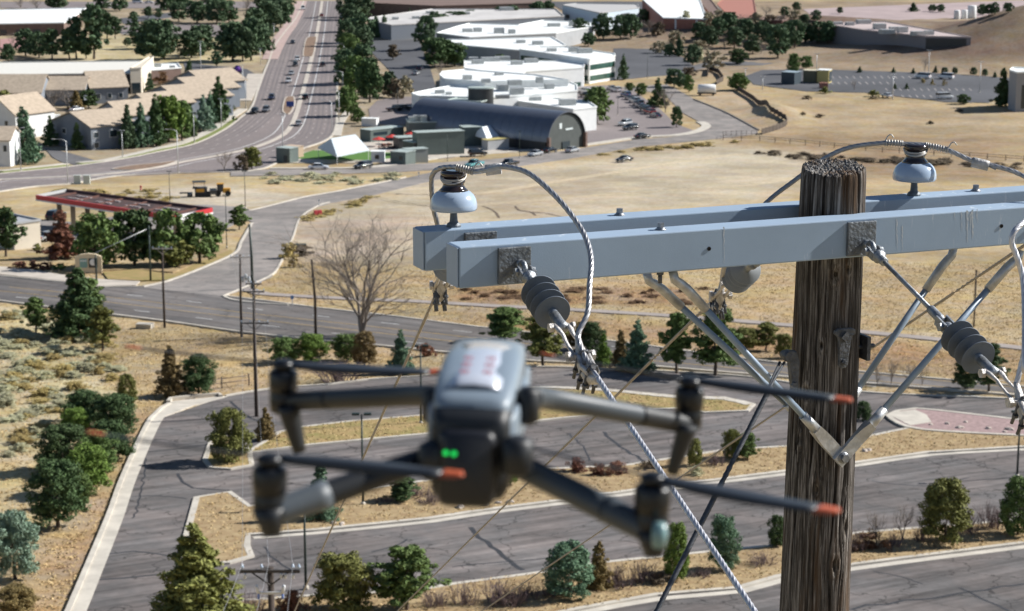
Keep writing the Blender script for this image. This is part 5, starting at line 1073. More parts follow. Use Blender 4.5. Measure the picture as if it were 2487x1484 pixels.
def arm(name, t0, n0, z0, label):
    """a square fibreglass arm; n0 is its front face"""
    root = empty(name, FR(t0 + ARM_L / 2, n0 - AD / 2, z0 - AH / 2), PSI, label, 'crossarm', 'crossarms of the near pole')
    o = MB().box((0, 0, 0), (ARM_L, AD, AH)).build('beam', M_arm, root); bevel(o, .004, 2)
    for s in (-1, 1):
        c = MB().box((s * (ARM_L / 2 + .0035), 0, 0), (.0035, AD - .004, AH - .004)).build('end_cap', mat('end_cap_grey', (.30, .375, .475), .6, var=.06, scale=6), root); bevel(c, .0012, 1)
    return root
arm_f = arm('crossarm', 0, 0, 0, 'nearer pale grey square crossarm with two square plates on its front')
arm_b = arm('crossarm', -.0105, -.2544, .004, 'farther pale grey square crossarm carrying the two porcelain pin insulators')
def on_arm(root, p): return root.matrix_basis.inverted() @ p
def mworld(o):
    return Matrix.Translation(o.location) @ o.rotation_euler.to_matrix().to_4x4()
def hexbolt(mb, p, ax, r, h, n=6):
    p = Vector(p); ax = Vector(ax).normalized(); mb.cyl(p, p + ax * h, r, n=n, smooth=False)
def arm_hole(root, px, py, n):
    p = mworld(root).inverted() @ OP(px, py, n)
    MB().lathe([(.0062, 0), (.0062, .0016), (.0048, .0022), (.0046, .0004), (.001, .0003)], p, (0, -1, 0), 14).build('bolt_hole_shade', mat('hole_shade', (.015, .012, .01), .9), root)  # dark raised disc paints the shade of an open hole
arm_hole(arm_f, 1722, 604, 0); arm_hole(arm_f, 2432, 549, 0)
def top_bolt(root, px, py, nc, under=False):
    """a bolt through the arm, head on top"""
    t, n, z = loc_(OP(px, py, nc)); zt = z
    iv = mworld(root).inverted()
    b = MB(); p = iv @ FR(t, nc, (.004 if root is arm_b else 0))
    b.lathe([(.016, 0), (.0165, .0015), (.016, .003), (.012, .003), (.0125, .0065), (.0115, .008)], p, (0, 0, 1), 18)
    hexbolt(b, p + Vector((0, 0, .008)), (0, 0, 1), .0105, .0125)
    b.build('through_bolt', M_steelb, root)
    u = MB(); q = p - Vector((0, 0, AH))
    u.lathe([(.016, 0), (.016, -.004), (.011, -.004)], q, (0, 0, 1), 16); hexbolt(u, q - Vector((0, 0, .004)), (0, 0, -1), .0115, .011)
    u.cyl(q - Vector((0, 0, .012)), q - Vector((0, 0, .040)), .0062, n=10); u.build('bolt_end', M_iron, root)
top_bolt(arm_b, 1505, 516, -.300); top_bolt(arm_f, 1605, 553, -.046); top_bolt(arm_b, 2370, 460, -.300)
def sq_plate(root, px, py, n, w, h, face=1):
    iv = mworld(root).inverted(); p = iv @ OP(px, py, n)
    b = MB().box((p.x, p.y - face * .0065, p.z), (w, .012, h)).build('square_washer_plate', M_galvd, root); bevel(b, .0022, 2)
    return b
sq_plate(arm_f, 1247, 643, 0, .098, .104); sq_plate(arm_f, 2089, 578, 0, .097, .103)
sq_plate(arm_b, 1165, 606, -.2544, .1, .106)
for t in ():
    p = mworld(arm_b).inverted() @ FR(t, -.2544 - AD, -AH / 2 + .004)
    bevel(MB().box((p.x, p.y + .0065, p.z), (.1, .012, .104)).build('square_washer_plate', M_galvd, arm_b), .0022, 2)

rs2 = random.Random(4)
for px, y0, y1, w in ((2335, 514, 560, .004), (2349, 511, 588, .0075), (2361, 509, 578, .009), (2373, 508, 540, .004), (2178, 531, 604, .005), (2191, 548, 612, .003), (1758, 551, 640, .0035), (2318, 515, 535, .003), (2356, 520, 560, .005)):
    a_, b_ = mworld(arm_f).inverted() @ OP(px, y0, 0), mworld(arm_f).inverted() @ OP(px + 1, y1, 0); vs = []; K = 14
    for k in range(K + 1):
        q_ = a_.lerp(b_, k / K); ww = w * (1.1 - .75 * k / K) * rs2.uniform(.45, 1.2); o_ = rs2.uniform(-.0018, .0018)
        vs += [(q_.x + o_ - ww / 2, -AD / 2 - .0004, q_.z), (q_.x + o_ + ww / 2, -AD / 2 - .0004, q_.z)]
    MB().add(vs, [(2 * k, 2 * k + 1, 2 * k + 3, 2 * k + 2) for k in range(K)]).build('dropping_stain', mat('dropping_white', (.52, .54, .55), .8, c2=(.33, .40, .47), scale=120), arm_f)

# --- the wooden pole
def wood_mat(name='weathered_wood'):
    m = bpy.data.materials.new(name); m.use_nodes = True; nt = m.node_tree; b = nt.nodes['Principled BSDF']; L = nt.links; N = nt.nodes.new
    b.inputs['Roughness'].default_value = .9; b.inputs['Specular IOR Level'].default_value = .15
    tc = N('ShaderNodeTexCoord')
    at = N('ShaderNodeAttribute'); at.attribute_name = 'grain'
    def noise(sx, sz, detail=6, rough=.7):
        mp = N('ShaderNodeMapping'); mp.inputs['Scale'].default_value = (sx, sx, sz); L.new(tc.outputs['Object'], mp.inputs[0])
        n = N('ShaderNodeTexNoise'); n.inputs['Scale'].default_value = 1; n.inputs['Detail'].default_value = detail; n.inputs['Roughness'].default_value = rough
        L.new(mp.outputs[0], n.inputs['Vector']); return n.outputs['Fac']
    r = N('ShaderNodeValToRGB'); L.new(noise(130, 4), r.inputs[0]); e = r.color_ramp.elements
    e[0].position = .34; e[0].color = (.014, .010, .008, 1); e[1].position = .68; e[1].color = (.34, .31, .285, 1)
    k = e.new(.5); k.color = (.085, .075, .066, 1)
    br = N('ShaderNodeValToRGB'); L.new(noise(9, 1.1, 4), br.inputs[0]); br.color_ramp.elements[0].position = .52; br.color_ramp.elements[1].position = .66
    mx = N('ShaderNodeMix'); mx.data_type = 'RGBA'; mx.blend_type = 'MIX'; L.new(r.outputs[0], mx.inputs[6])
    mx.inputs[7].default_value = (.10, .056, .027, 1)
    f = N('ShaderNodeMath'); f.operation = 'MULTIPLY'; L.new(br.outputs[0], f.inputs[0]); f.inputs[1].default_value = .75; L.new(f.outputs[0], mx.inputs[0])
    m2 = N('ShaderNodeMix'); m2.data_type = 'RGBA'; m2.blend_type = 'MULTIPLY'; m2.inputs[0].default_value = 1; L.new(mx.outputs[2], m2.inputs[6]); L.new(at.outputs['Color'], m2.inputs[7])
    L.new(m2.outputs[2], b.inputs['Base Color'])
    bp = N('ShaderNodeBump'); bp.inputs['Strength'].default_value = .7; bp.inputs['Distance'].default_value = .004
    L.new(noise(210, 7, 4), bp.inputs['Height']); L.new(bp.outputs[0], b.inputs['Normal'])
    MATS[name] = m; return m
M_wood = wood_mat()
p_top = OP(2022.5, 406, -.173); p_low = OP(1975.5, 1484, -.173)
ax_d = (p_low - p_top) / (p_top.z - p_low.z)           # shift per metre of height: the pole leans half a degree
pole_root = empty('utility_pole', (0, 0, 0), 0, 'close weathered wooden pole with two grey crossarms and V braces', 'utility pole')
zg = gz(p_top.x, p_top.y); pz_top = p_top.z
def pole_c(z): return p_top + ax_d * (pz_top - z)
def pole_r(z): return .0965 + .0075 * (pz_top - z) if pz_top - z < 1.6 else .1085 + .0032 * (pz_top - z - 1.6)
pole_root.location = pole_c(zg)
NT = 300
zs = list(pz_top - np.concatenate([np.arange(0, 1.5, .0036), np.linspace(1.5, pz_top - zg + .4, 40)]))
th = np.linspace(0, 2 * np.pi, NT, endpoint=False)
ZZ, TT = np.meshgrid(np.array(zs), th, indexing='ij'); DEP = pz_top - ZZ
rng_ = np.random.default_rng(5)
def n1(z, f, s): return np.array([mnoise.noise((float(a) * f, s * 7.7, s * 1.3)) for a in z])
warp = np.zeros_like(TT); knot = np.zeros_like(TT); kring = np.zeros_like(TT)
cam_th = math.atan2(-p_top.y, -p_top.x)
KN = [(1957, 956, .017, .034), (1982, 1191, .021, .040), (1936, 1066, .014, .032), (2054, 1281, .017, .046), (2029, 1374, .019, .038), (2030, 668, .024, .03), (2062, 655, .013, .022), (1995, 840, .008, .02)]
def px_to_pole(px, py):
    d = ray(px, py); t = 5.0
    for _ in range(4000):
        q = d * t; c = pole_c(q.z)
        if (q.x - c.x) ** 2 + (q.y - c.y) ** 2 < pole_r(q.z) ** 2: break
        t += .0008
    return math.atan2(q.y - c.y, q.x - c.x), q.z
for px, py, kw, kh in KN:
    kt, kz = px_to_pole(px, py)
    dth = (TT - kt + np.pi) % (2 * np.pi) - np.pi
    x = dth * .1; y = ZZ - kz
    rr = np.sqrt((x / kw) ** 2 + (y / kh) ** 2)
    warp += np.sign(x) * .12 * np.exp(-(y / (kh * 1.9)) ** 2) * np.exp(-(x / (kw * 2.0)) ** 2) * -1
    knot = np.maximum(knot, np.clip(1.25 - rr * 1.5, 0, 1)); kring += np.exp(-((rr - .95) / .22) ** 2) * .6 + .35 * np.cos(rr * 17) * np.clip(1.1 - rr, 0, 1)
TW = TT + warp
disp = np.zeros_like(TT); crack = np.zeros_like(TT)
for k in range(58):
    c0 = rng_.uniform(0, 2 * np.pi); wob = n1(zs, 1.7, k + 1) * .12 + n1(zs, 9, k + 60) * .02
    dep = np.clip(n1(zs, 1.3, k + 120) * 2.2 + rng_.uniform(-.25, .75), 0, 1) * (rng_.uniform(.003, .0125) if k % 3 else rng_.uniform(.008, .017))
    w = (rng_.uniform(.010, .024) if k % 3 else rng_.uniform(.022, .048)) * (.6 + .5 * np.clip(n1(zs, 3.1, k + 200) + .5, 0, 1))
    d = (TW - (c0 + wob)[:, None] + np.pi) % (2 * np.pi) - np.pi
    g = np.exp(-(d / w[:, None]) ** 2)
    disp -= dep[:, None] * g; crack = np.maximum(crack, g * np.clip(dep[:, None] / .011, 0, 1))
ph = [np.array([[mnoise.noise((math.cos(t) * f, math.sin(t) * f, s)) for t in th] for s in (0.0, .45, .9, 1.35, 1.8)]) for f in (11., 34.)]
lay = np.clip((DEP / 1.9) * 4, 0, 3.999); li = lay.astype(int); lf = lay - li; ti = ((TW / (2 * np.pi) * NT).round().astype(int)) % NT
for f, amp in zip(ph, (.0032, .0019)): disp += amp * (f[li, ti] * (1 - lf) + f[li + 1, ti] * lf)
disp += .0055 * kring * .5 - .010 * np.clip(knot - .35, 0, 1)
disp += .006 * np.array([mnoise.noise((math.cos(t) * 1.5, math.sin(t) * 1.5, 4.2)) for t in th])[None, :]
edge = np.exp(-DEP / .012); jag = np.array([mnoise.noise((math.cos(t) * 16, math.sin(t) * 16, 8.8)) for t in th])
disp -= edge * .004
RR = np.array([pole_r(z) for z in zs])[:, None] + disp
slope_dir = np.array([math.cos(t - cam_th) for t in th])
top_z = -.014 * slope_dir +   .007 * jag                                   # the sawn top falls a little towards the camera
rowz = ZZ + np.exp(-DEP / .05) * top_z[None, :]
PXc = np.array([pole_c(z).x for z in zs])[:, None]; PYc = np.array([pole_c(z).y for z in zs])[:, None]
V = np.stack([PXc + RR * np.cos(TT), PYc + RR * np.sin(TT), rowz], -1)
nr = len(zs); ii = np.arange(nr * NT).reshape(nr, NT)
Fq = np.stack([ii[:-1, :], ii[1:, :], np.roll(ii, -1, 1)[1:, :], np.roll(ii, -1, 1)[:-1, :]], -1).reshape(-1, 4).tolist()
vl = V.reshape(-1, 3).tolist()
GC = np.stack([1 - .62 * crack ** .7 - .4 * knot] * 3, -1); GC *= (1 + .55 * np.clip(kring, -.5, 1.2))[..., None]; GC[..., 1] *= 1 - .08 * knot; GC[..., 2] *= 1 - .2 * knot
cols = GC.reshape(-1, 3).tolist()
NRG = 46; start = 0; prev = list(range(NT)); topc = pole_c(pz_top)                # end grain rings, checks and splinters
for k in range(1, NRG + 1):
    f = 1 - k / NRG; cur = []
    for i, t in enumerate(th):
        r = RR[0, i] * f; x = topc.x + r * math.cos(t); y = topc.y + r * math.sin(t)
        a = mnoise.noise((r * 420 + 2 * mnoise.noise((x * 22, y * 22, 5.5)), x * 10, y * 10)) * .0028
        chk = abs(mnoise.noise((math.cos(t) * 6, math.sin(t) * 6, f * .8)))
        a += mnoise.noise((x * 130, y * 130, 2)) * .008 - (.006 if chk < .05 else 0) + .006 * (f - .6) * mnoise.noise((x * 14, y * 14, 9))
        vl.append((x, y, pz_top + top_z[i] * f + a - .004 * (1 - f))); cur.append(len(vl) - 1)
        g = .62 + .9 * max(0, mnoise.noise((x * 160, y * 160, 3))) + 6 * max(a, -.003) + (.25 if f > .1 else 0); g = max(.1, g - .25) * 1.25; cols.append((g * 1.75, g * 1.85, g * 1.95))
    for i in range(NT): j = (i + 1) % NT; Fq.append((prev[i], prev[j], cur[j], cur[i]))
    prev = cur
me = bpy.data.meshes.new('pole_shaft'); me.from_pydata([(a - pole_root.location.x, b - pole_root.location.y, c - pole_root.location.z) for a, b, c in vl], [], Fq)
ca = me.color_attributes.new('grain', 'FLOAT_COLOR', 'POINT'); ca.data.foreach_set('color', np.clip(np.concatenate([np.array(cols), np.ones((len(cols), 1))], 1), 0, 2).reshape(-1).astype(np.float32))
me.polygons.foreach_set('use_smooth', [True] * len(me.polygons)); me.materials.append(M_wood)
bm = bmesh.new(); bm.from_mesh(me); bmesh.ops.recalc_face_normals(bm, faces=bm.faces); bm.to_mesh(me); bm.free()
shaft = link_mesh('pole_shaft', me, pole_root)
PW = Matrix.Translation(pole_root.location); PI_ = PW.inverted()
def pp(p): return PI_ @ Vector(p)

# --- V braces
M_brace = mat('grey_brace_tube', (.23, .295, .375), .45, .1, var=.1, scale=12, bump=.05)
M_bend = mat('brace_fitting', (.45, .46, .47), .42, .6, var=.2, scale=30, bump=.1)
def brace(top, bot, face, label):
    """a round brace: flattened end on the pole, bent fitting under the arm"""
    d = (bot - top).normalized(); L = (bot - top).length
    root = empty('brace', top, 0, label, 'brace', 'V braces of the near pole'); iv = Matrix.Translation(top).inverted(); w = lambda p: iv @ Vector(p)
    a = top + d * .14; b = bot - d * .17
    MB().tube([w(a), w((a + b) / 2), w(b)], .0105, 18).build('tube', M_brace, root)
    u = UP3
    MB().tube([w(top + u * .006), w(top + u * -.012 + d * .01), w(top + d * .035 - u * .006), w(top + d * .07), w(top + d * .16)], [.013, .014, .0145, .0145, .0145], 16).build('arm_fitting', M_bend, root)
    q = MB(); sd = d.cross(face).normalized()
    q.tube([w(bot - d * .20), w(bot - d * .13)], [.0145, .0165], 16)
    q2 = []
    for s, hw, ht in ((-.135, .0165, .0165), (-.10, .021, .009), (-.075, .0225, .0055), (.0, .0225, .0055), (.024, .0225, .0055)):
        c = bot + d * s
        q2.append([w(c + sd * hw * x + face * ht * y) for x, y in ((-1, -1), (-.9, 1), (.9, 1), (1, -1))])
    vs = [v for r_ in q2 for v in r_]; fs = [(i * 4 + k, i * 4 + (k + 1) % 4, i * 4 + 4 + (k + 1) % 4, i * 4 + 4 + k) for i in range(4) for k in range(4)] + [(3, 2, 1, 0), (16, 17, 18, 19)]
    q.add(vs, fs); q.build('pole_fitting', M_bend, root)
    return root
bf = OP(2041, 1108, -.052); bb = OP(2005, 1068, -.30)
brace(OP(1634, 664, -.046), bf + NX * .0015, NX, 'front left brace running from the nearer crossarm down to the pole')
brace(OP(2478, 612, -.046), bf + NX * .013, NX, 'front right brace bolted over the other at the pole')
brace(OP(1571, 668, -.300), bb - NX * .0, -NX, 'rear left brace passing behind the wooden pole')
brace(OP(2316, 606, -.300), bb - NX * .012, -NX, 'rear right brace rising behind the nearer one')
q = MB(); q.lathe([(.018, 0), (.018, .003), (.0135, .003)], pp(bf + NX * .019), NX, 18); hexbolt(q, pp(bf + NX * .022), NX, .0135, .012); q.cyl(pp(bf - NX * .08), pp(bf + NX * .02), .008)
q.build('brace_bolt', M_steelb, pole_root)
# --- iron guy plates on the pole
def plate(outl, c, ux, uy, face, th_, name, m, parent, iv):
    pts = [iv @ (c + ux * x + uy * y) for x, y in outl]
    o = MB().extrude(pts, face * th_).build(name, m, parent); bevel(o, .003, 2); return o
fx = AX; gp = OP(2046, 845, -.052)
plate([(-.034, .058), (-.036, .048), (-.022, .036), (-.019, .02), (-.016, -.03), (-.017, -.052), (-.009, -.062), (.009, -.062), (.016, -.052), (.017, -.03), (.024, .02), (.028, .036), (.04, .044), (.038, .056), (.024, .063), (-.02, .064)], gp, fx, UP3, NX, .011, 'guy_plate', M_iron, pole_root, PI_)
q = MB(); e = gp + NX * .011
hexbolt(q, pp(e + UP3 * .038), NX, .017, .012, 4); q.build('plate_bolt', M_iron, pole_root); q = MB(); hexbolt(q, pp(e - UP3 * .042), NX, .010, .008); q.cyl(pp(e - UP3 * .042 + NX * .007), pp(e - UP3 * .042 + NX * .014), .005); q.build('plate_bolt', M_iron, pole_root)
gl = OP(1918, 893, -.115)
plate([(.012, .055), (-.016, .06), (-.030, .055), (-.034, .04), (-.026, .026), (-.012, .022), (-.006, -.02), (.0, -.055), (.008, -.066), (.02, -.06), (.022, .02)], gl, fx, UP3, NX, .022, 'guy_hook', M_iron, pole_root, PI_)
q = MB(); q.cyl(pp(gl + fx * -.022 + UP3 * .044 - NX * .004), pp(gl + fx * -.022 + UP3 * .044 + NX * .034), .0125); q.build('hook_bolt', M_iron, pole_root); q = MB(); hexbolt(q, pp(gl + fx * .004 - UP3 * .05 + NX * .02), NX, .011, .012); q.build('hook_bolt', M_iron, pole_root)
gr = OP(2092, 842, -.12)
q = MB(); q.box(pp(gr + fx * .006), (.012, .07, .075), PSI); hexbolt(q, pp(gr + fx * .012), fx, .013, .012); q.cyl(pp(gr - fx * .05), pp(gr + fx * .043), .0075); q.cyl(pp(gr + fx * .043), pp(gr + fx * .05), .0075, .003)
q.build('through_bolt', M_iron, pole_root)
tx = bpy.data.curves.new('plate_number', 'FONT'); tx.body = '18556'; tx.size = .013; tx.extrude = .0004; tx.align_x = 'CENTER'
to = bpy.data.objects.new('plate_number', tx); dg = bpy.context.evaluated_depsgraph_get()
col.objects.link(to); bpy.context.view_layer.update(); tme = bpy.data.meshes.new_from_object(to.evaluated_get(bpy.context.evaluated_depsgraph_get())); bpy.data.objects.remove(to)
tme.materials.clear(); tme.materials.append(mat('stamp_grey', (.16, .165, .17), .6, .4))
to = link_mesh('stamped_number', tme, pole_root); to.matrix_local = Matrix.Translation(pp(gp + NX * .0112 - UP3 * .026)) @ Matrix.Rotation(PSI, 4, 'Z') @ Matrix.Rotation(R(90), 4, 'X')

# --- pin insulators with their tie wires
def pin_insulator(px, py, label, seed):
    t, n, z = loc_(OP(px, py, -.300)); base = FR(t, -.300, .004)
    root = empty('pin_insulator', base, PSI, label, 'insulator', 'porcelain pin insulators')
    b = .050
    MB().lathe([(.0215, 0), (.022, .003), (.019, .009), (.0125, .014), (.0115, .02), (.0095, .05), (.0092, .058)], n=24).build('pin', M_galvd, root)
    MB().lathe([(.010, b - .004), (.032, b - .006), (.036, b - .004), (.037, b + .001), (.060, b - .001), (.0665, b), (.0692, b + .006), (.0685, b + .018), (.0655, b + .031), (.059, b + .043), (.050, b + .0515), (.0425, b + .056), (.030, b + .058)], n=48).build('skirt', M_porc, root)
    MB().lathe([(.030, b + .0575), (.0428, b + .0558), (.039, b + .0605), (.033, b + .067), (.0305, b + .073), (.0305, b + .077), (.0345, b + .0815), (.035, b + .085), (.0295, b + .0895), (.029, b + .094), (.033, b + .099), (.0365, b + .103), (.0375, b + .108), (.035, b + .1125), (.026, b + .115), (.006, b + .114)], n=44).build('neck', M_glaze, root)
    w = MB(); rr = random.Random(seed)                                         # loops of tie wire round the neck
    def loop(r, h, tilt, a0, turns, dz=0.0):
        pts = []
        for i in range(int(26 * turns)):
            an = a0 + 2 * math.pi * i / 26; pts.append((r * math.cos(an), r * math.sin(an), h + tilt * math.sin(an * 1.0 + .6) + dz * i / 26))
        w.tube(pts, .0021, 6)
    loop(.0335, b + .092, .006, rr.uniform(0, 6), 1.6, .003); loop(.036, b + .094, .014, rr.uniform(0, 6), 1.2, .004); loop(.037, b + .098, .019, 2.2, .8)
    w.build('tie_wire', mat('tie_wire', (.45, .43, .40), .45, .6, var=.15, scale=30), root)
    return root, base
pin1, base1 = pin_insulator(1102, 549, 'pale blue porcelain pin insulator at the left end of the crossarm', 3)
pin2, base2 = pin_insulator(2219.5, 468, 'pale blue porcelain pin insulator right of the wooden pole top', 9)
h_c = UP3 * (.050 + .113)

# --- stranded conductors
def cable(name, pts, r, m, label, cat='wire', step=.012, lobes=6, pitch=.09, smooth_pts=True, group=None, n=24, depth=.2):
    P = [Vector(p) for p in pts]
    Q = crom3(P, step) if smooth_pts else P
    o = MB().tube(Q, r, n, lobes=lobes, pitch=pitch, depth=depth).build(name, m, weld=False)
    return tag(o, label, cat, group)
def crom3(P, step):
    out = []; n = len(P)
    for i in range(n - 1):
        a, b, c, d = P[max(i - 1, 0)], P[i], P[i + 1], P[min(i + 2, n - 1)]
        k = max(1, int((c - b).length / step))
        for j in range(k):
            t = j / k; out.append(.5 * ((2 * b) + (c - a) * t + (2 * a - 5 * b + 4 * c - d) * t * t + (3 * b - a - 3 * c + d) * t ** 3))
    out.append(P[-1]); return out
def wrap(mb, pts, r, wire, turns):
    """a tie wire wound round a conductor"""
    Q = crom3([Vector(p) for p in pts], .004); n = len(Q); m = int(turns * 14); out = []
    for k in range(m + 1):
        s = k / m * (n - 1.001); i = int(s); f = s - i; c = Q[i].lerp(Q[i + 1], f); t = (Q[i + 1] - Q[i]).normalized()
        u = t.orthogonal().normalized(); v = t.cross(u); an = 2 * math.pi * turns * k / m
        out.append(c + (u * math.cos(an) + v * math.sin(an)) * r)
    mb.tube(out, wire, 6)
DE = Vector((.177, CP * -.47 - .276 * SP, 0))                       # direction of the conductors that come towards the camera
def cdir(x, y, z): return Vector((x, z * CP + y * SP, y * CP - z * SP)).normalized()
DF = cdir(.177, -.276, -.47); DB = cdir(-1.455, -2.374, 10.1)
S1 = OP(1262, 640, .012); S2 = OP(2104, 592, .012)
def deadend(S, D, label, rod=0.0, front=True):
    M_poly = MATS['grey_polymer'] if front else mat('sunlit_polymer', (.24, .26, .28), .5, 0, var=.06, scale=20)  # rear sheds: sunlight put into a lighter polymer colour
    """eye nut, clevis, four sheds, straps and strain clamp in line along D; returns where jumper and conductor leave the clamp"""
    z = D.normalized(); side = z.cross(UP3).normalized(); up = side.cross(z).normalized()
    Mx = Matrix((side, up, z)).transposed().to_4x4(); Mx.translation = S; Mx = Mx
    root = empty('deadend_insulator', S, 0, label, 'insulator', 'grey polymer dead-end insulators'); root.matrix_basis = Mx
    q = MB(); arm_n = Mx.to_3x3().inverted() @ (NX if front else -NX)
    q.cyl(Vector((0, 0, 0)) - arm_n * .012, Vector((0, 0, 0)) + arm_n * .018, .013, n=14); hexbolt(q, -arm_n * .012, arm_n, .0165, .012, 4)
    pts = [Vector((0, .017 * math.cos(a), .030 + .019 * math.sin(a))) for a in np.linspace(-2.1, 2.1 + 2.1, 22)]
    q.tube([arm_n * .012] + pts[2:-2], .0078, 10); q.build('eye_nut', M_galv, root)
    q = MB()
    for s in (-1, 1):
        a = [(s * .0155, y, zz) for y, zz in ((-.013, .036), (-.015, .05), (-.012, .062), (-.012, .085), (.012, .085), (.012, .062), (.015, .05), (.013, .036), (.0, .030))]
        q.extrude(a, (s * .0055, 0, 0))
    q.cyl((-.029, 0, .048), (.029, 0, .048), .0075); hexbolt(q, (.022, 0, .048), (1, 0, 0), .0125, .009); hexbolt(q, (-.022, 0, .048), (-1, 0, 0), .0125, .007)
    q.lathe([(.012, .074), (.021, .078), (.021, .088), (.0135, .093), (.0135, .118), (.0125, .12)], n=18); q.build('clevis', M_galv, root)
    o = .0
    if rod:
        q = MB(); q.cyl((0, 0, .11), (0, 0, .11 + rod), .0068); q.build('extension_rod', M_galv, root)
        q = MB(); q.lathe([(.0095, .09 + rod), (.013, .095 + rod), (.0135, .15 + rod), (.011, .165 + rod)], n=16)
        for s in (-1, 1): q.extrude([(s * .0125, y, zz) for y, zz in ((-.014, .155 + rod), (-.014, .21 + rod), (.014, .21 + rod), (.014, .155 + rod))], (s * .006, 0, 0))
        q.cyl((-.026, 0, .195 + rod), (.026, 0, .195 + rod), .008); hexbolt(q, (.019, 0, .195 + rod), (1, 0, 0), .013, .009); q.build('rod_clevis', M_galv, root)
        o = rod + .085
    MB().lathe([(.0125, .105 + o), (.0138, .108 + o), (.0138, .142 + o), (.012, .145 + o)], n=20).build('end_fitting', M_galv, root)
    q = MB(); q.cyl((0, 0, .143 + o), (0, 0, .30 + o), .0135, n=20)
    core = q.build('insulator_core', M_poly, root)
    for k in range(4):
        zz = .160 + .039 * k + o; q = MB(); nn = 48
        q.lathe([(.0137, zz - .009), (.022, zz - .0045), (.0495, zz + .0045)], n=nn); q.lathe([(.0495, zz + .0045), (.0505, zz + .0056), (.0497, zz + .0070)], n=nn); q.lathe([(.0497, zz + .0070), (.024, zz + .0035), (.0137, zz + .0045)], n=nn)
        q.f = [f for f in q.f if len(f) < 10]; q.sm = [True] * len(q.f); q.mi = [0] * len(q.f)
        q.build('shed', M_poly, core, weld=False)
    q = MB(); q.lathe([(.012, .297 + o), (.0145, .299 + o), (.0145, .345 + o), (.0165, .352 + o), (.0165, .37 + o), (.009, .376 + o)], n=20); q.build('end_fitting', M_galv, root)
    q = MB()
    for s in (-1, 1): q.tube([(s * .0175, 0, .355 + o), (s * .0175, .003, .38 + o), (s * .014, .003, .41 + o), (s * .0165, 0, .44 + o), (s * .0175, -.003, .485 + o), (s * .0175, -.004, .515 + o)], [.011, .012, .008, .0075, .009, .0125], 10, flat=.62)
    q.cyl((-.032, 0, .362 + o), (.032, 0, .362 + o), .008); hexbolt(q, (.027, 0, .362 + o), (1, 0, 0), .0135, .011); hexbolt(q, (-.027, 0, .362 + o), (-1, 0, 0), .0135, .008)
    q.cyl((-.034, -.002, .51 + o), (.034, -.002, .51 + o), .0085); hexbolt(q, (.027, -.002, .51 + o), (1, 0, 0), .015, .012); hexbolt(q, (-.027, -.002, .51 + o), (-1, 0, 0), .015, .01); q.build('strap_links', M_cast, root)
    q = MB()                                                                     # the curved shoe with its keeper
    q.tube([(0, .035, .47 + o), (0, .012, .495 + o), (0, -.014, .515 + o), (0, -.030, .548 + o), (0, -.026, .585 + o), (0, -.012, .612 + o), (0, .002, .64 + o)], [.009, .014, .0175, .0185, .018, .0155, .011], 14, flat=.8)
    q.tube([(.012, .008, .525 + o), (.016, -.004, .56 + o), (.012, .0, .60 + o)], .008, 8); q.tube([(-.012, .008, .525 + o), (-.016, -.004, .56 + o), (-.012, .0, .60 + o)], .008, 8)
    q.build('strain_clamp', M_cast, root)
    for zz, yy in ((.525, -.014), (.56, -.026), (.597, -.018)):
        q = MB(); zz += o
        for s in (-1, 1): q.cyl((s * .0135, yy + .025, zz), (s * .0135, yy - .052, zz - .012), .0048, n=8); hexbolt(q, (s * .0135, yy - .020, zz - .004), (0, -1, -.15), .0088, .008)
        q.tube([(-.0135, yy + .022, zz), (-.009, yy + .034, zz), (.009, yy + .034, zz), (.0135, yy + .022, zz)], .0048, 8); q.build('u_bolt', M_iron, root)
    return root, Mx @ Vector((0, .034, .475 + o)), Mx @ Vector((0, .004, .635 + o)), Mx
d1, j1, k1, M1 = deadend(S1, DF, 'grey four-shed insulator hanging from the left plate of the nearer crossarm')
d2, j2, k2, M2 = deadend(S2, DF, 'grey four-shed insulator on a long rod right of the wooden pole', rod=.31)
def start_for(px, py, s_, n):
    """where an assembly along DB must start so that its part s_ metres along is seen at that place"""
    z = 6.0
    for _ in range(60):
        S = C(px, py, z) - DB * s_; z += .8 * (loc_(S)[1] - n) / max(.3, -DB.dot(NX)) 
    return S
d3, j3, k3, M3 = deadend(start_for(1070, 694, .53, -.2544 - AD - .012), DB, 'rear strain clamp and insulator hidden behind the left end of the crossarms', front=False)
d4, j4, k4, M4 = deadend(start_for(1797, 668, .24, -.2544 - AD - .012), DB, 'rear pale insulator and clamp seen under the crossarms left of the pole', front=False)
print('CLAMPS', [tuple(round(c) for c in proj(p)) for p in (j1, k1, j2, k2, j3, k3, j4, k4)])
cable('conductor', [k1 - DF * .08, k1, k1 + DF * 1.2, k1 + DF * 2.6 - UP3 * .01, k1 + DF * 9 - UP3 * .3, k1 + DF * 22 - UP3 * 1.2], .0078, M_wirew, 'bright twisted conductor crossing the lower middle from the left front clamp', pitch=.11, step=.014, group='overhead conductors')
cable('conductor', [k2 - DF * .08, k2, k2 + DF * 1.2, k2 + DF * 2.6, k2 + DF * 9 - UP3 * .3, k2 + DF * 22 - UP3 * 1.2], .0078, M_wirew, 'short bright conductor end leaving the right front clamp', pitch=.11, step=.014, group='overhead conductors')
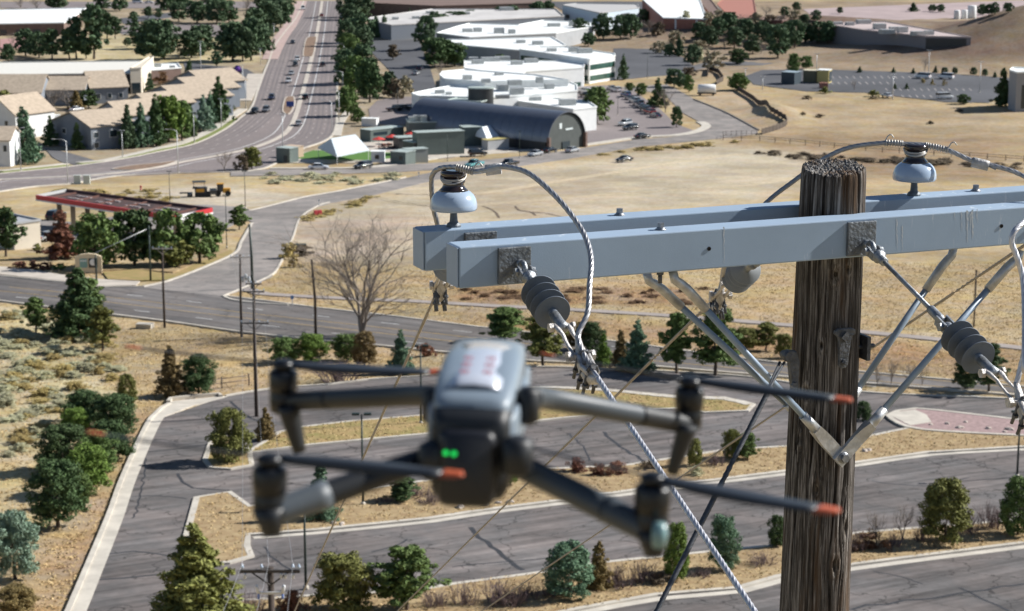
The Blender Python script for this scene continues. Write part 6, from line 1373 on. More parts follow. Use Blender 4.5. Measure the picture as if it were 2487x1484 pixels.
# jumper over the left insulator
def lerpd(pts, z0, z1):
    n = len(pts); return [C(x, y, z0 + (z1 - z0) * (i / (n - 1))) for i, (x, y) in enumerate(pts)]
zc_of = lambda p: p.y * CP - p.z * SP
t1 = base1 + h_c; z1 = zc_of(t1); zj = zc_of(j1)
p_right = lerpd([(1149, 417), (1190, 411), (1216, 405), (1250, 409), (1284, 421), (1324, 452), (1370, 499), (1411, 555), (1430, 599), (1436, 640), (1432, 690), (1427, 760)], z1 - .035, zj + .03)
left_dn = [C(1068, 409, z1 + .02), C(1051, 424, z1 + .04), C(1048, 450, z1 + .07), C(1053, 507, z1 + .11), C(1062, 545, z1 + .14), C(1064, 600, z1 + .2), j3]
cable('jumper', [M1 @ Vector((0, .02, .60)), M1 @ Vector((0, .008, .56)), j1] + p_right[::-1] + [C(1110, 406, z1 - .025)] + left_dn, .0079, M_alwire, 'grey stranded jumper looping over the left porcelain insulator', pitch=.13, step=.010, group='jumper loops')
t2 = base2 + h_c; z2 = zc_of(t2)
jr = [C(2487, 428, z2 - .05), C(2458, 415, z2 - .04), C(2411, 402, z2 - .03), C(2359, 389, z2 - .02), C(2303, 365, z2 - .01), C(2250, 353, z2), C(2187, 349, z2), C(2150, 347, z2 + .01), C(2069, 357, z2 + .05), C(2006, 383, z2 + .08), C(1929, 439, z2 + .10), C(1866, 488, z2 + .10), C(1800, 560, z2 + .08), C(1762, 640, z2), j4]
cable('jumper', [C(2700, 560, z2 - .2), C(2600, 480, z2 - .12)] + jr, .0079, M_alwire, 'grey stranded jumper tied over the right porcelain insulator', pitch=.13, step=.010, group='jumper loops')
zq = 5.35
cable('jumper', [C(2560, 500, zq + .3), C(2510, 520, zq + .1), C(2487, 539, zq + .03), C(2463, 563, zq), C(2457, 589, zq), C(2469, 622, zq), C(2485, 682, zq), C(2489, 780, zq - .05), C(2488, 900, zq - .1), j2 + Vector((.02, 0, .1)), j2], .0079, M_wirew, 'bright stranded jumper at the right edge of the picture', pitch=.13, step=.010, group='jumper loops')
# wire wraps and the bolted connectors
M_tie = MATS['tie_wire']
def wraps(name, pts, label, m=M_tie, r=.0095, turns=9):
    q = MB(); wrap(q, pts, r, .0021, turns)
    e = Vector(pts[-1]); q.tube(crom3([e + UP3 * .006, e + Vector((.008, 0, .022)), e + Vector((.018, 0, .026)), e + Vector((.026, 0, .016))], .004), .0021, 6)
    return tag(q.build(name, m, weld=False), label, 'wire', 'tie wires')
wraps('tie_wire', [C(1108, 406, z1 - .025), C(1130, 411, z1 - .03), C(1150, 417, z1 - .035)], 'tie wire coiled on the jumper beside the left insulator', turns=8)
wraps('tie_wire', [C(2192, 349, z2), C(2170, 347, z2 + .004), C(2150, 347, z2 + .01)], 'tie wire coiled left of the right insulator head', turns=7)
wraps('tie_wire', [C(2248, 353, z2), C(2275, 358, z2 - .006), C(2303, 365, z2 - .01)], 'tie wire coiled right of the right insulator head', turns=10)
def connector(a, b, label):
    a, b = Vector(a), Vector(b); d = (b - a).normalized(); q = a.lerp(b, .5)
    root = empty('wire_connector', q, 0, label, 'connector', 'bolted wire connectors'); L = (b - a).length
    sd = d.cross(UP3).normalized(); up = sd.cross(d)
    MB().tube([a - q, (a - q) * .6, (b - q) * .6, b - q], [.0125, .0138, .0138, .0125], 14).build('sleeve', mat('grey_tape', (.42, .41, .40), .6, .2, var=.2, scale=40, bump=.4, bscale=90), root)
    MB().tube([a - q - up * .011, (b - q) - up * .011], .0085, 10).build('keeper', M_cast, root)
    w = MB(); hexbolt(w, (b - q) * .75 + up * .002 - d * .004, (d * .4 - sd).normalized(), .0095, .016); w.cyl((b - q) * .8, (b - q) * .8 + d * .03 - up * .006, .005); w.build('bolt', M_steelb, root)
connector(C(1180, 411, z1 - .04), C(1216, 406, z1 - .05), 'crimped sleeve connector on the jumper right of the left insulator')
connector(C(2361, 391, z2 - .02), C(2402, 401, z2 - .03), 'pale taped connector on the jumper at upper right')
# rear conductors running down the hill to the next pole, and the dark guy
EB = [k3, k4]
def span(k, label, r=.0062):
    pts = [k - DB * .07] + [k + DB * s - UP3 * (.0006 * s * s - .03 * s) * 0 for s in (.3, 1, 3, 6, 10.4, 16, 24, 34, 44)]
    cable('conductor', pts, r, M_wiret, label, step=.03, pitch=.12, group='overhead conductors', n=18); return pts[-1]
e1 = span(k3, 'tan twisted conductor running down left behind the drone')
e2 = span(k4, 'tan conductor crossing behind the drone towards the bottom middle')
A3 = C(2575, 537, 6.62)
e3 = span(A3, 'thin tan conductor entering at the right edge behind the pole')
g0 = [OP(1894, 880, -.112), OP(1905, 880, -.10)]; gj = C(1862, 958, 5.86); gend = C(1595, 1484, 5.58); gd = (gend - gj).normalized()
gg = gj + gd * 12.0
while gg.z > gz(gg.x, gg.y): gg = gg + gd * .5
cable('guy_wire', [gj - gd * .02, gj + gd * .3, gj + gd * 1.0, gj + gd * 3, gg], .0082, M_guy, 'dark preformed guy wire slanting down left from the pole', step=.016, pitch=.10, lobes=7)
q = MB()
for g in g0: q.tube(crom3([g, g.lerp(gj, .5) - Vector((.002, 0, 0)), gj + gd * .03], .01), .0045, 10, lobes=5, pitch=.05)
tag(q.build('guy_loop', M_guy), 'dark looped end of the guy wire on the pole hook', 'wire')
# ------------------------------------------------------------------ the drone in flight
M_dshell = mat('drone_grey_shell', (.19, .235, .28), .42, 0, var=.05, scale=30, coat=.15)
M_ddark = mat('drone_dark_plastic', (.009, .011, .014), .5, 0, var=.1, scale=30)
M_darm = mat('drone_arm_grey', (.042, .052, .062), .45, 0, var=.06, scale=20)
M_dsleeve = mat('drone_sleeve_highlit', (.085, .10, .115), .5)  # sleeve grey of the rear left arm, lightened to carry a highlight
M_dblk = mat('drone_battery_black', (.008, .009, .013), .45)
M_dpod = mat('drone_motor_black', (.010, .011, .013), .35, .2)
M_blade = mat('propeller_dark', (.022, .025, .03), .4); M_tip = mat('propeller_orange', (.42, .085, .03), .45)
d_o = C(1171, 1010, 1.345)
DRZ = R(-3.5); drone = empty('drone', d_o, DRZ, 'grey quadcopter drone hovering close to the camera, seen from behind', 'drone')
drone.rotation_euler = (R(0), R(1.6), DRZ)
DM = mworld(drone); DI = DM.inverted()
def DP(px, py, zc): return DI @ C(px, py, zc)
def loft(name, secs, m, parent, n=28, ex=.42):
    """rounded sections (y, centre x, centre z, half width, half height) joined front to back"""
    b = MB(); vs = []; fs = []
    for (y, cx_, cz_, w, h) in secs:
        for i in range(n):
            a = 2 * math.pi * i / n; c, s_ = math.cos(a), math.sin(a)
            vs.append((cx_ + w * math.copysign(abs(c) ** ex, c), y, cz_ + h * math.copysign(abs(s_) ** ex, s_)))
    for k in range(len(secs) - 1):
        for i in range(n): j = (i + 1) % n; fs.append((k * n + i, k * n + j, (k + 1) * n + j, (k + 1) * n + i))
    fs += [tuple(range(n)), tuple(reversed(range((len(secs) - 1) * n, len(secs) * n)))]
    b.add(vs, fs, True); return b.build(name, m, parent)
# fuselage: rear face towards the camera (local -y), z up
body = loft('fuselage', [(-.108, 0, -.002, .026, .030), (-.104, 0, -.001, .030, .036), (-.085, 0, .002, .0325, .040), (-.04, 0, .006, .034, .040), (.02, 0, .006, .034, .038), (.07, 0, .004, .032, .033), (.10, 0, .0, .026, .025), (.108, 0, -.002, .018, .016)], M_ddark, drone, ex=.28)
top = loft('top_shell', [(-.098, 0, .030, .025, .010), (-.092, 0, .032, .0305, .0135), (-.05, 0, .036, .0335, .0165), (.0, 0, .037, .034, .0165), (.05, 0, .033, .032, .015), (.09, 0, .024, .025, .012), (.10, 0, .020, .018, .008)], M_dshell, drone, ex=.5)
for s in (-1, 1):
    loft('side_panel', [(-.096, s * .0285, .012, .0045, .016), (-.08, s * .031, .012, .0055, .020), (.0, s * .0335, .010, .0055, .020), (.06, s * .031, .006, .0055, .016)], M_dshell, drone, 16)
bat = loft('battery', [(-.1165, -.001, -.008, .0195, .028), (-.1135, -.001, -.008, .0225, .0315), (-.10, -.001, -.008, .0230, .032)], M_dblk, drone, 24, .3)
for px, py in ((1081, 1105), (1101, 1107)):
    p = DP(px, py, 1.225); p = Vector((p.x / .77, -.1170, (p.z - .0035) / .75))
    MB().lathe([(.0020, 0), (.0020, .0006), (.0012, .0010)], p, (0, -1, 0), 14).build('status_light', mat('green_led', (.01, .3, .05), .4, emit=(.01, .8, .12, .75)), bat)
stk = MB(); vs = []
for y, z in ((-.083, .0505), (-.06, .0525), (-.03, .0541), (.0, .0543), (.025, .0528)):
    for x in (-.0215, -.011, .0, .011, .0215): vs.append((x, y, z - 9.0 * x * x * .9 + .0006))
fs = [(r_ * 5 + c, r_ * 5 + c + 1, r_ * 5 + 6 + c, r_ * 5 + 5 + c) for r_ in range(4) for c in range(4)]
stk.add(vs, fs, True); sk = stk.build('sticker', mat('sticker_film', (.50, .53, .60), .25, 0, coat=.6), drone)
sm_ = sk.modifiers.new('thick', 'SOLIDIFY'); sm_.thickness = .0004; sm_.offset = 1
for cx_ in (-.010, .0085):
    for k in range(3):
        b = MB()
        for dx, dy, w, h in ((0, 0, .0075, .0014), (-.002, -.003, .0012, .005), (.002, -.003, .0012, .005)):
            x = cx_ + dx; y = -.055 + k * .016 + dy; zb = .0532 - 8.1 * x * x + .0010 + (.0012 if k == 2 else .0008 if k == 1 else 0)
            b.box((x, y, zb), (w, h, .0003))
        b.build('sticker_lettering', mat('sticker_red', (.45, .06, .07), .5), sk)
for x in (-.022, .021):
    b = MB().lathe([(.0055, 0), (.006, .002), (.005, .004), (.002, .0045)], (x, -.103, .016), (x * 10, -1, .25), 16); b.build('rear_sensor', M_dblk, drone)
for k in range(7): MB().box((-.012 + k * .004, -.1075, .0225), (.0016, .004, .006)).build('vent_slat', M_ddark, drone)
loft('gimbal_nose', [(.095, 0, -.012, .020, .018), (.115, 0, -.014, .020, .019), (.135, 0, -.015, .017, .017), (.14, 0, -.015, .012, .012)], M_dblk, drone)
for ch in list(drone.children): ch.scale = (.77, 1, .75); ch.location.z += .0035
# arms, motors, propellers
def drone_arm(root_px, bend_px, mot_px, zr, zb_, zm, w0, w1, m_a, m_b, leg):
    a, b, c = DP(*root_px, zr), DP(*bend_px, zb_), DP(*mot_px, zm)
    d = (c - b).normalized()
    e = b.lerp(c, .72)
    MB().tube(crom3([a, b, b.lerp(e, .5), e], .006), np.linspace(w0, w1 * 1.1, len(crom3([a, b, b.lerp(e, .5), e], .006))).tolist(), 14, flat=1.0).build('arm', m_a, drone)
    f = crom3([b.lerp(c, .62), b.lerp(c, .8), c], .006)
    MB().tube(f, np.linspace(w1 * 1.16, w1 * 1.05, len(f)).tolist(), 14, flat=1.0).build('arm_end', m_b, drone)
    return c
def motor(px, py, zc, r, h, az, name_leg, spin=1, tilt=0):
    c = DP(px, py, zc)
    root = MB().lathe([(r * .55, -h * 1.1), (r * .95, -h * .95), (r, -h * .5), (r, -h * .1), (r * .9, 0), (r * 1.02, .0005), (r * 1.05, h * .35), (r * 1.05, h * .8), (r * .9, h * .95), (r * .3, h)], c, (0, 0, 1), 26).build('motor', M_dpod, drone)
    # two-blade propeller at rest, orange tips
    hub = MB().lathe([(.0045, 0), (.0075, .0012), (.008, .004), (.005, .0065), (.002, .007)], c + Vector((0, 0, h)), (0, 0, 1), 18).build('propeller_hub', M_dpod, root)
    az = az - DRZ; RB = .119
    for s in (0, math.pi):
        for nm, r0, r1, m in (('propeller_blade', .006, .106, M_blade), ('blade_tip', .106, RB, M_tip)):
            b = MB(); vs = []; K = 12
            for k in range(K + 1):
                rr = r0 + (r1 - r0) * k / K; u = rr / RB
                ch = .0055 + .0105 * math.sin(min(1, u * 1.35 + .12) * math.pi * .5) * (1 - .62 * max(0, u - .35) ** 1.3) if u < .985 else .006
                tw = R(24 - 17 * u) * spin
                for x, t_ in ((-.62, 0), (-.2, .0012), (.38, 0), (-.2, -.0008)):
                    yy = x * ch; zz = t_ + .0042 + .003 * u * u
                    y2 = yy * math.cos(tw) * spin; z2 = zz + yy * math.sin(tw)
                    an = az + s
                    vs.append(c + Vector((rr * math.cos(an) - y2 * math.sin(an), rr * math.sin(an) + y2 * math.cos(an), h + z2)))
            fs = [(k * 4 + i, k * 4 + (i + 1) % 4, k * 4 + 4 + (i + 1) % 4, k * 4 + 4 + i) for k in range(K) for i in range(4)] + [(0, 1, 2, 3), tuple(K * 4 + i for i in (3, 2, 1, 0))]
            b.add(vs, fs, True); b.build(nm, m, hub)
    return c, root
ZF, ZR = 1.46, 1.215
drone_arm((1050, 962), (985, 962), (700, 975), 1.33, 1.36, ZF, .0072, .0062, M_ddark, M_ddark, 1)  # left arm in the dark plastic: its shade is put into the colour
drone_arm((1290, 965), (1330, 968), (1672, 1030), 1.33, 1.36, ZF, .0076, .0066, M_darm, M_ddark, 1)
drone_arm((1060, 1105), (1005, 1125), (665, 1245), 1.27, 1.25, ZR, .0070, .0074, M_ddark, M_dsleeve, 0)
drone_arm((1245, 1120), (1290, 1145), (1580, 1290), 1.27, 1.25, ZR, .0078, .0074, M_darm, M_darm, 0)
for px, py, zc, r, h, az, sp in ((688, 948, ZF, .0098, .0155, math.atan2(.2, -.98), 1), (1673, 990, ZF, .0098, .0155, math.atan2(-.49, .87), -1), (655, 1195, ZR, .0099, .0165, math.atan2(-.3, .95), -1), (1583, 1240, ZR, .0102, .0165, math.atan2(.56, -.83), 1)):
    motor(px, py, zc, r, h, az, None, sp)
for (x0, y0), (x1, y1), zc in (((700, 985), (728, 1098), ZF - .01), ((1672, 1030), (1632, 1150), ZF - .01)):
    a, b = DP(x0, y0, zc), DP(x1, y1, zc + .006); L = crom3([a, a.lerp(b, .4), b], .006)
    MB().tube(L, np.linspace(.0088, .0048, len(L)).tolist(), 12, flat=.8).build('landing_leg', M_ddark, drone)
for (x0, y0), (x1, y1) in (((655, 1235), (660, 1302)), ((1585, 1290), (1588, 1352))):
    a, b = DP(x0, y0, ZR), DP(x1, y1, ZR); L = crom3([a, a.lerp(b, .5), b], .005)
    MB().tube(L, np.linspace(.0105, .0052, len(L)).tolist(), 14).build('motor_pod', M_ddark, drone)
p = DP(1601, 1300, ZR - .012); MB().lathe([(.004, -.007), (.0048, 0), (.004, .007)], p, (0, 0, 1), 12).build('arm_light', mat('teal_lens', (.16, .27, .28), .3), drone)
for (x, y, z, r) in ((1052, 985, 1.28, .0072), (1283, 985, 1.28, .0072), (1050, 1118, 1.24, .0085), (1256, 1108, 1.23, .0095)):
    p = DP(x, y, z); MB().lathe([(r * .5, -.012), (r, -.009), (r, .009), (r * .5, .012)], p, (0, 0, 1), 18).build('arm_hinge', M_ddark, drone)
# ------------------------------------------------------------------ vehicles
M_tyre = mat('tyre', (.02, .02, .02), .9); M_rim = mat('rim', (.35, .35, .36), .4, .7); M_cgl = mat('car_glass', (.02, .025, .03), .08, 0, spec=.7); M_lamp = mat('headlamp', (.7, .7, .68), .15); M_tail = mat('tail_lamp', (.45, .03, .03), .3)
def paint(cn):
    c = {'white': (.78, .79, .80), 'silver': (.42, .44, .46), 'grey': (.17, .18, .20), 'black': (.012, .013, .016), 'navy': (.022, .03, .07), 'red': (.22, .02, .02), 'blue': (.04, .09, .22), 'teal': (.12, .35, .36), 'dark': (.03, .035, .045)}[cn]
    return mat('car_paint_' + cn, c, .22, .15, coat=.6)
PROF = {'sedan': (4.7, 1.82, [(-2.35, .38), (-2.33, .78), (-2.2, .92), (-1.55, .98), (1.0, .96), (1.95, .86), (2.3, .68), (2.35, .38)], [(-1.75, .96), (-.95, 1.42), (.35, 1.44), (1.15, .95)]),
        'suv': (4.7, 1.9, [(-2.3, .45), (-2.32, 1.0), (-2.2, 1.1), (1.0, 1.08), (2.0, 1.0), (2.32, .8), (2.35, .45)], [(-2.2, 1.08), (-1.95, 1.70), (.3, 1.72), (1.15, 1.07)]),
        'pickup': (5.6, 1.95, [(-2.8, .5), (-2.8, 1.08), (-.6, 1.08), (1.3, 1.1), (2.5, 1.02), (2.78, .85), (2.8, .5)], [(-.75, 1.07), (-.55, 1.78), (.75, 1.8), (1.45, 1.08)]),
        'van': (5.4, 2.0, [(-2.7, .45), (-2.7, 1.3), (1.6, 1.28), (2.4, 1.1), (2.7, .85), (2.7, .45)], [(-2.66, 1.28), (-2.6, 2.1), (1.0, 2.15), (1.9, 1.26)])}
CARM = {}
def car_parts(kind, cn):
    if (kind, cn) in CARM: return CARM[(kind, cn)]
    L, W, lo, up = PROF[kind]; m = paint(cn); w = W / 2
    def hull(prof, wa, wb):
        zmin = min(p[1] for p in prof); zmax = max(p[1] for p in prof); b = MB(); n = len(prof); vs = []
        for s in (-1, 1):
            for x, z in prof: vs.append((x, s * (wa + (wb - wa) * (z - zmin) / (zmax - zmin)), z))
        b.add(vs, [tuple(range(n)), tuple(reversed(range(n, 2 * n)))] + [(i, n + i, n + (i + 1) % n, (i + 1) % n) for i in range(n)]); return b
    def bev(mb, name, mm, wd):
        me = mb.mesh(name, mm); bm = bmesh.new(); bm.from_mesh(me); bmesh.ops.bevel(bm, geom=bm.edges[:], offset=wd, segments=2, affect='EDGES', profile=.6); bm.to_mesh(me); bm.free(); me.polygons.foreach_set('use_smooth', [True] * len(me.polygons)); return me
    body = bev(hull(lo, w * .97, w), 'body', m, .07)
    glass = hull(up, w * .93, w * .74).mesh('windows', M_cgl)
    rf = [(x, z) for x, z in up[1:3]]; b = MB(); b.box(((rf[0][0] + rf[1][0]) / 2, 0, rf[0][1] + .02), (rf[1][0] - rf[0][0] + .08, W * .76, .07)); roof = bev(b, 'roof', m, .025)
    wh = MB(); wh.cyl((0, -.11, 0), (0, .11, 0), .33, n=14); wh = wh.mesh('tyre', M_tyre); ri = MB(); ri.cyl((0, -.115, 0), (0, .115, 0), .2, n=10); ri = ri.mesh('rim', M_rim)
    hl = MB().box((0, 0, 0), (.1, .36, .16)).mesh('headlight', M_lamp); tl = MB().box((0, 0, 0), (.08, .34, .18)).mesh('tail_light', M_tail)
    CARM[(kind, cn)] = (L, W, body, glass, roof, wh, ri, hl, tl); return CARM[(kind, cn)]
def car(px, py, hx, hy, kind, cn, label, group, sc=1.16):
    """heading points from (px, py) towards (hx, hy) on the land"""
    p, q = G(px, py), G(hx, hy); rz = math.atan2(q.y - p.y, q.x - p.x)
    L, W, body, glass, roof, wh, ri, hl, tl = car_parts(kind, cn)
    root = empty({'suv': 'sport_utility_car', 'pickup': 'pickup_truck', 'van': 'van'}.get(kind, 'car'), p + Vector((0, 0, .05)), rz, label, {'pickup': 'truck', 'van': 'van'}.get(kind, 'car'), group); root.scale = (sc, sc, sc)
    link_mesh('body', body, root); link_mesh('windows', glass, root); link_mesh('roof', roof, root)
    for sx in (-.30, .31):
        for sy in (-1, 1):
            t = link_mesh('wheel', wh, root, (sx * L, sy * (W / 2 - .1), .33)); link_mesh('rim', ri, t)
    zl = {'sedan': .72, 'suv': .86, 'pickup': .92, 'van': .95}[kind]
    for sy in (-1, 1):
        link_mesh('headlight', hl, root, (L / 2 - .04, sy * W * .36, zl)); link_mesh('tail_light', tl, root, (-L / 2 + .03, sy * W * .38, zl + .08))
B_ = 'cars on the boulevard'
for a in [(736, 24, 725, 45, 'van', 'white', 'white van highest up the boulevard', B_), (781, 40, 784, 20, 'sedan', 'red', 'dark red car on the far right carriageway near the top', B_), (711, 106, 700, 130, 'sedan', 'dark', 'dark car alone in the upper left carriageway', B_), (722, 148, 712, 170, 'suv', 'white', 'white car heading down above the black one', B_),
          (717, 161, 708, 180, 'suv', 'black', 'black car just below a white one on the boulevard', B_), (708, 182, 700, 205, 'sedan', 'silver', 'silver car directly behind the white pickup', B_), (701, 201, 694, 222, 'pickup', 'white', 'white pickup truck in the middle of the boulevard', B_), (660, 242, 640, 262, 'suv', 'navy', 'dark car left of the blue median sign', B_),
          (618, 276, 590, 295, 'suv', 'black', 'left of the two cars side by side on the bend', B_), (646, 272, 620, 292, 'suv', 'grey', 'right of the two cars side by side on the bend', B_), (742, 241, 748, 215, 'suv', 'black', 'black car going away right of the planted median', B_), (725, 305, 738, 280, 'sedan', 'silver', 'silver car going away on the lower bend', B_), (784, 161, 786, 140, 'suv', 'dark', 'dark car in the tree shadows going away', B_)]: car(*a)
S_ = 'cars by the arched hall'
for a in [(774, 412, 800, 412, 'sedan', 'white', 'white car on the street below the big tent', S_), (882, 410, 860, 412, 'suv', 'black', 'black car with lit tail lamp below the tent', S_), (1160, 379, 1180, 378, 'suv', 'black', 'black car facing right before the dark containers', S_), (1152, 406, 1120, 410, 'pickup', 'teal', 'pale green and white truck hidden behind the insulator', S_), (1236, 405, 1200, 409, 'pickup', 'black', 'black flatbed truck behind the jumper connector', S_),
          (1300, 379, 1280, 382, 'sedan', 'silver', 'silver car at the kerb left of the black one', S_), (1335, 371, 1355, 368, 'sedan', 'black', 'black car close behind the silver one', S_), (1390, 370, 1412, 366, 'sedan', 'silver', 'bright silver car on the street before the hall', S_), (1356, 353, 1380, 350, 'suv', 'black', 'black car parked before the arched end wall', S_), (1516, 393, 1496, 395, 'sedan', 'black', 'black car alone on the open field', S_), (960, 270, 985, 268, 'pickup', 'black', 'black pickup truck in the small yard left of the hall', S_), (981, 268, 1000, 267, 'suv', 'black', 'second black vehicle touching the pickup in the yard', S_)]: car(*a)
K_ = 'cars in the car park right of the hall'
cols_ = ['silver', 'white', 'blue', 'grey', 'silver', 'navy', 'grey', 'black', 'red', 'navy']
pos_ = [(1486, 218), (1497, 223), (1520, 235), (1530, 242), (1541, 249), (1551, 256), (1558, 263), (1567, 270), (1578, 277), (1592, 285)]
for k, ((x, y), cn) in enumerate(zip(pos_, cols_)): car(x, y, x - 14, y - 3.0, 'suv' if k % 3 else 'sedan', cn, '%s car, %s from the top in the slanting parked row' % (cn, ORD[k + 1]), K_)
for a in [(1518, 305, 1500, 308, 'suv', 'silver', 'silver car near the car park entrance', K_), (1531, 316, 1512, 318, 'suv', 'black', 'black car below the silver one at the entrance', K_), (1560, 336, 1580, 334, 'sedan', 'black', 'black car half hidden at the forecourt kerb', K_), (1420, 226, 1404, 224, 'suv', 'white', 'white car by the office corner left of the row', K_), (1424, 236, 1408, 234, 'suv', 'black', 'black car by the office corner below the white one', K_)]: car(*a)
R_ = 'vehicles in the far car park'
for a in [(2241, 191, 2225, 190, 'van', 'white', 'white van in the far car park by the tall lamp', R_), (2297, 192, 2280, 191, 'van', 'white', 'white van right of the first one in the far car park', R_), (2294, 241, 2318, 240, 'van', 'white', 'white van on the nearer lane of the far car park', R_), (2155, 237, 2150, 236, 'sedan', 'white', 'small white car at the field edge of the far car park', R_)]: car(*a)
T_ = 'cars at the filling station and school'
for a in [(122, 584, 140, 582, 'sedan', 'silver', 'pale blue car beside the station shop', T_), (136, 533, 150, 530, 'suv', 'black', 'black car under the left end of the canopy', T_), (250, 560, 270, 558, 'suv', 'white', 'white car behind the station trees', T_), (313, 86, 300, 86, 'suv', 'white', 'white car on the lawn edge behind the long store', T_), (334, 8, 350, 8, 'van', 'white', 'left of two white cars at the top left', T_), (362, 8, 380, 8, 'sedan', 'white', 'right of two white cars at the top left', T_), (186, 270, 200, 268, 'sedan', 'white', 'white car parked between the apartment rows', T_), (330, 262, 345, 260, 'sedan', 'silver', 'silver car behind the stepped apartments', T_),
          (1020, 170, 1030, 165, 'suv', 'navy', 'dark car in the shaded yard left of the offices', T_), (1010, 182, 1020, 178, 'sedan', 'silver', 'silver car in the shaded yard left of the offices', T_)]: car(*a)
# trailers and tanks on the right
fbox('storage_container', 'dark blue container at the entrance of the far car park', (1897, 204), (1929, 206), 4.6, 6, mat('container_blue', (.035, .055, .07), .6), mat('container_top', (.30, .38, .42), .6), 'container', par=.1)
fbox('storage_container', 'olive container beside the dark blue one', (1950, 200), (1982, 201), 4.6, 5, mat('container_olive', (.16, .15, .09), .7), mat('container_cream', (.6, .55, .4), .7), 'container', par=.1)
fbox('box_truck', 'yellow box truck at the right of the containers', (1984, 202), (2012, 203), 5.0, 6, mat('truck_yellow', (.52, .42, .15), .6), M_wroof, 'truck', par=.1, side=[(.1, .9, .1, .9)])
tk = empty('water_tanker', G(1716, 231), -.05, 'white horizontal tank on a trailer by the bend', 'tank'); q = MB(); q.lathe([(1.2, -3.2), (1.55, -2.9), (1.6, 0), (1.55, 2.9), (1.2, 3.2)], (0, 0, 2.4), (1, 0, 0), 18); q.build('tank_shell', M_white, tk); MB().box((0, 0, .7), (7, 1.6, .4)).build('trailer_frame', M_char, tk)
for s in (-2.4, 2.4):
    for r_ in (-.8, .8): MB().cyl((s, r_ - .12, .4), (s, r_ + .12, .4), .45, n=12).build('wheel', M_tyre, tk)
# road machines by the filling station
pv = empty('road_paver', G(493, 477), .15, 'black and yellow road paver with flat canopy on the bare lot', 'machine')
M_yel = mat('machine_yellow', (.55, .27, .02), .5)
for nm, c, d, m in (('track', (0, -1.1, .5), (3.6, .45, .9), M_tyre), ('track', (0, 1.1, .5), (3.6, .45, .9), M_tyre), ('engine_block', (-.4, 0, 1.5), (2.8, 2.0, 1.2), M_char), ('side_panel', (-.6, -1.05, 1.5), (1.8, .1, .7), M_yel), ('hopper', (2.3, 0, 1.1), (1.6, 2.8, 1.0), M_char), ('screed', (-2.9, 0, .5), (1.2, 3.4, .6), M_char), ('platform', (-1.8, 0, 2.0), (1.0, 2.2, .2), M_char), ('canopy', (-.8, 0, 3.4), (3.0, 2.4, .14), M_char), ('conveyor', (-4.2, 0, .9), (2.0, .7, .25), M_char)): MB().box(c, d).build(nm, m, pv)
for s in (-1, 1):
    for x in (-2, .4): MB().cyl((x, s, 2.0), (x, s, 3.4), .06, n=6).build('canopy_post', M_char, pv)
rl = empty('road_roller', G(541, 476), .1, 'yellow cabbed roller at the right of the paver', 'machine')
for nm, c, d, m in (('engine_block', (.9, 0, 1.3), (1.7, 1.5, 1.0), M_yel), ('cab', (-.5, 0, 1.9), (1.4, 1.5, 1.7), M_char), ('cab_roof', (-.5, 0, 2.85), (1.6, 1.6, .12), M_yel)): MB().box(c, d).build(nm, m, rl)
for x in (-1.0, 1.2): MB().cyl((x, -.85, .65), (x, .85, .65), .65, n=16).build('drum', M_tyre, rl)

# ------------------------------------------------------------------ lamps, poles, signs, fences
M_lpole = mat('pale_lamp_steel', (.55, .56, .56), .5, .4); M_gpole = mat('dark_green_steel', (.02, .035, .03), .5, .2); M_old = mat('old_pole_wood', (.06, .046, .038), .95, var=.3, scale=3)
def top_at(base, px, py):
    d = ray(px, py); return d * (base.y / d.y)
def lamp(px, py, tx, ty, m, label, group, arm=0.0, r=.11, head=True, sc=1.0):
    b = G(px, py); t = top_at(b, tx, ty); h = t.z - b.z
    root = empty('street_lamp', b, 0, label, 'lamp', group)
    MB().tube([(0, 0, -.3), (0, 0, h)], [r, r * .62], 8).build('post', m, root); MB().lathe([(r * 2, 0), (r * 2, .25), (r * 1.1, .35)], n=10).build('base', M_conc, root)
    if arm:
        MB().tube([(0, 0, h - .1), (arm * .4, 0, h + .35), (arm, 0, h + .45)], r * .5, 6).build('arm', m, root)
        MB().box((arm * 1.18, 0, h + .42), (.8, .34, .18)).build('lamp_head', m, root)
    elif head:
        for s in (-1, 1): MB().box((s * .5 * sc, 0, h + .02), (.62 * sc, .36, .16)).build('lamp_head', m, root)
    return root
W_ = 'pale lamps along the boulevard'
for a in [(51, 416, 48, 314, 'pale lamp at far left before the apartments', .9), (165, 447, 162, 342, 'pale lamp in front at the left of the boulevard', -2.6), (298, 383, 295, 317, 'pale lamp by the apartment drive', 0), (433, 421, 430, 318, 'pale lamp below the bend with arm to the left', -2.2), (472, 348, 470, 272, 'pale lamp before the spruces on the bend', 0), (538, 309, 537, 240, 'pale lamp at the end of the spruce row', 0), (560, 271, 559, 218, 'pale lamp by the side car park', 0), (489, 195, 487, 101, 'tall pale mast with red top behind the stepped roofs', 0),
          (806, 326, 804, 246, 'pale lamp at the right kerb of the lower bend', -2.4), (824, 297, 822, 221, 'second pale lamp up the right kerb', -2.4), (687, 360, 685, 277, 'pale lamp on the lower median', 0), (833, 231, 830, 175, 'third pale lamp up the right kerb', -2.4), (836, 160, 834, 108, 'fourth pale lamp up the right kerb', -2.4), (843, 50, 842, 25, 'far pale lamp near the top of the right kerb', 0), (597, 262, 595, 190, 'pale lamp left of the boulevard by the round sign', 0), (591, 240, 590, 158, 'pale signal post left of the boulevard', 0), (633, 156, 632, 118, 'pale lamp by the upper side street', 0), (666, 98, 665, 58, 'pale lamp on the pink pavement', 0), (85, 330, 84, 282, 'pale lamp between the left apartments', 0)]:
    lamp(a[0], a[1], a[2], a[3], M_lpole, a[4], W_, a[5], .14)
P_ = 'dark green lamps of the parking lot'
